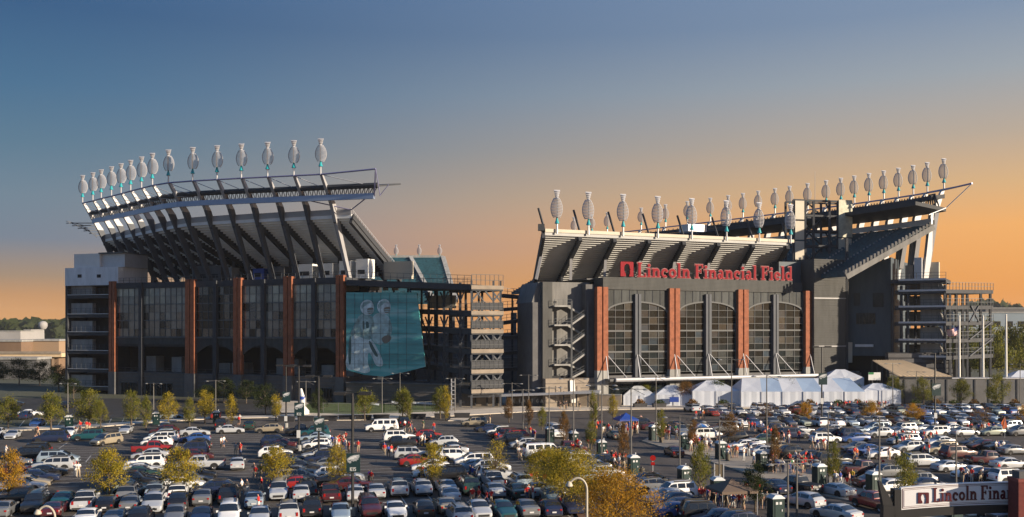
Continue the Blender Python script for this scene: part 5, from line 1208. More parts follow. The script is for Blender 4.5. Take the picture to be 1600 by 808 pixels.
for p in (-20, 30, 62, 85): MB().box(gx(p, 362), gx(p, 362) + 1.6, 362, 368, 0, gz(558, 360)).build('pier', M_farw, ov)
ov2 = thing('overpass', 'pale highway overpass beyond the right ramp tower', 'bridge', (200, 420, 0)); MB().box(gx(1490, 420), 420, 420, 436, gz(527, 420), gz(519, 420)).build('deck', M_gutter, ov2); MB().box(gx(1490, 420), 420, 419.6, 420, gz(520, 420), gz(515, 420)).build('parapet', M_conc, ov2)
for p in (1500, 1560, 1598): MB().box(gx(p, 424), gx(p, 424) + 2, 424, 430, 0, gz(527, 420)).build('pier', M_concd, ov2)
# wooded horizon: one mass of foliage
rnd = random.Random(5); mb = MB()
for k in range(5200):
    side = rnd.random() < .42
    px = rnd.uniform(-120, 110) if side else rnd.uniform(1450, 1760); Z = rnd.uniform(1250, 1700); hmax = (CAMH + (515 - (500 if side else 473 + 6 * math.sin(px * .06))) * 1400 / FPX)
    p = Vector((gx(px, Z), Z, rnd.uniform(0, 1) ** .6 * hmax * rnd.uniform(.8, 1.0))); a = Vector((rnd.gauss(0, 1), rnd.gauss(0, .5), rnd.gauss(0, 1))).normalized(); b = a.orthogonal().normalized(); s = rnd.uniform(2.5, 5.5)
    mb.add([p - a * s - b * s, p + a * s - b * s, p + a * s + b * s, p - a * s + b * s], [(0, 1, 2, 3)])
o = mb.build('far_woods', L_dk); o['kind'] = 'stuff'; o['label'] = 'far wooded horizon at both sides of the stadium'
# ================================================================ CARS
PAINT = dict(w=(.80, .81, .82), s=(.50, .52, .55), g=(.18, .19, .205), k=(.012, .012, .014), n=(.014, .022, .06), b=(.03, .08, .26), r=(.27, .018, .016), m=(.07, .012, .014), t=(.34, .29, .21), d=(.02, .05, .04), e=(.012, .07, .085), l=(.32, .40, .48), p=(.30, .34, .29))
CNAME = dict(w='white', s='silver', g='grey', k='black', n='navy', b='blue', r='red', m='maroon', t='tan', d='dark green', e='teal', l='pale blue', p='pale green')
def paintm(c):
    return mat('paint_' + CNAME[c].replace(' ', '_'), PAINT[c], .28, .2 if c in 'sgltp' else 0.0, coat=1.0, noise=.06, nscale=1.2)
M_cglass = mat('car_glass', (.012, .014, .017), .04, spec=1.0, coat=1.0); M_tyre = mat('tyre', (.014, .014, .015), .9); M_rim = mat('wheel_rim', (.38, .38, .40), .35, .7); M_trim = mat('black_trim', (.018, .018, .02), .7)
M_head = mat('headlamp', (.55, .56, .58), .15, spec=.8); M_tail = mat('tail_lamp', (.32, .012, .01), .25); M_plate = mat('number_plate', (.6, .6, .62), .5)
# station: (x, top z, width factor, cabin?)   nose at +x
TYPES = {
 'sedan': dict(L=4.75, W=.90, belt=.93, gb=.22, st=[(2.36, .50, .74, 0), (2.30, .68, .86, 0), (1.95, .80, .96, 0), (1.02, .95, 1, 0), (.22, 1.40, 1, 1), (-.45, 1.45, 1, 1), (-1.0, 1.41, 1, 1), (-1.72, 1.04, 1, 0), (-2.20, 1.00, .96, 0), (-2.33, .88, .90, 0), (-2.37, .50, .84, 0)], ws=(3, 4), rw=(6, 7), side=[(3.42, 4.75), (4.85, 6.45)], ax=(1.42, -1.38), wr=.32),
 'hatch': dict(L=4.2, W=.88, belt=.96, gb=.22, st=[(2.10, .52, .76, 0), (2.02, .72, .88, 0), (1.7, .85, .97, 0), (.98, .99, 1, 0), (.25, 1.46, 1, 1), (-.5, 1.52, 1, 1), (-1.35, 1.47, 1, 1), (-1.92, 1.02, .98, 0), (-2.06, .88, .94, 0), (-2.10, .48, .88, 0)], ws=(3, 4), rw=(6, 7), side=[(3.42, 4.75), (4.85, 5.95)], ax=(1.25, -1.28), wr=.31),
 'suv': dict(L=4.85, W=.95, belt=1.10, gb=.32, st=[(2.40, .58, .80, 0), (2.34, .88, .90, 0), (2.0, 1.02, .98, 0), (1.10, 1.12, 1, 0), (.52, 1.70, 1, 1), (-.4, 1.78, 1, 1), (-1.95, 1.76, 1, 1), (-2.30, 1.10, .99, 0), (-2.40, .92, .96, 0), (-2.43, .52, .92, 0)], ws=(3, 4), rw=(6, 7), side=[(3.45, 4.62), (4.72, 5.35), (5.42, 5.95)], ax=(1.45, -1.42), wr=.38),
 'crossover': dict(L=4.5, W=.92, belt=1.04, gb=.28, st=[(2.22, .54, .76, 0), (2.14, .80, .88, 0), (1.8, .95, .97, 0), (1.12, 1.05, 1, 0), (.40, 1.58, 1, 1), (-.4, 1.66, 1, 1), (-1.45, 1.58, 1, 1), (-2.08, 1.10, .97, 0), (-2.22, .92, .93, 0), (-2.25, .50, .88, 0)], ws=(3, 4), rw=(6, 7), side=[(3.44, 4.66), (4.76, 5.55), (5.62, 6.05)], ax=(1.36, -1.32), wr=.36),
 'coupe': dict(L=4.6, W=.91, belt=.90, gb=.18, st=[(2.30, .46, .74, 0), (2.22, .64, .86, 0), (1.85, .76, .96, 0), (.92, .91, 1, 0), (.10, 1.29, 1, 1), (-.4, 1.33, 1, 1), (-.9, 1.29, 1, 1), (-1.85, .99, 1, 0), (-2.18, .96, .96, 0), (-2.28, .84, .90, 0), (-2.32, .46, .84, 0)], ws=(3, 4), rw=(6, 7), side=[(3.42, 4.9), (5.0, 6.3)], ax=(1.40, -1.32), wr=.33),
 'minivan': dict(L=5.0, W=.96, belt=1.05, gb=.24, st=[(2.50, .52, .78, 0), (2.42, .76, .88, 0), (2.05, .90, .97, 0), (1.5, 1.08, 1, 0), (.55, 1.66, 1, 1), (-.4, 1.74, 1, 1), (-2.05, 1.70, 1, 1), (-2.40, 1.06, .98, 0), (-2.48, .90, .95, 0), (-2.50, .46, .90, 0)], ws=(3, 4), rw=(6, 7), side=[(3.55, 4.55), (4.65, 5.35), (5.42, 5.95)], ax=(1.60, -1.50), wr=.33),
 'bigvan': dict(L=5.7, W=1.0, belt=1.25, gb=.34, st=[(2.85, .60, .82, 0), (2.80, .98, .92, 0), (2.5, 1.12, .98, 0), (1.95, 1.25, 1, 0), (1.28, 2.02, 1, 1), (.2, 2.10, 1, 1), (-2.55, 2.06, 1, 1), (-2.78, 1.30, 1, 0), (-2.84, .95, .98, 0), (-2.86, .52, .95, 0)], ws=(3, 4), rw=(6, 7), side=[(3.5, 4.35), (4.55, 5.12), (5.2, 5.55), (5.62, 5.92)], ax=(1.85, -1.65), wr=.38),
 'pickup': dict(L=5.6, W=.98, belt=1.12, gb=.36, st=[(2.78, .62, .82, 0), (2.72, .95, .92, 0), (2.35, 1.08, .98, 0), (1.45, 1.16, 1, 0), (.85, 1.74, 1, 1), (.1, 1.80, 1, 1), (-.55, 1.76, 1, 1), (-.78, 1.16, 1, 0), (-2.70, 1.14, .99, 0), (-2.76, 1.05, .97, 0), (-2.78, .55, .93, 0)], ws=(3, 4), rw=(6, 7), side=[(3.45, 4.65), (4.75, 5.92)], ax=(1.70, -1.65), wr=.40, bed=(-.85, -2.66)),
}
def section(T, s):
    x, zt, wf, cab = s; W_ = T['W'] * wf; gb = T['gb']
    if cab: b = T['belt']; q = [(W_ * .86, gb), (W_ * .98, gb + .1), (W_, (gb + b) / 2 + .05), (W_ * .955, b), (W_ * .76, zt - .09), (W_ * .62, zt - .015), (0, zt + .015)]
    else: b = min(T['belt'], zt - .06); q = [(W_ * .86, gb), (W_ * .98, gb + .1), (W_, gb + (b - gb) * .62), (W_ * .955, b), (W_ * .88, zt - .02), (W_ * .6, zt), (0, zt + .012)]
    return [Vector((x, y, z)) for y, z in q]
def build_type(key):
    T = TYPES[key]; secs = [section(T, s) for s in T['st']]; n = len(secs); K = 7
    mb = MB(); rings = []
    for q in secs: rings.append(q + [Vector((v.x, -v.y, v.z)) for v in reversed(q[:-1])])
    m = len(rings[0]); vs = [v for r in rings for v in r]; fs = []
    for i in range(n - 1):
        for j in range(m - 1): fs.append((i * m + j, i * m + j + 1, (i + 1) * m + j + 1, (i + 1) * m + j))
        fs.append((i * m + m - 1, i * m, (i + 1) * m, (i + 1) * m + m - 1))
    fs += [tuple(range(m)), tuple(range((n - 1) * m, n * m))]
    mb.add(vs, fs)
    parts = {}
    body = mb
    # mirrors, bumpers
    for s in (-1, 1): body.box(T['st'][3][0] - .35, T['st'][3][0] - .18, s * (T['W'] + .02) - .09, s * (T['W'] + .02) + .09, T['belt'], T['belt'] + .17)
    tr = MB()       # sills, arches, grille, bumper strips
    f, r = T['st'][0][0], T['st'][-1][0]
    tr.box(f - .02, f + .03, -.5, .5, T['gb'] + .14, T['gb'] + .34); tr.box(r - .03, r + .02, -T['W'] * .8, T['W'] * .8, T['gb'] + .02, T['gb'] + .16)
    for ax in T['ax']:
        for s in (-1, 1):
            R_ = T['wr'] + .085; pts = []
            for k in range(9): a = math.pi * k / 8; pts.append(Vector((ax + R_ * math.cos(a), s * (T['W'] - .03), T['wr'] + R_ * math.sin(a))))
            pts += [Vector((ax - R_, s * (T['W'] - .03), T['gb'])), Vector((ax + R_, s * (T['W'] - .03), T['gb']))]
            tr.poly(pts, .045, (0, s, 0))
    if key in ('suv', 'minivan', 'crossover'):
        for s in (-1, 1): tr.box(T['st'][6][0] + .2, T['st'][4][0] - .3, s * T['W'] * .66 - .03, s * T['W'] * .66 + .03, T['st'][5][1] - .04, T['st'][5][1] + .05)
    if 'bed' in T:
        a, b = T['bed']; w_ = T['W'] * .80; z = T['belt'] + .055; tr.box(b, a, -w_, w_, z - .04, z)
    body.add(tr.v, tr.f, 1)
    parts['body'] = (body, None, True)
    def S_(s, j, side=1):
        i = min(int(s), n - 2); fr = s - i; a, b = secs[i], secs[i + 1]; jj = min(int(j), K - 2); g = j - jj
        p = a[jj].lerp(a[jj + 1], g).lerp(b[jj].lerp(b[jj + 1], g), fr); return Vector((p.x, p.y * side, p.z))
    def patch(s0, s1, j0, j1, side, ns=3, nj=2, e=.012):
        g = MB(); c = Vector((0, 0, .8)); vs = []
        for a in range(ns + 1):
            for b in range(nj + 1):
                p = S_(s0 + (s1 - s0) * a / ns, j0 + (j1 - j0) * b / nj, side)
                d = Vector((p.x - c.x if False else 0, p.y, max(0, p.z - .6))).normalized(); vs.append(p + d * e)
        g.add(vs, [(a * (nj + 1) + b, (a + 1) * (nj + 1) + b, (a + 1) * (nj + 1) + b + 1, a * (nj + 1) + b + 1) for a in range(ns) for b in range(nj)]); return g
    def screen(s0, s1, dx):
        g = MB(); vs = []; js = [4.0, 5.0, 5.6, 6.0]; ns = 3
        row = []
        for a in range(ns + 1):
            s = s0 + (s1 - s0) * a / ns; L = [S_(s, j, 1) for j in js] + [S_(s, j, -1) for j in reversed(js[:-1])]
            vs += [p + Vector((dx, 0, .014)) for p in L]
        w_ = 2 * len(js) - 1
        g.add(vs, [(a * w_ + b, (a + 1) * w_ + b, (a + 1) * w_ + b + 1, a * w_ + b + 1) for a in range(ns) for b in range(w_ - 1)]); return g
    parts['windscreen'] = (screen(T['ws'][0] + .10, T['ws'][1] - .08, .012), M_cglass, True)
    parts['rear_window'] = (screen(T['rw'][0] + .10, T['rw'][1] - (.14 if key in ('sedan', 'pickup', 'coupe') else .30), -.012), M_cglass, True)
    wins = []
    for s0, s1 in T['side']:
        for sd_ in (1, -1):
            wins.append(patch(s0, s1, 3.10, 3.86, sd_))
    parts['side_windows'] = wins
    hl = []; tl_ = []
    for s in (-1, 1):
        y = s * T['W'] * .66; q = T['st'][1]; g = MB(); g.hexa([(q[0] - .22, y - .2, q[1] - .22), (q[0] + .02, y - .16, q[1] - .22), (q[0] + .02, y + .16, q[1] - .22), (q[0] - .22, y + .2, q[1] - .22)], [(q[0] - .24, y - .2, q[1] - .03), (q[0] - .02, y - .16, q[1] - .06), (q[0] - .02, y + .16, q[1] - .06), (q[0] - .24, y + .2, q[1] - .03)]); hl.append(g)
        q = T['st'][-2]; zt_ = q[1] if key in ('sedan', 'hatch', 'coupe', 'crossover') else q[1] + .12; g = MB(); y = s * T['W'] * .74
        hh = .20 if key in ('sedan', 'hatch', 'coupe', 'crossover') else .38; g.box(q[0] - .05, q[0] + .2, y - .09, y + .09, zt_ - hh * .9, zt_ - .03); tl_.append(g)
    parts['headlight'] = hl; parts['tail_light'] = tl_
    g = MB(); g.box(r - .055, r - .02, -.2, .2, T['gb'] + .3, T['gb'] + .43); parts['plate'] = (g, M_plate, False)
    D = {}
    for k, v in parts.items():
        lst = v if isinstance(v, list) else [v[0]]; D[k] = []
        for g in lst:
            sm = k in ('body', 'windscreen', 'rear_window'); me = g.mesh(key + '_' + k, smooth=sm, fix=k not in ('side_windows', 'windscreen', 'rear_window')); D[k].append(me)
            mm = {'side_windows': M_cglass, 'headlight': M_head, 'tail_light': M_tail}.get(k) or (v[1] if not isinstance(v, list) else None)
            if mm: me.materials.append(mm)
    wt_ = MB(); R_ = T['wr']; pr_ = [(R_ * .62, -.10), (R_ * .9, -.11), (R_, -.07), (R_, .07), (R_ * .9, .11), (R_ * .62, .10)]
    wt_.lathe((0, 0, 0), pr_, 16); wm = wt_.mesh(key + '_tyre'); wm.materials.append(M_tyre)
    rm = MB(); rm.lathe((0, 0, 0), [(0, .07), (R_ * .2, .075), (R_ * .5, .04), (R_ * .63, .09), (R_ * .63, -.09), (0, -.09)], 10); rmm = rm.mesh(key + '_rim'); rmm.materials.append(M_rim)
    D['_tyre'] = wm; D['_rim'] = rmm; return D
CARM = {k: build_type(k) for k in TYPES}
BODY = {}
def add(name, me, par, loc=None, rot=None):
    o = bpy.data.objects.new(name, me); COL.objects.link(o); o.parent = par
    if loc: o.location = loc
    if rot: o.rotation_euler = rot
    return o
TNAME = dict(sedan='sedan', hatch='hatchback', suv='SUV', crossover='crossover', coupe='coupe', minivan='minivan', bigvan='passenger van', pickup='pickup')
PNAME = dict(sedan='sedan_car', hatch='hatchback_car', suv='sport_utility_car', crossover='crossover_car', coupe='coupe_car', minivan='minivan', bigvan='passenger_van', pickup='pickup_truck')
NCAR = 0
def make_car(key, col, loc, rz, label, group, detail=True):
    global NCAR; NCAR += 1
    T = TYPES[key]; D = CARM[key]
    t = thing(PNAME[key], label, 'van' if 'van' in key else 'truck' if key == 'pickup' else 'car', loc, rz, group)
    k = (key, col)
    if k not in BODY:
        me = D['body'][0].copy(); me.materials.append(paintm(col)); me.materials.append(M_trim); BODY[k] = me
    add('body', BODY[k], t); add('windscreen', D['windscreen'][0], t); add('rear_window', D['rear_window'][0], t)
    for me in D['side_windows']: add('side_window', me, t)
    for me in D['headlight']: add('headlight', me, t)
    for me in D['tail_light']: add('tail_light', me, t)
    if detail: add('number_plate', D['plate'][0], t)
    for ax in T['ax']:
        for s in (-1, 1):
            w_ = add('wheel', D['_tyre'], t, (ax, s * (T['W'] - .08), T['wr']), (R(-90 * s), 0, 0))
            if detail: add('rim', D['_rim'], w_)
    return t
ANG = dict(R=R(13), L=R(193), B=R(103), F=R(283))
TY = dict(s='sedan', h='hatch', u='suv', m='minivan', v='bigvan', p='pickup')
def rnd_h(h): return ANG[h] if isinstance(h, str) else R(h)
LOT = [
 ('front row', 'in the nearer bottom row of cars', 'left', [
  (8, 812, 's', 'g', 'B'), (31, 806, 'u', 'k', 'F'), (66, 812, 's', 'm', 'B'), (138, 826, 's', 'w', 'B'), (183, 824, 's', 'g', 'B'), (216, 826, 'u', 'k', 'B'), (274, 822, 'h', 'g', 'F'), (315, 824, 's', 'n', 'F'), (358, 824, 'm', 'w', 'F'), (406, 824, 's', 's', 'F'), (451, 820, 'u', 's', 'B'), (488, 812, 'u', 'k', 'B'), (532, 818, 's', 'l', 'F'), (577, 812, 'u', 'm', 'F'), (617, 815, 's', 'w', 'F'), (662, 812, 'h', 'k', 'B'), (687, 806, 's', 't', 'B'), (712, 818, 'm', 's', 'B'), (746, 815, 's', 's', 'F'), (783, 815, 's', 'e', 'F'), (815, 812, 's', 'g', 'B'), (838, 812, 'h', 'n', 'B'), (884, 808, 'u', 'n', 'F')]),
 ('second row', 'in the second bottom row of cars', 'left', [
  (75, 799, 's', 'e', 'B'), (119, 802, 'p', 's', 'B'), (159, 803, 'h', 'k', 'B'), (194, 803, 's', 'g', 'B'), (235, 804, 'm', 's', 'F'), (279, 800, 'u', 'k', 'B'), (317, 793, 's', 'g', 'B'), (358, 790, 'u', 'k', 'B'), (398, 797, 's', 'l', 'B'), (436, 785, 'u', 's', 'F'), (471, 785, 'h', 's', 'B'), (516, 789, 'p', 'm', 'B'), (554, 787, 'u', 's', 'B'), (587, 782, 's', 's', 'B'), (622, 779, 'u', 's', 'B'), (658, 777, 'u', 's', 'B'), (696, 775, 's', 's', 'B'), (729, 776, 'u', 'd', 'B'), (770, 768, 'p', 's', 'B'), (811, 769, 'u', 'l', 'B'), (866, 796, 'u', 'p', 'F')]),
 ('gap row', 'between the two bottom rows of cars', 'left', [
  (201, 790, 'm', 'g', 'B'), (244, 786, 'u', 'l', 'B'), (276, 785, 'm', 'w', 'B'), (505, 780, 'u', 'k', 'B'), (677, 785, 's', 's', 'B'), (743, 781, 's', 's', 'B'), (786, 784, 's', 'd', 'B'), (822, 779, 's', 'l', 'B')]),
 ('col a', 'of the leftmost car column', 'far', [
  (50, 713, 'u', 'k', 'L'), (39, 721, 'u', 'k', 'L'), (92, 725, 'm', 'l', 'R'), (18, 732, 's', 'g', 'L'), (84, 737, 'u', 's', 'L'), (66, 745, 's', 'k', 'R'), (12, 744, 's', 'm', 'L'), (60, 755, 's', 'n', 'R'), (45, 763, 's', 't', 'R'), (34, 770, 's', 's', 'R'), (14, 783, 's', 'w', 'R'), (54, 791, 'p', 'k', 'L')]),
 ('col b', "of the second column's left side", 'far', [
  (256, 681, 'u', 'm', 'L'), (255, 686, 'u', 'l', 'L'), (252, 692, 'm', 'w', 'L'), (245, 699, 'u', 'w', 'L'), (239, 710, 'p', 'r', 'R'), (235, 719, 's', 's', 'L'), (227, 733, 'u', 'w', 'L'), (224, 742, 's', 's', 'R'), (221, 749, 's', 'd', 'R'), (219, 756, 's', 'k', 'R'), (210, 764, 'u', 'k', 'R'), (202, 770, 's', 'd', 'R'), (206, 777, 's', 'p', 'R')]),
 ('col c', "of the second column's right side", 'far', [
  (305, 682, 's', 's', 'R'), (304, 692, 's', 'b', 'L'), (306, 704, 'u', 'k', 'L'), (298, 711, 'u', 'n', 'L'), (306, 720, 's', 'm', 'R'), (314, 735, 'p', 's', 'L'), (306, 751, 's', 'k', 'R'), (300, 758, 's', 'g', 'R'), (286, 766, 's', 'w', 'R'), (282, 780, 'u', 'n', 'L')]),
 ('col d', "of the third column's left side", 'far', [
  (431, 697, 'u', 'n', 'R'), (436, 703, 's', 'm', 'L'), (438, 709, 's', 'k', 'R'), (431, 717, 'u', 'w', 'R'), (452, 725, 's', 'n', 'R'), (460, 733, 's', 'd', 'R'), (470, 739, 's', 'k', 'R'), (468, 747, 's', 'g', 'R'), (464, 757, 'm', 'g', 'R'), (457, 766, 's', 'r', 'L')]),
 ('col e', "of the third column's right side", 'far', [
  (491, 683, 'u', 'e', 'L'), (492, 690, 's', 'l', 'L'), (494, 697, 's', 's', 'L'), (496, 703, 'u', 'w', 'L'), (497, 711, 's', 'k', 'L'), (499, 719, 's', 's', 'L'), (503, 727, 'u', 'n', 'L'), (506, 736, 's', 'g', 'L'), (522, 751, 'u', 'w', 'R'), (538, 755, 's', 's', 'R'), (527, 761, 's', 'k', 'R'), (550, 768, 's', 'm', 'R')]),
 ('col f', "of the centre column's left side", 'far', [
  (624, 691, 'u', 'w', 'R'), (670, 687, 'u', 'r', 'R'), (622, 702, 'p', 'k', 'L'), (668, 695, 'p', 'k', 'R'), (644, 719, 'u', 's', 'R'), (650, 729, 's', 'r', 'R'), (672, 737, 's', 'w', 'L'), (675, 747, 's', 'w', 'L'), (698, 755, 'u', 'k', 'L')]),
 ('col g', "of the centre column's right side", 'far', [
  (692, 699, 'u', 's', 'L'), (703, 706, 's', 'k', 'L'), (704, 712, 's', 's', 'L'), (712, 722, 'u', 'w', 'R'), (740, 729, 'm', 'w', 'L'), (732, 737, 's', 'l', 'L'), (768, 740, 'u', 's', 'R'), (752, 748, 's', 'n', 'L'), (780, 756, 'u', 's', 'R')]),
 ('col h', 'of the column beside the central road', 'far', [
  (761, 675, 's', 'n', 'L'), (780, 681, 'u', 'w', 'L'), (786, 686, 'u', 'm', 'L'), (800, 690, 'u', 'r', 'L'), (796, 696, 'u', 'k', 'L'), (818, 702, 'u', 's', 'L'), (830, 708, 'u', 'k', 'L'), (849, 717, 'v', 'w', 'R'), (885, 711, 'p', 'm', 'R'), (880, 719, 'p', 'k', 'R'), (908, 723, 'u', 's', 'R'), (912, 730, 'u', 'w', 'R'), (944, 733, 'p', 'k', 'L'), (925, 739, 's', 's', 'L'), (946, 749, 'u', 's', 'R'), (915, 751, 's', 'l', 'R')]),
 ('far edge', 'along the far edge of the left lot', 'left', [
  (-4, 685, 's', 's', 'F'), (20, 687, 's', 's', 'F'), (80, 692, 'm', 'n', 'L'), (109, 683, 's', 'w', 'F'), (138, 689, 'u', 'e', 'L'), (166, 697, 'm', 't', 250), (197, 679, 's', 's', 'F'), (258, 675, 's', 'l', 'F'), (345, 673, 'p', 'k', 'B'), (360, 678, 's', 's', 'R'), (390, 672, 's', 'd', 'B'), (420, 677, 'u', 't', 'L'), (472, 681, 'p', 'k', 'L'), (596, 675, 'v', 'w', 'L'), (630, 668, 'u', 'k', 'B'), (741, 667, 'u', 't', 'L')]),
 ('street', 'on the dark street at the far left', 'left', [
  (48, 651, 's', 'w', 'R'), (40, 656, 's', 'n', 'B'), (58, 668, 's', 'b', 'F'), (20, 635, 's', 'k', 'R'), (100, 638, 's', 'k', 'L'), (268, 655, 's', 'l', 'R'), (337, 656, 's', 'r', 'B'), (282, 657, 'u', 'g', 'F')]),
 ('aisle', 'driving on the central road', 'far', [
  (961, 688, 's', 't', 'B'), (1053, 715, 's', 'm', 95), (1211, 775, 's', 'n', 'B'), (1247, 774, 'p', 'k', 118), (1294, 779, 's', 's', 118), (1254, 796, 'h', 's', 122), (1306, 818, 's', 's', 122), (1368, 801, 'p', 'r', 112), (371, 736, 'h', 's', 'B'), (868, 686, 'v', 'w', 'F')]),
 ('corner lot', 'of the column by the orange trees', 'far', [
  (1022, 763, 'u', 'k', 'R'), (1024, 771, 'u', 'g', 'R'), (1052, 782, 'u', 'w', 'L'), (1042, 789, 's', 's', 'L'), (1052, 795, 's', 'n', 'L'), (1058, 802, 's', 'n', 'L'), (1056, 808, 's', 'b', 'R'), (1092, 812, 'u', 'k', 'R'), (1112, 820, 's', 'n', 'L'), (1150, 824, 'u', 'n', 'R')]),
 ('right near', 'in the near right lot', 'far', [
  (1301, 693, 'u', 'w', 'R'), (1322, 683, 's', 'k', 'L'), (1335, 692, 's', 'b', 'L'), (1338, 707, 's', 'g', 'L'), (1352, 712, 's', 'b', 'L'), (1378, 717, 's', 'w', 'L'), (1421, 708, 'u', 's', 'L'), (1300, 730, 'u', 'k', 'R'), (1324, 741, 's', 's', 'R'), (1343, 744, 'p', 'm', 'R'), (1377, 747, 'u', 'g', 'L'), (1392, 763, 's', 'm', 'R'), (1402, 770, 's', 'w', 'L'), (1440, 730, 'm', 's', 'R'), (1486, 738, 's', 's', 'R'), (1470, 710, 'u', 't', 'L'), (1498, 718, 'u', 'm', 'R'), (1542, 728, 'p', 'm', 'R'), (1585, 711, 's', 'g', 'R'), (1535, 703, 's', 'm', 'L'), (1552, 704, 's', 'k', 'L'), (1517, 698, 's', 'n', 'L'), (1430, 762, 'u', 'g', 'L'), (1450, 768, 's', 'n', 'R'), (1542, 752, 's', 'n', 'R'), (1518, 748, 's', 'w', 'L'), (1580, 757, 'u', 'w', 'R'), (1578, 734, 's', 's', 'R'), (1545, 809, 's', 'w', 'L'), (1570, 812, 's', 'n', 'L'), (1600, 818, 's', 'w', 'L'), (1508, 801, 's', 's', 'R'), (1412, 696, 'u', 's', 'L'), (1466, 697, 's', 'w', 'L')]),
 ('right strip', 'behind the median crowd', 'left', [
  (1005, 669, 'u', 'k', 'R'), (1020, 672, 's', 'm', 'R'), (1048, 671, 's', 'k', 'R'), (1062, 682, 'u', 'g', 'F'), (1102, 675, 's', 'w', 'R'), (1106, 687, 'm', 'w', 'R'), (1128, 676, 'u', 'g', 'L'), (1143, 692, 'u', 'k', 'L'), (1160, 703, 's', 'w', 'L'), (1172, 700, 's', 's', 'L'), (1176, 709, 's', 'w', 'L'), (1196, 714, 's', 's', 'R'), (1215, 706, 's', 't', 'R'), (1240, 716, 'u', 'k', 'R'), (1262, 722, 's', 'k', 'L'), (1190, 694, 's', 'd', 'L')]),
]
# further rows of the right-hand lot: y, x range, heading, spacing
rnd = random.Random(21)
CW = 'wwwwssssslggkknnbrmtlp'; TW = 'ssssuuuuhmmp'
def row(nm, phrase, y0, y1, x0, x1, step, head):
    L = []; x = x0
    while x < x1:
        y = y0 + (y1 - y0) * (x - x0) / (x1 - x0)
        if rnd.random() < .93: L.append((x + rnd.uniform(-2, 2), y + rnd.uniform(-.5, .5), rnd.choice(TW), rnd.choice(CW), head if rnd.random() < .75 else {'F': 'B', 'B': 'F', 'L': 'R', 'R': 'L'}[head]))
        x += step
    LOT.append((nm, phrase, 'left', L))
row('r1', 'in the farthest row of the right lot', 645, 644, 1080, 1600, 21, 'F')
row('r2', 'in the second farthest row of the right lot', 651, 650, 1110, 1610, 22, 'F')
row('r3', 'in the third farthest row of the right lot', 662, 661, 1140, 1610, 24, 'F')
row('r4', 'in the fourth farthest row of the right lot', 669, 666, 1155, 1610, 24.5, 'F')
row('r5', 'in the fifth farthest row of the right lot', 679, 674, 1205, 1610, 40, 'L')
row('r6', 'in the sixth farthest row of the right lot', 686, 681, 1240, 1610, 43, 'R')
def ground_car(px, y, half):
    p = G(px, y); d = Vector((p.x, p.y, 0)).normalized(); return p + d * half
placed = []; vr = random.Random(8)
for nm, phrase, order, cars in LOT:
    cs = sorted(cars, key=(lambda c: c[0]) if order == 'left' else (lambda c: c[1]))
    for i, (px, y, ty, c, hd) in enumerate(cs):
        key = TY[ty]; q_ = vr.random()
        if key == 'sedan' and q_ < .22: key = 'coupe'
        if key == 'suv' and q_ < .45: key = 'crossover'
        L = TYPES[key]['L']
        half = .9 if hd in ('L', 'R') else L / 2 if hd in ('F', 'B') else 1.8
        loc = ground_car(px, y, half)
        a = rnd_h(hd) + R(rnd.uniform(-2.5, 2.5))
        # nudge apart from cars already standing there
        vx = Vector((math.cos(a), math.sin(a), 0))
        for _ in range(3):
            for (q, qa, ql) in placed:
                dv = loc - q
                if dv.length > 6: continue
                fx = Vector((math.cos(qa), math.sin(qa), 0)); fy = Vector((-fx.y, fx.x, 0)); du, dw_ = dv.dot(fx), dv.dot(fy)
                side_on = abs(fx.dot(vx)) > .7
                need_l, need_w = ((ql + L) / 2 + .1, 2.15) if side_on else ((ql + 1.95) / 2 + .1, (L + 1.95) / 2 + .1)
                if abs(du) < need_l and abs(dw_) < need_w:
                    ex_, ew_ = need_l - abs(du), need_w - abs(dw_)
                    loc = loc + (fy * math.copysign(ew_, dw_) if ew_ < ex_ else fx * math.copysign(ex_, du))
        placed.append((loc, a, L))
        wh = 'from the left' if order == 'left' else 'from the far end'
        o_ = make_car(key, c, loc, a, '%s %s, %s %s %s' % (CNAME[c].capitalize(), TNAME[key], ORD[i], wh, phrase), 'cars ' + phrase, y > 672)
        o_.scale = (rnd.uniform(.94, 1.03), rnd.uniform(.97, 1.02), rnd.uniform(.95, 1.05))
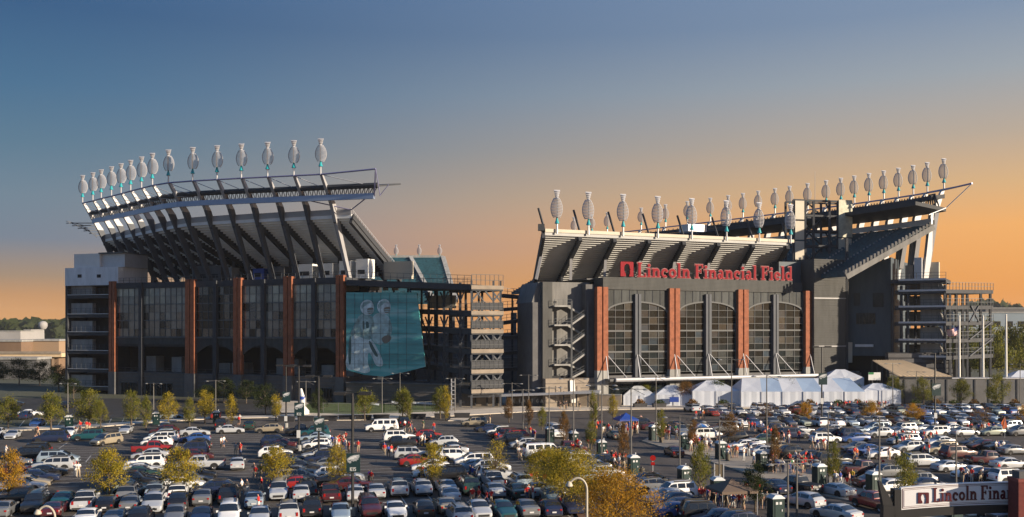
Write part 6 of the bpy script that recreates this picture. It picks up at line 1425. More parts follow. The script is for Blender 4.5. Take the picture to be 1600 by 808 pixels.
# ================================================================ PEOPLE
def person_mesh(name, pose, shorts):
    # joints: name -> (pos, radius, zone)   zones 0 skin 1 shirt 2 trousers 3 hair 4 shoes
    J = {}; E_ = []
    def j(n, p, r, z, par=None):
        J[n] = (Vector(p), r, z)
        if par: E_.append((par, n))
    lean = pose.get('lean', 0); ty = lambda z: -lean * max(0, z - .95)
    j('pelvis', (0, 0, .95), .135, 2); j('waist', (0, ty(1.1), 1.10), .128, 1, 'pelvis'); j('chest', (0, ty(1.32), 1.32), .150, 1, 'waist'); j('collar', (0, ty(1.46), 1.46), .085, 1, 'chest')
    j('neck', (0, ty(1.53) - .01, 1.53), .052, 0, 'collar'); j('jaw', (0, ty(1.60) - .03, 1.60), .068, 0, 'neck'); j('skull', (0, ty(1.68) - .01, 1.685), .096, 3, 'jaw'); j('nose', (0, ty(1.64) - .115, 1.635), .014, 0, 'jaw')
    for s, sd_ in ((-1, 'l'), (1, 'r')):
        ar = pose[sd_ + 'arm']; sh = Vector((s * .20, ty(1.41), 1.41)); el = sh + Vector((s * ar[0], ar[1], ar[2])); wr = el + Vector((s * ar[3], ar[4], ar[5]))
        j('sh' + sd_, sh, .068, 1, 'chest'); j('bi' + sd_, sh.lerp(el, .55), .056, 1, 'sh' + sd_); j('el' + sd_, el, .045, 0, 'bi' + sd_); j('wr' + sd_, wr, .032, 0, 'el' + sd_)
        d = (wr - el).normalized(); side = d.orthogonal().normalized(); pm_ = wr + d * .075; j('pa' + sd_, pm_, .034, 0, 'wr' + sd_)
        up = d.cross(side)
        for f in range(4):
            o = side * ((f - 1.5) * .021); L = (.07, .085, .08, .06)[f]
            j('f%d%s' % (f, sd_), pm_ + d * .045 + o, .010, 0, 'pa' + sd_); j('g%d%s' % (f, sd_), pm_ + d * (.045 + L * .6) + o + up * .02, .009, 0, 'f%d%s' % (f, sd_)); j('h%d%s' % (f, sd_), pm_ + d * (.045 + L * .8) + o + up * .045, .008, 0, 'g%d%s' % (f, sd_))
        j('t0' + sd_, pm_ + side * .05 + d * .0, .011, 0, 'pa' + sd_); j('t1' + sd_, pm_ + side * .062 + d * .05, .009, 0, 't0' + sd_)
        lg = pose[sd_ + 'leg']; hp = Vector((s * .095, 0, .90)); kn = Vector((s * .11 + lg[0] * .5, lg[1] * .55 - (.04 if lg[1] < 0 else 0), .50)); an = Vector((s * .12 + lg[0], lg[1], .085))
        j('hp' + sd_, hp, .105, 2, 'pelvis'); j('th' + sd_, hp.lerp(kn, .5), .088, 2, 'hp' + sd_); j('kn' + sd_, kn, .062, 2, 'th' + sd_); j('ca' + sd_, kn.lerp(an, .4), .058, 0 if shorts else 2, 'kn' + sd_); j('an' + sd_, an, .040, 0 if shorts else 2, 'ca' + sd_)
        j('fo' + sd_, an + Vector((0, -.10, -.045)), .040, 4, 'an' + sd_); j('to' + sd_, an + Vector((0, -.19, -.055)), .030, 4, 'fo' + sd_)
    ks = list(J); me = bpy.data.meshes.new(name + '_skel'); me.from_pydata([J[k][0] for k in ks], [(ks.index(a), ks.index(b)) for a, b in E_], [])
    ob = bpy.data.objects.new('skel', me); COL.objects.link(ob); md = ob.modifiers.new('skin', 'SKIN'); md.use_smooth_shade = True; md.branch_smoothing = .3
    if not me.skin_vertices: 
        bm = bmesh.new(); bm.from_mesh(me); bm.verts.layers.skin.verify(); bm.to_mesh(me); bm.free()
    for i, k in enumerate(ks): v = me.skin_vertices[0].data[i]; v.radius = (J[k][1], J[k][1]); v.use_root = (k == 'pelvis')
    for i, k in enumerate(ks):
        if k in ('waist', 'chest', 'pelvis'): me.skin_vertices[0].data[i].radius = (J[k][1] * 1.12, J[k][1] * .8)
    sb_ = ob.modifiers.new('sub', 'SUBSURF'); sb_.levels = 1; sb_.render_levels = 1
    dg = bpy.context.evaluated_depsgraph_get(); dg.update(); m = bpy.data.meshes.new_from_object(ob.evaluated_get(dg)); m.name = name
    bpy.data.objects.remove(ob); bpy.data.meshes.remove(me)
    m.materials.clear()
    for _ in range(5): m.materials.append(MSKIN)
    pts = [(J[k][0], J[k][2]) for k in ks]; idx = []
    for p in m.polygons:
        c = p.center; z = min(pts, key=lambda q: (q[0] - c).length_squared)[1]
        if z == 3 and c.y < ty(1.68) - .035 and c.z < 1.70: z = 0
        idx.append(z)
    m.polygons.foreach_set('material_index', idx); m.polygons.foreach_set('use_smooth', [True] * len(m.polygons)); m.update()
    return m
MSKIN = mat('skin', (.45, .26, .18), .6)
dn = (.03, .0, -.28, .0, -.06, -.25)
POSES = [dict(larm=dn, rarm=dn, lleg=(.0, .0), rleg=(.0, .02)), dict(larm=(.02, .10, -.27, 0, -.10, -.24), rarm=(.02, -.10, -.27, 0, -.20, -.18), lleg=(0, -.26), rleg=(0, .26), lean=.06),
         dict(larm=dn, rarm=(.04, -.08, -.26, -.08, -.20, .12), lleg=(.02, .0), rleg=(.04, .05)), dict(larm=(.05, .0, -.27, -.14, -.20, .04), rarm=(.05, 0, -.27, -.14, -.2, .04), lleg=(.0, .06), rleg=(.03, -.06), lean=.1)]
PM = [(person_mesh('person_%d' % i, p, s), s) for i, p in enumerate(POSES) for s in (False, True)]
SH = {'red': (.55, .025, .02), 'white': (.78, .77, .75), 'dark': (.03, .03, .035), 'blue': (.03, .06, .30), 'orange': (.60, .13, .03), 'grey': (.28, .28, .29), 'green': (.03, .16, .07), 'yellow': (.65, .42, .04), 'pink': (.65, .36, .32), 'purple': (.14, .05, .30)}
TR = {'tan': (.42, .34, .24), 'denim': (.05, .08, .17), 'black': (.02, .02, .022), 'white': (.6, .6, .58)}
HR = [(.03, .02, .012), (.10, .05, .02), (.30, .2, .1), (.55, .03, .025), (.6, .6, .6)]
shm = {k: mat('cloth_' + k, v, .85) for k, v in SH.items()}; trm = {k: mat('trousers_' + k, v, .9) for k, v in TR.items()}; hrm = [mat('hair_%d' % i, c, .8) for i, c in enumerate(HR)]; sho = mat('shoes', (.2, .2, .2), .8)
prnd = random.Random(11)
def put_person(loc, rz, shirt, label, group):
    me, shorts = prnd.choice(PM); o = bpy.data.objects.new('person', me); COL.objects.link(o); o.location = loc; o.rotation_euler = (0, 0, rz); s = prnd.uniform(.95, 1.06); o.scale = (s, s, s)
    tr_ = prnd.choice(['tan', 'denim', 'denim', 'black', 'white', 'tan'])
    for i, m in ((1, shm[shirt]), (2, trm[tr_]), (3, prnd.choice(hrm)), (4, sho)): o.material_slots[i].link = 'OBJECT'; o.material_slots[i].material = m
    tag(o, label, 'person', group); return o
def free(p, r=.35):
    for (q, a, L) in placed:
        dv = p - q
        if dv.length > 4: continue
        fx = Vector((math.cos(a), math.sin(a), 0)); du = dv.dot(fx); dw_ = dv.dot(Vector((-fx.y, fx.x, 0)))
        if abs(du) < L / 2 + r and abs(dw_) < .98 + r: return False
    return all((p - q).length > .45 for q in PPL)
PPL = []
PAL = ['red'] * 9 + ['white'] * 5 + ['dark', 'blue', 'orange', 'grey', 'pink', 'blue', 'dark', 'green']
GROUPS = [
 (6, 12, 714, 716, 1, 'at the far left edge of the lot', 0, ['white']), (116, 126, 743, 747, 2, 'walking in the left aisle', 0, ['white']), (46, 62, 682, 685, 2, 'near the far left footway', 0, ['dark', 'orange']), (112, 140, 671, 675, 4, 'behind the teal SUV', 0, ['red']),
 (342, 350, 699, 701, 2, 'standing beside the black SUV', 0, ['white']), (368, 386, 710, 713, 3, 'walking in the second aisle', 0, ['grey', 'red', 'red']), (372, 378, 662, 666, 2, 'by the footway planters', 0, ['red', 'white']), (376, 388, 772, 776, 2, 'crossing behind the second row', 0, ['white', 'dark']), (404, 416, 768, 801, 2, 'beside the open trunk', 0, ['red']), (395, 410, 745, 752, 4, 'sitting out by the third column', 0, ['dark', 'blue', 'red']),
 (506, 540, 692, 704, 10, 'in the tailgate by the K15 post', 0, PAL), (538, 560, 704, 710, 4, 'by the yellow lot tree', 0, ['white', 'red']), (598, 612, 709, 716, 4, 'behind the silver SUV tailgate', 0, ['blue', 'red']), (572, 582, 754, 759, 2, 'right of the maroon sedan', 0, ['purple', 'red']), (585, 591, 795, 799, 1, 'walking past the silver sedan', 0, ['white']), (616, 646, 671, 676, 6, 'behind the white passenger van', 0, ['white', 'red', 'dark']), (643, 652, 684, 690, 2, 'left of the red SUV', 0, ['red']), (655, 678, 694, 699, 5, 'in the centre tailgate', 0, PAL), (658, 664, 671, 673, 1, 'in green by the centre lot', 0, ['green']), (674, 679, 674, 676, 1, 'alone in the open centre lot', 0, ['red']), (690, 720, 710, 722, 5, 'among the centre column cars', 0, PAL), (654, 659, 748, 752, 1, 'left of the black SUV', 0, ['red']), (734, 742, 748, 754, 2, 'between the centre SUVs', 0, ['dark', 'blue']), (738, 768, 788, 794, 5, 'in the bottom centre group', 0, ['red']), (763, 768, 660, 664, 1, 'beside the tan boxy SUV', 0, ['dark']),
 (772, 782, 690, 696, 2, 'left of the road column', 0, ['red', 'blue']), (803, 818, 704, 722, 4, 'left of the white passenger van', 0, ['white', 'dark']), (834, 868, 720, 727, 5, 'in front of the white passenger van', 0, PAL), (868, 912, 703, 713, 10, 'by the road-side toilets', 0, PAL), (820, 838, 680, 690, 6, 'by the far columnar trees', 0, ['dark', 'red', 'purple']), (826, 856, 759, 768, 4, 'by the mulch island', 0, ['red']), (866, 884, 765, 771, 3, 'under the yellow tree', 0, ['white']), (822, 838, 780, 786, 3, 'bending over behind the grey sedan', 0, ['red', 'white']), (918, 930, 700, 708, 3, 'at the road edge', 0, ['red', 'dark']), (944, 978, 722, 736, 13, 'left of the near road-side toilet', 0, PAL), (922, 928, 790, 797, 1, 'in orange under the orange tree', 0, ['orange']),
 (930, 1010, 662, 684, 26, 'around the blue canopy', 0, PAL), (1030, 1060, 677, 688, 14, 'between the first two median toilets', .13, PAL), (1074, 1120, 692, 706, 20, 'between the second and third median toilets', .13, PAL), (1136, 1180, 713, 727, 9, 'on the open median strip', .13, PAL), (1200, 1268, 724, 742, 24, 'in the big median crowd', .13, PAL), (1302, 1340, 756, 768, 6, 'at the near end of the median', .13, ['yellow', 'white', 'blue', 'red', 'pink']),
 (1084, 1100, 652, 657, 4, 'behind the white SUV at the far lot', 0, PAL), (1158, 1190, 667, 677, 6, 'in the far right aisle', 0, PAL), (1192, 1252, 679, 694, 17, 'in the crowd behind the median', 0, PAL), (1260, 1292, 700, 706, 5, 'in the right lot aisle', 0, ['white', 'blue', 'red']), (1330, 1392, 715, 720, 6, 'in front of the white sedan', 0, ['red', 'white', 'orange', 'pink']), (1392, 1450, 688, 700, 18, 'in the right lot tailgate', 0, PAL), (1454, 1470, 690, 694, 3, 'behind the white coupe', 0, ['red', 'white']), (1512, 1575, 672, 682, 9, 'by the striped pennant', 0, PAL), (1556, 1574, 703, 712, 3, 'by the grey sedan', 0, ['white', 'blue']), (1498, 1562, 744, 757, 8, 'above the gate sign', 0, ['red', 'dark', 'white']), (1440, 1452, 700, 722, 3, 'beside the silver minivan', 0, ['red', 'white']),
 (1104, 1168, 786, 800, 16, 'under the brown canopy', 0, ['red', 'blue', 'dark', 'red', 'white']), (1188, 1208, 794, 802, 3, 'right of the green street tree', 0, ['white', 'grey']), (1078, 1100, 784, 790, 4, 'left of the brown canopy', 0, ['red']),
 (1306, 1396, 637, 641, 16, 'queueing before the long tent', 0, PAL), (874, 906, 639, 642, 6, 'at the gate fence', .14, ['dark']), (1255, 1300, 640, 643, 3, 'on the footway by the tents', .14, PAL), (1466, 1473, 798, 806, 1, 'under the gate sign', 0, ['green'])]
HUE = {k: k for k in SH}
for x0, x1, y0, y1, n, ph, z, pal in GROUPS:
    L = []
    for k in range(n):
        for _ in range(14):
            p = G(prnd.uniform(x0, x1), prnd.uniform(y0, y1), z)
            if free(p): L.append(p); PPL.append(p); break
    L.sort(key=lambda p: p.x / p.y)
    for k, p in enumerate(L):
        c = pal[k % len(pal)] if len(pal) < 6 else prnd.choice(pal)
        lab = 'Person in %s top %s' % (c, ph) if len(L) == 1 else 'Person in %s top, %s from the left %s' % (c, ORD[k], ph)
        put_person(p, prnd.uniform(-3.14, 3.14), c, lab, 'people ' + ph)
# ================================================================ TREES
M_bark = mat('bark', (.11, .085, .065), .9, noise=.3, nscale=3, bump=.3); M_barkp = mat('pale_bark', (.30, .25, .19), .9, noise=.2, nscale=3)
def tree_proto(seed, kind):
    r = random.Random(seed); T_ = MB(); leaves = MB(); H0 = {'round': .30, 'col': .20, 'sparse': .34, 'open': .36, 'big': .34}[kind]
    cr, ch = {'round': (.50, .36), 'col': (.5, .42), 'sparse': (.5, .34), 'open': (.52, .30), 'big': (.52, .33)}[kind]; cz = 1 - ch
    T_.path([Vector((0, 0, 0)), Vector((r.uniform(-.01, .01), r.uniform(-.01, .01), H0)), Vector((r.uniform(-.03, .03), r.uniform(-.03, .03), cz + ch * .5))], [.030, .021, .006], 7)
    ncl = {'round': 52, 'col': 46, 'sparse': 30, 'open': 46, 'big': 95}[kind]; nl = {'round': 95, 'col': 80, 'sparse': 48, 'open': 90, 'big': 150}[kind]
    cls = []
    for k in range(ncl):
        a = r.uniform(0, 2 * math.pi); t = r.uniform(-.95, .98)
        prof = math.sqrt(max(.02, 1 - t * t)) if kind != 'col' else (1 - abs(t) ** 3) * .9 * (1 - .25 * t)
        prof *= 1 + .22 * math.sin(3 * a + seed) * (kind != 'col') + r.uniform(-.15, .12)
        if kind == 'round': prof *= 1 - .22 * t
        rr2 = prof * cr * math.sqrt(r.uniform(.12, 1)); cls.append(Vector((math.cos(a) * rr2, math.sin(a) * rr2, cz + t * ch)))
    for i, c in enumerate(cls):
        if i % (3 if kind != 'sparse' else 1) == 0:
            b = Vector((c.x * .08, c.y * .08, max(H0 * .9, c.z - .18 - .25 * Vector((c.x, c.y, 0)).length))); T_.path([b, b.lerp(c, .6) + Vector((0, 0, .01)), c], [.010, .006, .002], 5)
        s = r.uniform(.055, .105)
        for _ in range(nl):
            p = c + Vector((r.gauss(0, s), r.gauss(0, s), r.gauss(0, s * .75))); n = Vector((r.gauss(0, 1), r.gauss(0, 1), r.gauss(.5, 1))).normalized(); u = n.orthogonal().normalized(); u.rotate(Matrix.Rotation(r.uniform(0, 6.28), 3, n)); v = n.cross(u)
            z = r.uniform(.010, .020) * {'col': 1.15, 'big': .62}.get(kind, 1.0); leaves.add([p - u * z * 1.3, p + v * z * .7, p + u * z * 1.3, p - v * z * .7], [(0, 1, 2, 3)])
    tm_ = T_.mesh('trunk_%s%d' % (kind, seed), smooth=True); tm_.materials.append(M_bark); lm_ = leaves.mesh('crown_%s%d' % (kind, seed), fix=False); lm_.materials.append(L_green); return tm_, lm_
PT = {k: [tree_proto(s, k) for s in ss] for k, ss in (('round', (1, 2, 3, 4)), ('col', (11, 12, 13)), ('sparse', (21, 22)), ('open', (31, 32)), ('big', (41, 42)))}
trnd = random.Random(3)
LM = dict(g=L_green, y=L_yel, o=L_or, x=L_mix, r=L_rust, d=L_dk, l=L_lime); LN = dict(g='green', y='yellow', o='orange', x='yellowing green', r='rusty brown', d='dark green', l='lime green')
def tree(px, yb, hpx, wpx, kind, col, label, group, z=0, Z=None):
    b = G(px, yb, z) if Z is None else Vector((gx(px, Z), Z, 0))
    k = b.y / FPX; h_ = hpx * k if Z is None else hpx * k; w_ = wpx * k
    tm_, lm_ = trnd.choice(PT[kind]); t = thing('tree', label, 'tree', b, trnd.uniform(0, 6.28), group)
    o = bpy.data.objects.new('trunk', tm_); COL.objects.link(o); o.parent = t; o.scale = (h_ * .9, h_ * .9, h_)
    c = bpy.data.objects.new('crown', lm_); COL.objects.link(c); c.parent = t; c.scale = (w_, w_, h_); c.material_slots[0].link = 'OBJECT'; c.material_slots[0].material = LM[col]
    return t
def treerow(rows, phrase, group):
    for i, (px, yb, h_, w_, k, c) in enumerate(rows): tree(px, yb, h_, w_, k, c, '%s tree, %s from the left %s' % (LN[c].capitalize(), ORD[i], phrase), group)
treerow([(13, 671, 49, 36, 'round', 'x'), (80, 674, 58, 38, 'round', 'x'), (140, 669, 57, 42, 'round', 'x'), (157, 671, 44, 20, 'round', 'x'), (205, 667, 54, 26, 'round', 'x'), (228, 672, 50, 20, 'col', 'x'), (263, 664, 48, 30, 'round', 'y'), (296, 669, 48, 18, 'col', 'x'), (320, 662, 50, 30, 'round', 'y'), (361, 664, 44, 20, 'col', 'y')], 'along the left footway', 'trees along the left footway')
treerow([(415, 648, 46, 34, 'round', 'd'), (431, 658, 42, 18, 'col', 'y'), (497, 652, 42, 26, 'round', 'd'), (570, 658, 48, 32, 'round', 'l'), (629, 658, 50, 26, 'round', 'l'), (637, 659, 46, 18, 'col', 'x'), (688, 655, 48, 26, 'round', 'l'), (697, 657, 52, 18, 'col', 'y')], 'between lawn and centre footway', 'trees along the centre footway')
treerow([(795, 661, 40, 14, 'col', 'r'), (826, 670, 42, 14, 'col', 'r'), (847, 672, 33, 16, 'col', 'x'), (881, 692, 48, 18, 'col', 'r'), (924, 702, 46, 18, 'col', 'x'), (927, 668, 58, 14, 'col', 'x'), (958, 656, 38, 16, 'col', 'y'), (974, 728, 66, 19, 'col', 'r'), (1033, 693, 54, 16, 'col', 'x'), (1083, 704, 50, 17, 'col', 'r'), (1094, 772, 78, 34, 'col', 'x'), (1140, 692, 46, 26, 'round', 'r'), (1180, 800, 72, 46, 'round', 'd'), (1210, 738, 70, 19, 'col', 'r'), (1302, 757, 68, 24, 'col', 'x'), (1413, 785, 78, 38, 'col', 'x')], 'of the columnar road-side trees', 'columnar trees beside the road')
treerow([(14, 786, 76, 46, 'round', 'o'), (171, 784, 80, 54, 'round', 'y'), (279, 776, 72, 56, 'round', 'y'), (432, 764, 64, 46, 'round', 'y'), (527, 760, 62, 36, 'round', 'y'), (676, 766, 68, 44, 'open', 'y'), (774, 756, 68, 44, 'sparse', 'y'), (856, 777, 72, 76, 'big', 'y')], 'inside the left lot', 'trees inside the left lot')
tree(895, 800, 92, 102, 'big', 'y', 'Yellow green tree in front of the orange tree beside the curved lamp', 'foreground trees'); tree(962, 852, 112, 114, 'big', 'o', 'Largest orange tree at the bottom of the picture', 'foreground trees')
treerow([(1196, 660, 30, 30, 'sparse', 'r'), (1258, 664, 34, 26, 'round', 'o'), (1361, 663, 36, 26, 'round', 'o'), (1427, 664, 32, 32, 'round', 'o'), (1535, 672, 34, 28, 'sparse', 'r'), (1602, 668, 34, 24, 'round', 'o')], 'inside the right lot', 'trees inside the right lot')
treerow([(1008, 632, 30, 28, 'open', 'l'), (1072, 634, 36, 28, 'open', 'r'), (1120, 633, 36, 36, 'open', 'g'), (1176, 633, 36, 34, 'open', 'g'), (1232, 633, 40, 32, 'open', 'g'), (1287, 633, 38, 34, 'open', 'g'), (1338, 633, 30, 26, 'open', 'g'), (1396, 634, 44, 28, 'round', 'x'), (1443, 636, 42, 30, 'round', 'x'), (1502, 636, 42, 28, 'round', 'x'), (1557, 637, 50, 34, 'round', 'x')], 'along the tent footway', 'trees along the tent footway')
for i, (px, h_, w_, Z, c) in enumerate(((1490, 70, 50, 330, 'x'), (1515, 80, 56, 315, 'l'), (1547, 92, 62, 300, 'l'), (1575, 80, 56, 310, 'x'), (1604, 92, 62, 305, 'x'), (1640, 84, 60, 320, 'x'))):
    tree(px, 0, h_, w_, 'round', c, '%s big tree from the left beyond the right ramp tower' % ORD[i].capitalize(), 'big trees beyond the ramp tower', Z=Z)
for i, (px, h_, w_, Z, c) in enumerate(((-5, 34, 40, 300, 'd'), (30, 38, 44, 295, 'd'), (62, 36, 40, 290, 'd'), (92, 40, 40, 262, 'd'), (115, 30, 34, 236, 'd'), (350, 36, 40, 222, 'd'), (385, 34, 36, 221, 'd'), (322, 28, 34, 221, 'd'))):
    tree(px, 0, h_, w_, 'round', c, '%s dark tree from the left in the stadium shade' % ORD[i].capitalize(), 'dark trees below the stadium', Z=Z)
# ================================================================ LAMP POSTS, SIGNS, TOILETS, CANOPIES
M_blk = mat('black_pole', (.02, .02, .022), .5); M_thin = mat('grey_pole', (.16, .155, .15), .5, .4); M_lens = mat('lamp_lens', (.22, .22, .21), .3); M_signt = mat('lot_sign_teal', (.008, .032, .036), .5); M_sw = mat('sign_white', (.62, .63, .64), .5); M_sgrey = mat('emblem_grey', (.33, .35, .37), .5)
EAGLE = [(-.48, .02), (-.40, .16), (-.20, .34), (.06, .46), (.48, .50), (.44, .40), (.50, .34), (.40, .26), (.47, .18), (.34, .12), (.40, .02), (.24, .00), (.27, -.12), (.10, -.10), (.02, -.18), (-.06, -.10), (-.16, -.14), (-.14, -.26), (-.26, -.36), (-.30, -.26), (-.40, -.24), (-.42, -.10)]
def eagle_sign(t, c, w_, h_, txt):      # c: lower left corner, facing the camera
    MB().box(c.x, c.x + w_, c.y - .05, c.y + .05, c.z, c.z + h_).build('sign_board', M_signt, t)
    m = c + Vector((w_ / 2, 0, h_ * .66)); s = w_ * .98
    f = lambda e, off: [Vector((m.x + x * s, c.y - .052 - off, m.z + y * s * .78)) for x, y in e]
    MB().poly(f(EAGLE, 0), .012, (0, -1, 0)).build('eagle_emblem', M_sgrey, t)
    MB().poly(f([(-.40, .08), (-.18, .26), (.10, .38), (.42, .44), (.2, .30), (.30, .20), (.02, .20), (.1, .08), (-.14, .06), (-.28, -.02)], .014), .010, (0, -1, 0)).build('eagle_highlight', M_sw, t)
    MB().poly(f([(-.30, -.02), (-.14, .02), (-.16, -.05), (-.28, -.08)], .03), .008, (0, -1, 0)).build('eagle_eye', M_signt, t)
    if txt:
        hh = h_ * .2; wd_ = text_width(txt) * hh; letters(txt, Vector((c.x + w_ / 2 - wd_ / 2, c.y - .055, c.z + h_ * .06)), Vector((1, 0, 0)), Vector((0, -1, 0)), hh, .012, M_sw, t)
def lot_post(px, yb, ytop, label, sign=None, panel=None, txt='', dbl=True):
    b = G(px, yb); k = b.y / FPX; H_ = gz(ytop, b.y); t = thing('lot_lamp_post', label, 'lamp post', b, group='tall black lot lamp posts')
    MB().tube(b, b + Vector((0, 0, H_)), .15, .12, 8).build('pole', M_blk, t, True); MB().lathe(b, [(.35, 0), (.35, .75), (.2, .8)], 10).build('base', M_conc, t, True)
    MB().beam(b + Vector((-1.1, 0, H_)), b + Vector((1.1, 0, H_)), .14).build('cross_arm', M_blk, t)
    for s in (-1, 1):
        hd_ = MB().box(b.x + s * 1.15 - .55, b.x + s * 1.15 + .55, b.y - .3, b.y + .3, b.z + H_ - .1, b.z + H_ + .16).build('lamp_head', M_blk, t); MB().box(b.x + s * 1.15 - .45, b.x + s * 1.15 + .45, b.y - .22, b.y + .22, b.z + H_ - .14, b.z + H_ - .1).build('lens', M_lens, hd_)
    if sign:
        y0, y1 = sign; z0, z1 = gz(y1, b.y), gz(y0, b.y); w_ = (z1 - z0) * .74; eagle_sign(t, Vector((b.x - w_ * .42, b.y - .25, z0)), w_, z1 - z0, txt)
    if panel: z0, z1 = gz(panel[1], b.y), gz(panel[0], b.y); MB().box(b.x - .25, b.x + .25, b.y - .26, b.y - .2, z0, z1).build('notice_plate', M_sw, t)
lot_post(551, 806, 615, 'Nearest black lot lamp post with eagle sign K15', (708, 737), None, 'K15'); lot_post(498, 722, 588, 'Black lot lamp post with eagle sign K13 in the third column', (652, 674), (709, 718), 'K13'); lot_post(467, 704, 572, 'Black lot lamp post with eagle sign K12 by the white inflatable', (629, 650), (672, 684), 'K12'); lot_post(447, 668, 571, 'Farthest left black lot lamp post with eagle sign', (612, 628), (650, 658), '')
lot_post(1284, 662, 542, 'Black lot lamp post with eagle sign before the long tent', (583, 601), (622, 631), ''); lot_post(1461, 674, 552, 'Black lot lamp post with eagle sign before the flagpoles', (599, 618), (645, 653), '')
def thin_post(px, yb, ytop, label, z=0):
    b = G(px, yb, z); H_ = gz(ytop, b.y) - z; t = thing('street_lamp', label, 'street lamp', b, group='thin street lamps'); a = prnd.uniform(-.35, .25)
    MB().tube(b, b + Vector((0, 0, H_)), .11, .07, 7).build('pole', M_thin, t, True); d = Vector((math.cos(a), math.sin(a), 0))
    MB().beam(b + Vector((0, 0, H_ - .15)) - d * 1.7, b + Vector((0, 0, H_ - .15)) + d * 1.7, .07).build('cross_arm', M_thin, t)
    MB().tube(b + Vector((0, 0, H_)), b + d * 1.6 + Vector((0, 0, H_ - .8)), .03, n=5).build('stay', M_thin, t)
    for s in (-1, 1):
        c = b + d * (1.75 * s) + Vector((0, 0, H_ - .2)); MB().lathe(c, [(.0, .12), (.2, .08), (.36, -.02), (.36, -.06), (0, -.07)], 10).build('lamp_head', M_lens, t, True)
tp_ = [(817, 669, 608), (858, 693, 604), (896, 702, 590), (940, 718, 600), (986, 742, 606), (1025, 691, 588), (1062, 738, 650), (1124, 765, 656), (1143, 688, 560), (1198, 712, 586), (1231, 810, 722), (1245, 806, 716), (1294, 757, 645), (1374, 788, 652), (1494, 770, 678), (800, 655, 598)]
for i, (p, y, t_) in enumerate(sorted(tp_)): thin_post(p, y, t_, '%s thin street lamp from the left along the central road' % ORD[i].capitalize())
for i, (p, y, t_) in enumerate(((106, 645, 598), (240, 640, 598), (337, 640, 594), (478, 642, 595), (597, 646, 590), (625, 640, 582), (711, 644, 590), (826, 640, 585), (1395, 636, 567), (1432, 634, 580), (1594, 636, 568))): thin_post(p, y, t_, '%s thin street lamp from the left in front of the stadium' % ORD[i].capitalize())
M_cl = mat('lamp_cream', (.46, .42, .35), .5)
def curved_lamp(px, py, Z, label, w_=1.1):
    x = gx(px, Z); H_ = gz(py, Z); b = Vector((x, Z, 0)); t = thing('curved_street_lamp', label, 'street lamp', b, group='curved street lamps')
    MB().tube(b, b + Vector((0, 0, H_ - .75)), .10, .075, 9).build('pole', M_cl, t, True); MB().lathe(b, [(.28, 0), (.28, .5), (.12, .7)], 10).build('base', M_cl, t, True)
    pts = [b + Vector((-w_ * .5 * (1 - math.cos(a)), 0, H_ - .75 + .75 * math.sin(a))) for a in [R(k * 10) for k in range(0, 15)]]
    MB().path(pts, .07, 8).build('curved_neck', M_cl, t, True); e = pts[-1]
    MB().lathe(e + Vector((-.1, 0, -.05)), [(0, .12), (.10, .1), (.2, -.04), (.24, -.16), (.22, -.2), (0, -.2)], 12).build('lamp_head', M_cl, t, True); MB().lathe(e + Vector((-.1, 0, -.25)), [(0, .04), (.16, .03), (.13, -.07), (0, -.11)], 10).build('glass', M_blk, t, True)
curved_lamp(917, 747, 60, 'Curved cream street lamp in front of the yellow tree', 1.15); curved_lamp(86, 791, 62, 'Curved cream street lamp rising from the bottom left corner', 1.15)
# ---- portable toilets
M_pt = mat('toilet_green', (.006, .027, .027), .45, noise=.1, nscale=2); M_ptd = mat('toilet_door', (.008, .034, .033), .45); M_ptr = mat('toilet_roof', (.60, .62, .64), .5)
def tp(me, nm, m):
    me = me.mesh(nm); me.materials.append(m); return me
pt_body = tp(MB().box(-.56, .56, -.56, .56, .06, 2.05), 'toilet_body', M_pt)
pt_base = tp(MB().box(-.6, .6, -.6, .6, 0, .07), 'toilet_base', M_blk)
pt_door = tp(MB().box(-.36, .36, -.60, -.56, .14, 1.92), 'toilet_door', M_ptd)
pt_roof = MB().hexa([(-.62, -.62, 2.05), (.62, -.62, 2.05), (.62, .62, 2.05), (-.62, .62, 2.05)], [(-.56, -.56, 2.18), (.56, -.56, 2.18), (.56, .56, 2.18), (-.56, .56, 2.18)]); pt_roof.hexa([(-.5, -.56, 2.181), (.5, -.56, 2.181), (.5, .56, 2.181), (-.5, .56, 2.181)], [(-.28, -.5, 2.36), (.28, -.5, 2.36), (.28, .5, 2.36), (-.28, .5, 2.36)]); pt_roof = tp(pt_roof, 'toilet_roof', M_ptr)
pt_vent = tp(MB().box(-.30, -.08, -.605, -.575, 1.55, 1.78), 'toilet_notice', M_sw); pt_vent2 = tp(MB().box(.06, .28, -.605, -.575, 1.55, 1.78), 'toilet_notice2', M_sw)
pt_pipe = tp(MB().tube((.4, .4, 2.1), (.4, .4, 2.55), .05, n=8), 'toilet_pipe', M_ptr); pt_h = tp(MB().box(.24, .32, -.66, -.6, .95, 1.12), 'toilet_handle', M_sw)
pt_rib = MB()
for k in range(4): pt_rib.box(.56, .585, -.45 + k * .25, -.35 + k * .25, .2, 1.9); pt_rib.box(-.585, -.56, -.45 + k * .25, -.35 + k * .25, .2, 1.9)
pt_rib = tp(pt_rib, 'toilet_ribs', M_pt)
wcs = [(859, 693, 'road'), (896, 701, 'road'), (940, 717, 'road'), (990, 744, 'road'), (1021, 690, 'median'), (1069, 704, 'median'), (1126, 719, 'median'), (1191, 737, 'median'), (1280, 760, 'median'), (1365, 774, 'median'), (1069, 764, 'bottom'), (1121, 784, 'bottom'), (1212, 816, 'bottom'), (1490, 812, 'bottom'), (108, 672, 'left'), (244, 666, 'left'), (338, 664, 'left')]
phr = dict(road='on the left side of the central road', median='on the concrete median', bottom='nearest the bottom edge', left='on the far left footway'); cnt = {}
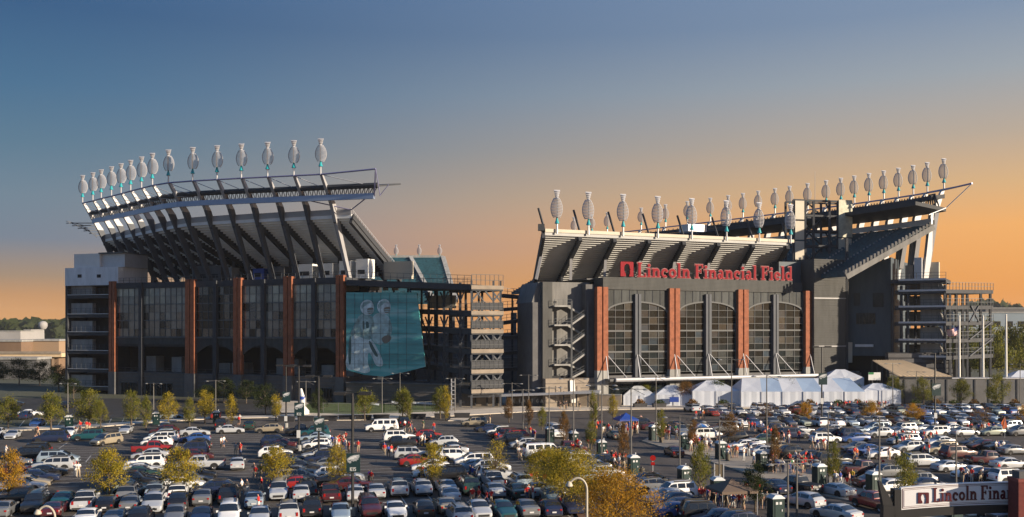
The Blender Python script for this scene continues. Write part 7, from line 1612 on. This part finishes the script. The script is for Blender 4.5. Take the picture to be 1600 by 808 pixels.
for p, y, g in wcs:
    i = cnt.get(g, 0); cnt[g] = i + 1; t = thing('portable_toilet', 'Dark green portable toilet, %s from the left %s' % (ORD[i], phr[g]), 'portable toilet', G(p, y - 2, .13 if g == 'median' else .004), R(13 + prnd.uniform(-6, 6)), 'portable toilets')
    s = 1.0; t.scale = (s, s, s)
    for me, nm in ((pt_base, 'base'), (pt_body, 'cabin'), (pt_roof, 'roof'), (pt_pipe, 'vent_pipe')): add(nm, me, t)
    rb = add('side_ribs', pt_rib, t); rb['kind'] = 'stuff'; d_ = add('door', pt_door, t)
    for me, nm in ((pt_vent, 'notice'), (pt_vent2, 'notice'), (pt_h, 'handle')): add(nm, me, d_)
M_bin = mat('bin_brown', (.10, .085, .06), .7)
for i, (p, y) in enumerate(((1033, 692), (1137, 721), (1204, 738), (1003, 745))):
    b = G(p, y - 1, .13); t = thing('litter_bin', 'Brown litter bin, %s from the left beside a portable toilet' % ORD[i], 'bin', b, group='litter bins'); MB().lathe(b, [(.28, 0), (.32, .8), (.34, .82), (.34, .9), (0, .98)], 10).build('drum', M_bin, t, True); MB().lathe(b + Vector((0, 0, .98)), [(.18, 0), (.16, .1), (0, .14)], 8).build('lid', M_blk, t, True)
# ---- pop-up canopies, umbrella, cone, balloons, signs
def popup(px, y, w_, label, m, h_=2.1, pk=1.0):
    b = G(px, y); t = thing('popup_canopy', label, 'canopy', b, R(13)); q = w_ / 2
    for k, (sx_, sy_) in enumerate(((-1, -1), (1, -1), (1, 1), (-1, 1))):
        l = MB().tube((sx_ * q * .96, sy_ * q * .96, 0), (sx_ * q * .96, sy_ * q * .96, h_), .035, n=6).build('leg', M_lsteel, None); l.parent = t
    cs = [(-q, -q), (q, -q), (q, q), (-q, q)]
    for k in range(4):
        a, c = cs[k], cs[(k + 1) % 4]; mb = MB(); m1 = ((a[0] + c[0]) * .31, (a[1] + c[1]) * .31, h_ + pk * .45)
        mb.add([(a[0], a[1], h_), (c[0], c[1], h_), (c[0] * .4, c[1] * .4, h_ + pk * .52), (0, 0, h_ + pk), (a[0] * .4, a[1] * .4, h_ + pk * .52)], [(0, 1, 2, 4), (4, 2, 3)]); mb.add([(a[0], a[1], h_), (c[0], c[1], h_), (c[0], c[1], h_ - .25), (a[0], a[1], h_ - .25)], [(0, 1, 2, 3)])
        p_ = mb.build('canopy_panel', m, None); p_.parent = t
popup(1143, 800, 3.6, 'Brown pop-up canopy beside the green street tree at the bottom', mat('canopy_brown', (.14, .10, .075), .8), 2.2, .95); popup(978, 676, 3.3, 'Bright blue pop-up canopy at the far end of the road', M_bluebox, 2.3, 1.0)
um = thing('parasol', 'blue and white parasol in front of the white sedan', 'parasol', G(1095, 688)); b = G(1095, 688)
MB().tube(b, b + Vector((0, 0, 2.5)), .03, n=6).build('pole', M_lsteel, um)
for k in range(8):
    a0, a1 = R(45 * k), R(45 * k + 45); mb = MB(); pt_ = lambda r_, z_, a: b + Vector((r_ * math.cos(a), r_ * math.sin(a), z_)); mb.add([pt_(1.25, 2.1, a0), pt_(1.25, 2.1, a1), pt_(.7, 2.42, a1), pt_(.7, 2.42, a0)], [(0, 1, 2, 3)]); mb.add([pt_(.7, 2.42, a0), pt_(.7, 2.42, a1), b + Vector((0, 0, 2.6))], [(0, 1, 2)]); mb.build('canopy_panel', M_white if k % 2 else mat('parasol_blue', (.05, .22, .60)), um)
cn = thing('traffic_cone', 'tall orange traffic cone at the near end of the median', 'cone', G(1313, 772, .13)); b = G(1313, 772, .13); MB().lathe(b, [(.24, .04), (.05, 1.0), (0, 1.0)], 12).build('cone', mat('cone_orange', (.75, .10, .02), .6), cn, True); MB().box(b.x - .3, b.x + .3, b.y - .3, b.y + .3, b.z, b.z + .05).build('base', M_blk, cn)
M_br, M_bw = mat('balloon_red', (.55, .02, .02), .2), mat('balloon_white', (.75, .75, .72), .2)
for i, (p, y, m) in enumerate(((1150, 764, M_bw), (1166, 758, M_br), (1161, 771, M_br), (1166, 774, M_bw), (1164, 767, M_br), (1186, 758, M_br), (1380, 721, M_br), (1374, 717, M_br))):
    Z = 94 if i < 6 else 122; c = WP(p, y, Z); t = thing('balloon', '%s balloon, %s from the left floating %s' % ('White' if m is M_bw else 'Red', ORD[(0, 4, 1, 3, 2, 5, 1, 0)[i]], 'over the brown canopy' if i < 6 else 'over the right lot'), 'balloon', c, group='balloons')
    r_ = .2 if p != 1150 else .22; MB().lathe(c, [(0, r_ * 1.15), (r_ * .6, r_ * .95), (r_ * .97, r_ * .35), (r_ * .95, -r_ * .2), (r_ * .6, -r_ * .85), (.03, -r_ * 1.3), (.05, -r_ * 1.4)], 12).build('skin', m, t, True)
    gz0 = c.z; MB().tube(c + Vector((0, 0, -r_ * 1.35)), Vector((c.x + .15, c.y, max(.02, c.z - 3.2))), .006, n=4).build('string', M_white, t)
ss = thing('stop_sign', 'small red road sign on a thin post at the kerb island', 'sign', G(1020, 748)); b = G(1020, 748); MB().tube(b, b + Vector((0, 0, 2.4)), .035, n=6).build('post', M_lsteel, ss)
MB().poly([b + Vector((.34 * math.cos(R(22.5 + 45 * k)), -.05, 2.35 + .34 * math.sin(R(22.5 + 45 * k)))) for k in range(8)], .02, (0, -1, 0)).build('plate', M_tail, ss); MB().box(b.x - .22, b.x + .22, b.y - .08, b.y - .075, 1.55, 1.9).build('lower_plate', M_tail, ss)
sbd = thing('notice_easel', 'brown free-standing notice board beside the road', 'notice board', G(1124, 750)); b = G(1124, 750); MB().box(b.x - .5, b.x + .4, b.y - .06, b.y + .06, .35, 1.75).build('board', mat('brown_board', (.13, .10, .06)), sbd); MB().box(b.x + .4, b.x + .52, b.y - .1, b.y + .1, 0, 1.85).build('post', M_lsteel, sbd); MB().box(b.x - .62, b.x - .5, b.y - .1, b.y + .1, 0, 1.85).build('post', M_lsteel, sbd); MB().box(b.x - .7, b.x + .6, b.y - .35, b.y + .35, 0, .06).build('base', M_blk, sbd)
# ---- foreground gate sign
GZ = 63.0
gsn = thing('gate_sign', 'arched white gate sign with maroon Lincoln Financial letters at bottom right', 'sign', (gx(1500, GZ), GZ, 0))
M_mar = mat('sign_maroon', (.10, .010, .018), .45); M_face = mat('sign_face', (.82, .82, .84), .4, noise=.04, nscale=2)
x0 = gx(1408, GZ); x1 = gx(1800, GZ); kz = GZ / FPX
arc = lambda x: gz(797, GZ) + (lambda s: (s * 18.0 - s * s * 9.0) * kz)((x - x0) / (gx(1600, GZ) - x0))
n = 28; hp = 35.0 * kz
mb = MB()
for i in range(n):
    xa, xb = x0 + (x1 - x0) * i / n, x0 + (x1 - x0) * (i + 1) / n; mb.hexa([(xa, GZ, arc(xa)), (xb, GZ, arc(xb)), (xb, GZ + .3, arc(xb)), (xa, GZ + .3, arc(xa))], [(xa, GZ, arc(xa) + hp), (xb, GZ, arc(xb) + hp), (xb, GZ + .3, arc(xb) + hp), (xa, GZ + .3, arc(xa) + hp)])
mb.build('panel', M_face, gsn)
for off, th in ((.10, .035), (.19, .02)):
    for top_ in (0, 1):
        mb = MB()
        for i in range(n):
            xa, xb = max(x0 + off, x0 + (x1 - x0) * i / n), x0 + (x1 - x0) * (i + 1) / n; za, zb = (arc(xa) + (hp - off if top_ else off)), (arc(xb) + (hp - off if top_ else off)); mb.hexa([(xa, GZ - .012, za - th / 2), (xb, GZ - .012, zb - th / 2), (xb, GZ, zb - th / 2), (xa, GZ, za - th / 2)], [(xa, GZ - .012, za + th / 2), (xb, GZ - .012, zb + th / 2), (xb, GZ, zb + th / 2), (xa, GZ, za + th / 2)])
        mb.build('border_line', M_mar, gsn)
    mb = MB(); mb.box(x0 + off - th / 2, x0 + off + th / 2, GZ - .014, GZ, arc(x0) + off, arc(x0) + hp - off); mb.build('border_line', M_mar, gsn)
xl = gx(1458, GZ); hl_ = .92
letters('Lincoln Financial Field', Vector((xl, GZ - .002, arc(xl) + .36)), Vector((1, 0, 0)), Vector((0, -1, 0)), hl_, .05, M_mar, gsn, gap=.06, curve=lambda d: arc(xl + d) - arc(xl), width=.80)
xe = gx(1434, GZ); head_logo(Vector((xe, GZ - .002, arc(xe) + .34)), Vector((1, 0, 0)), Vector((0, -1, 0)), .72, .05, M_mar, gsn)
mb = MB()
for i in range(n):
    xa, xb = x0 - .2 + (x1 - x0) * i / n, x0 - .2 + (x1 - x0) * (i + 1) / n; mb.hexa([(xa, GZ - .1, arc(xa) - .55), (xb, GZ - .1, arc(xb) - .55), (xb, GZ + .5, arc(xb) - .55), (xa, GZ + .5, arc(xa) - .55)], [(xa, GZ - .1, arc(xa) - .03), (xb, GZ - .1, arc(xb) - .03), (xb, GZ + .5, arc(xb) - .03), (xa, GZ + .5, arc(xa) - .03)])
mb.build('girder', M_blk, gsn)
MB().box(x0 - .5, x0 - .06, GZ - .2, GZ + .55, arc(x0) - .6, arc(x0) + hp - .1).build('end_box', M_blk, gsn)
P_ = lambda px, py: WP(px, py, GZ)
mb = MB(); mb.hexa([P_(1376, 900) + Vector((0, -.2, 0)), P_(1402, 900) + Vector((0, -.2, 0)), P_(1402, 900) + Vector((0, .4, 0)), P_(1376, 900) + Vector((0, .4, 0))], [P_(1379, 790) + Vector((0, -.2, 0)), P_(1396, 790) + Vector((0, -.2, 0)), P_(1396, 790) + Vector((0, .4, 0)), P_(1379, 790) + Vector((0, .4, 0))]); mb.hexa([P_(1379, 789.9) + Vector((0, -.15, 0)), P_(1396, 789.9) + Vector((0, -.15, 0)), P_(1396, 789.9) + Vector((0, .35, 0)), P_(1379, 789.9) + Vector((0, .35, 0))], [P_(1372, 752) + Vector((0, -.1, 0)), P_(1376, 752) + Vector((0, -.1, 0)), P_(1376, 752) + Vector((0, .2, 0)), P_(1372, 752) + Vector((0, .2, 0))])
b0 = P_(1376, 900); mb.box(b0.x, P_(1402, 900).x, GZ - .2, GZ + .4, 0, b0.z); mb.build('post', M_blk, gsn)
mb = MB(); mb.beam(P_(1386, 790), P_(1399, 772), .22); mb.beam(P_(1380, 770), P_(1400, 770), .16); mb.build('strut', M_blk, gsn)
bp_ = thing('brick_pillar', 'dark red brick pillar at the bottom right corner', 'pillar', (gx(1612, 61.5), 61.5, 0)); xa = gx(1589, 61.5)
MB().box(xa, xa + 2.2, 61.3, 62.6, 0, gz(753, 61.5)).build('shaft', mat('pillar_brick', (.17, .035, .028), .85, noise=.2, nscale=4), bp_); MB().box(xa - .05, xa + 2.25, 61.22, 62.65, gz(753, 61.5), gz(748, 61.5)).build('cap', mat('pillar_cap', (.24, .06, .05), .8), bp_); MB().box(xa + .15, xa + 2.0, 61.5, 62.4, gz(748, 61.5), gz(737, 61.5)).build('top_block', M_concd, bp_)
pn = thing('pennant', 'orange pennant on a short pole in the right lot', 'flag', G(1570, 684)); b = G(1570, 684); MB().tube(b, b + Vector((0, 0, 3.4)), .03, n=5).build('pole', M_lsteel, pn); MB().poly([b + Vector((0, 0, 3.3)), b + Vector((-.55, .1, 2.3)), b + Vector((-.15, .2, 1.3)), b + Vector((.45, .1, 1.7))], .02, (0, -1, 0)).build('cloth', shm['orange'], pn)
# ================================================================ evening haze
hz_ = MB().box(-2650, 2650, -300, 2650, -1.2, 75).build('haze', None)
hz_.data.materials.clear(); mh = bpy.data.materials.new('haze_air'); mh.use_nodes = True; mh.node_tree.nodes.clear()
oh = mh.node_tree.nodes.new('ShaderNodeOutputMaterial'); pv = mh.node_tree.nodes.new('ShaderNodeVolumePrincipled'); pv.inputs['Density'].default_value = 0.00007; pv.inputs['Color'].default_value = (.86, .88, .92, 1); pv.inputs['Anisotropy'].default_value = 0.2
mh.node_tree.links.new(pv.outputs[0], oh.inputs['Volume']); hz_.data.materials.append(mh); hz_['kind'] = 'stuff'; hz_['label'] = 'thin evening haze over the whole place'
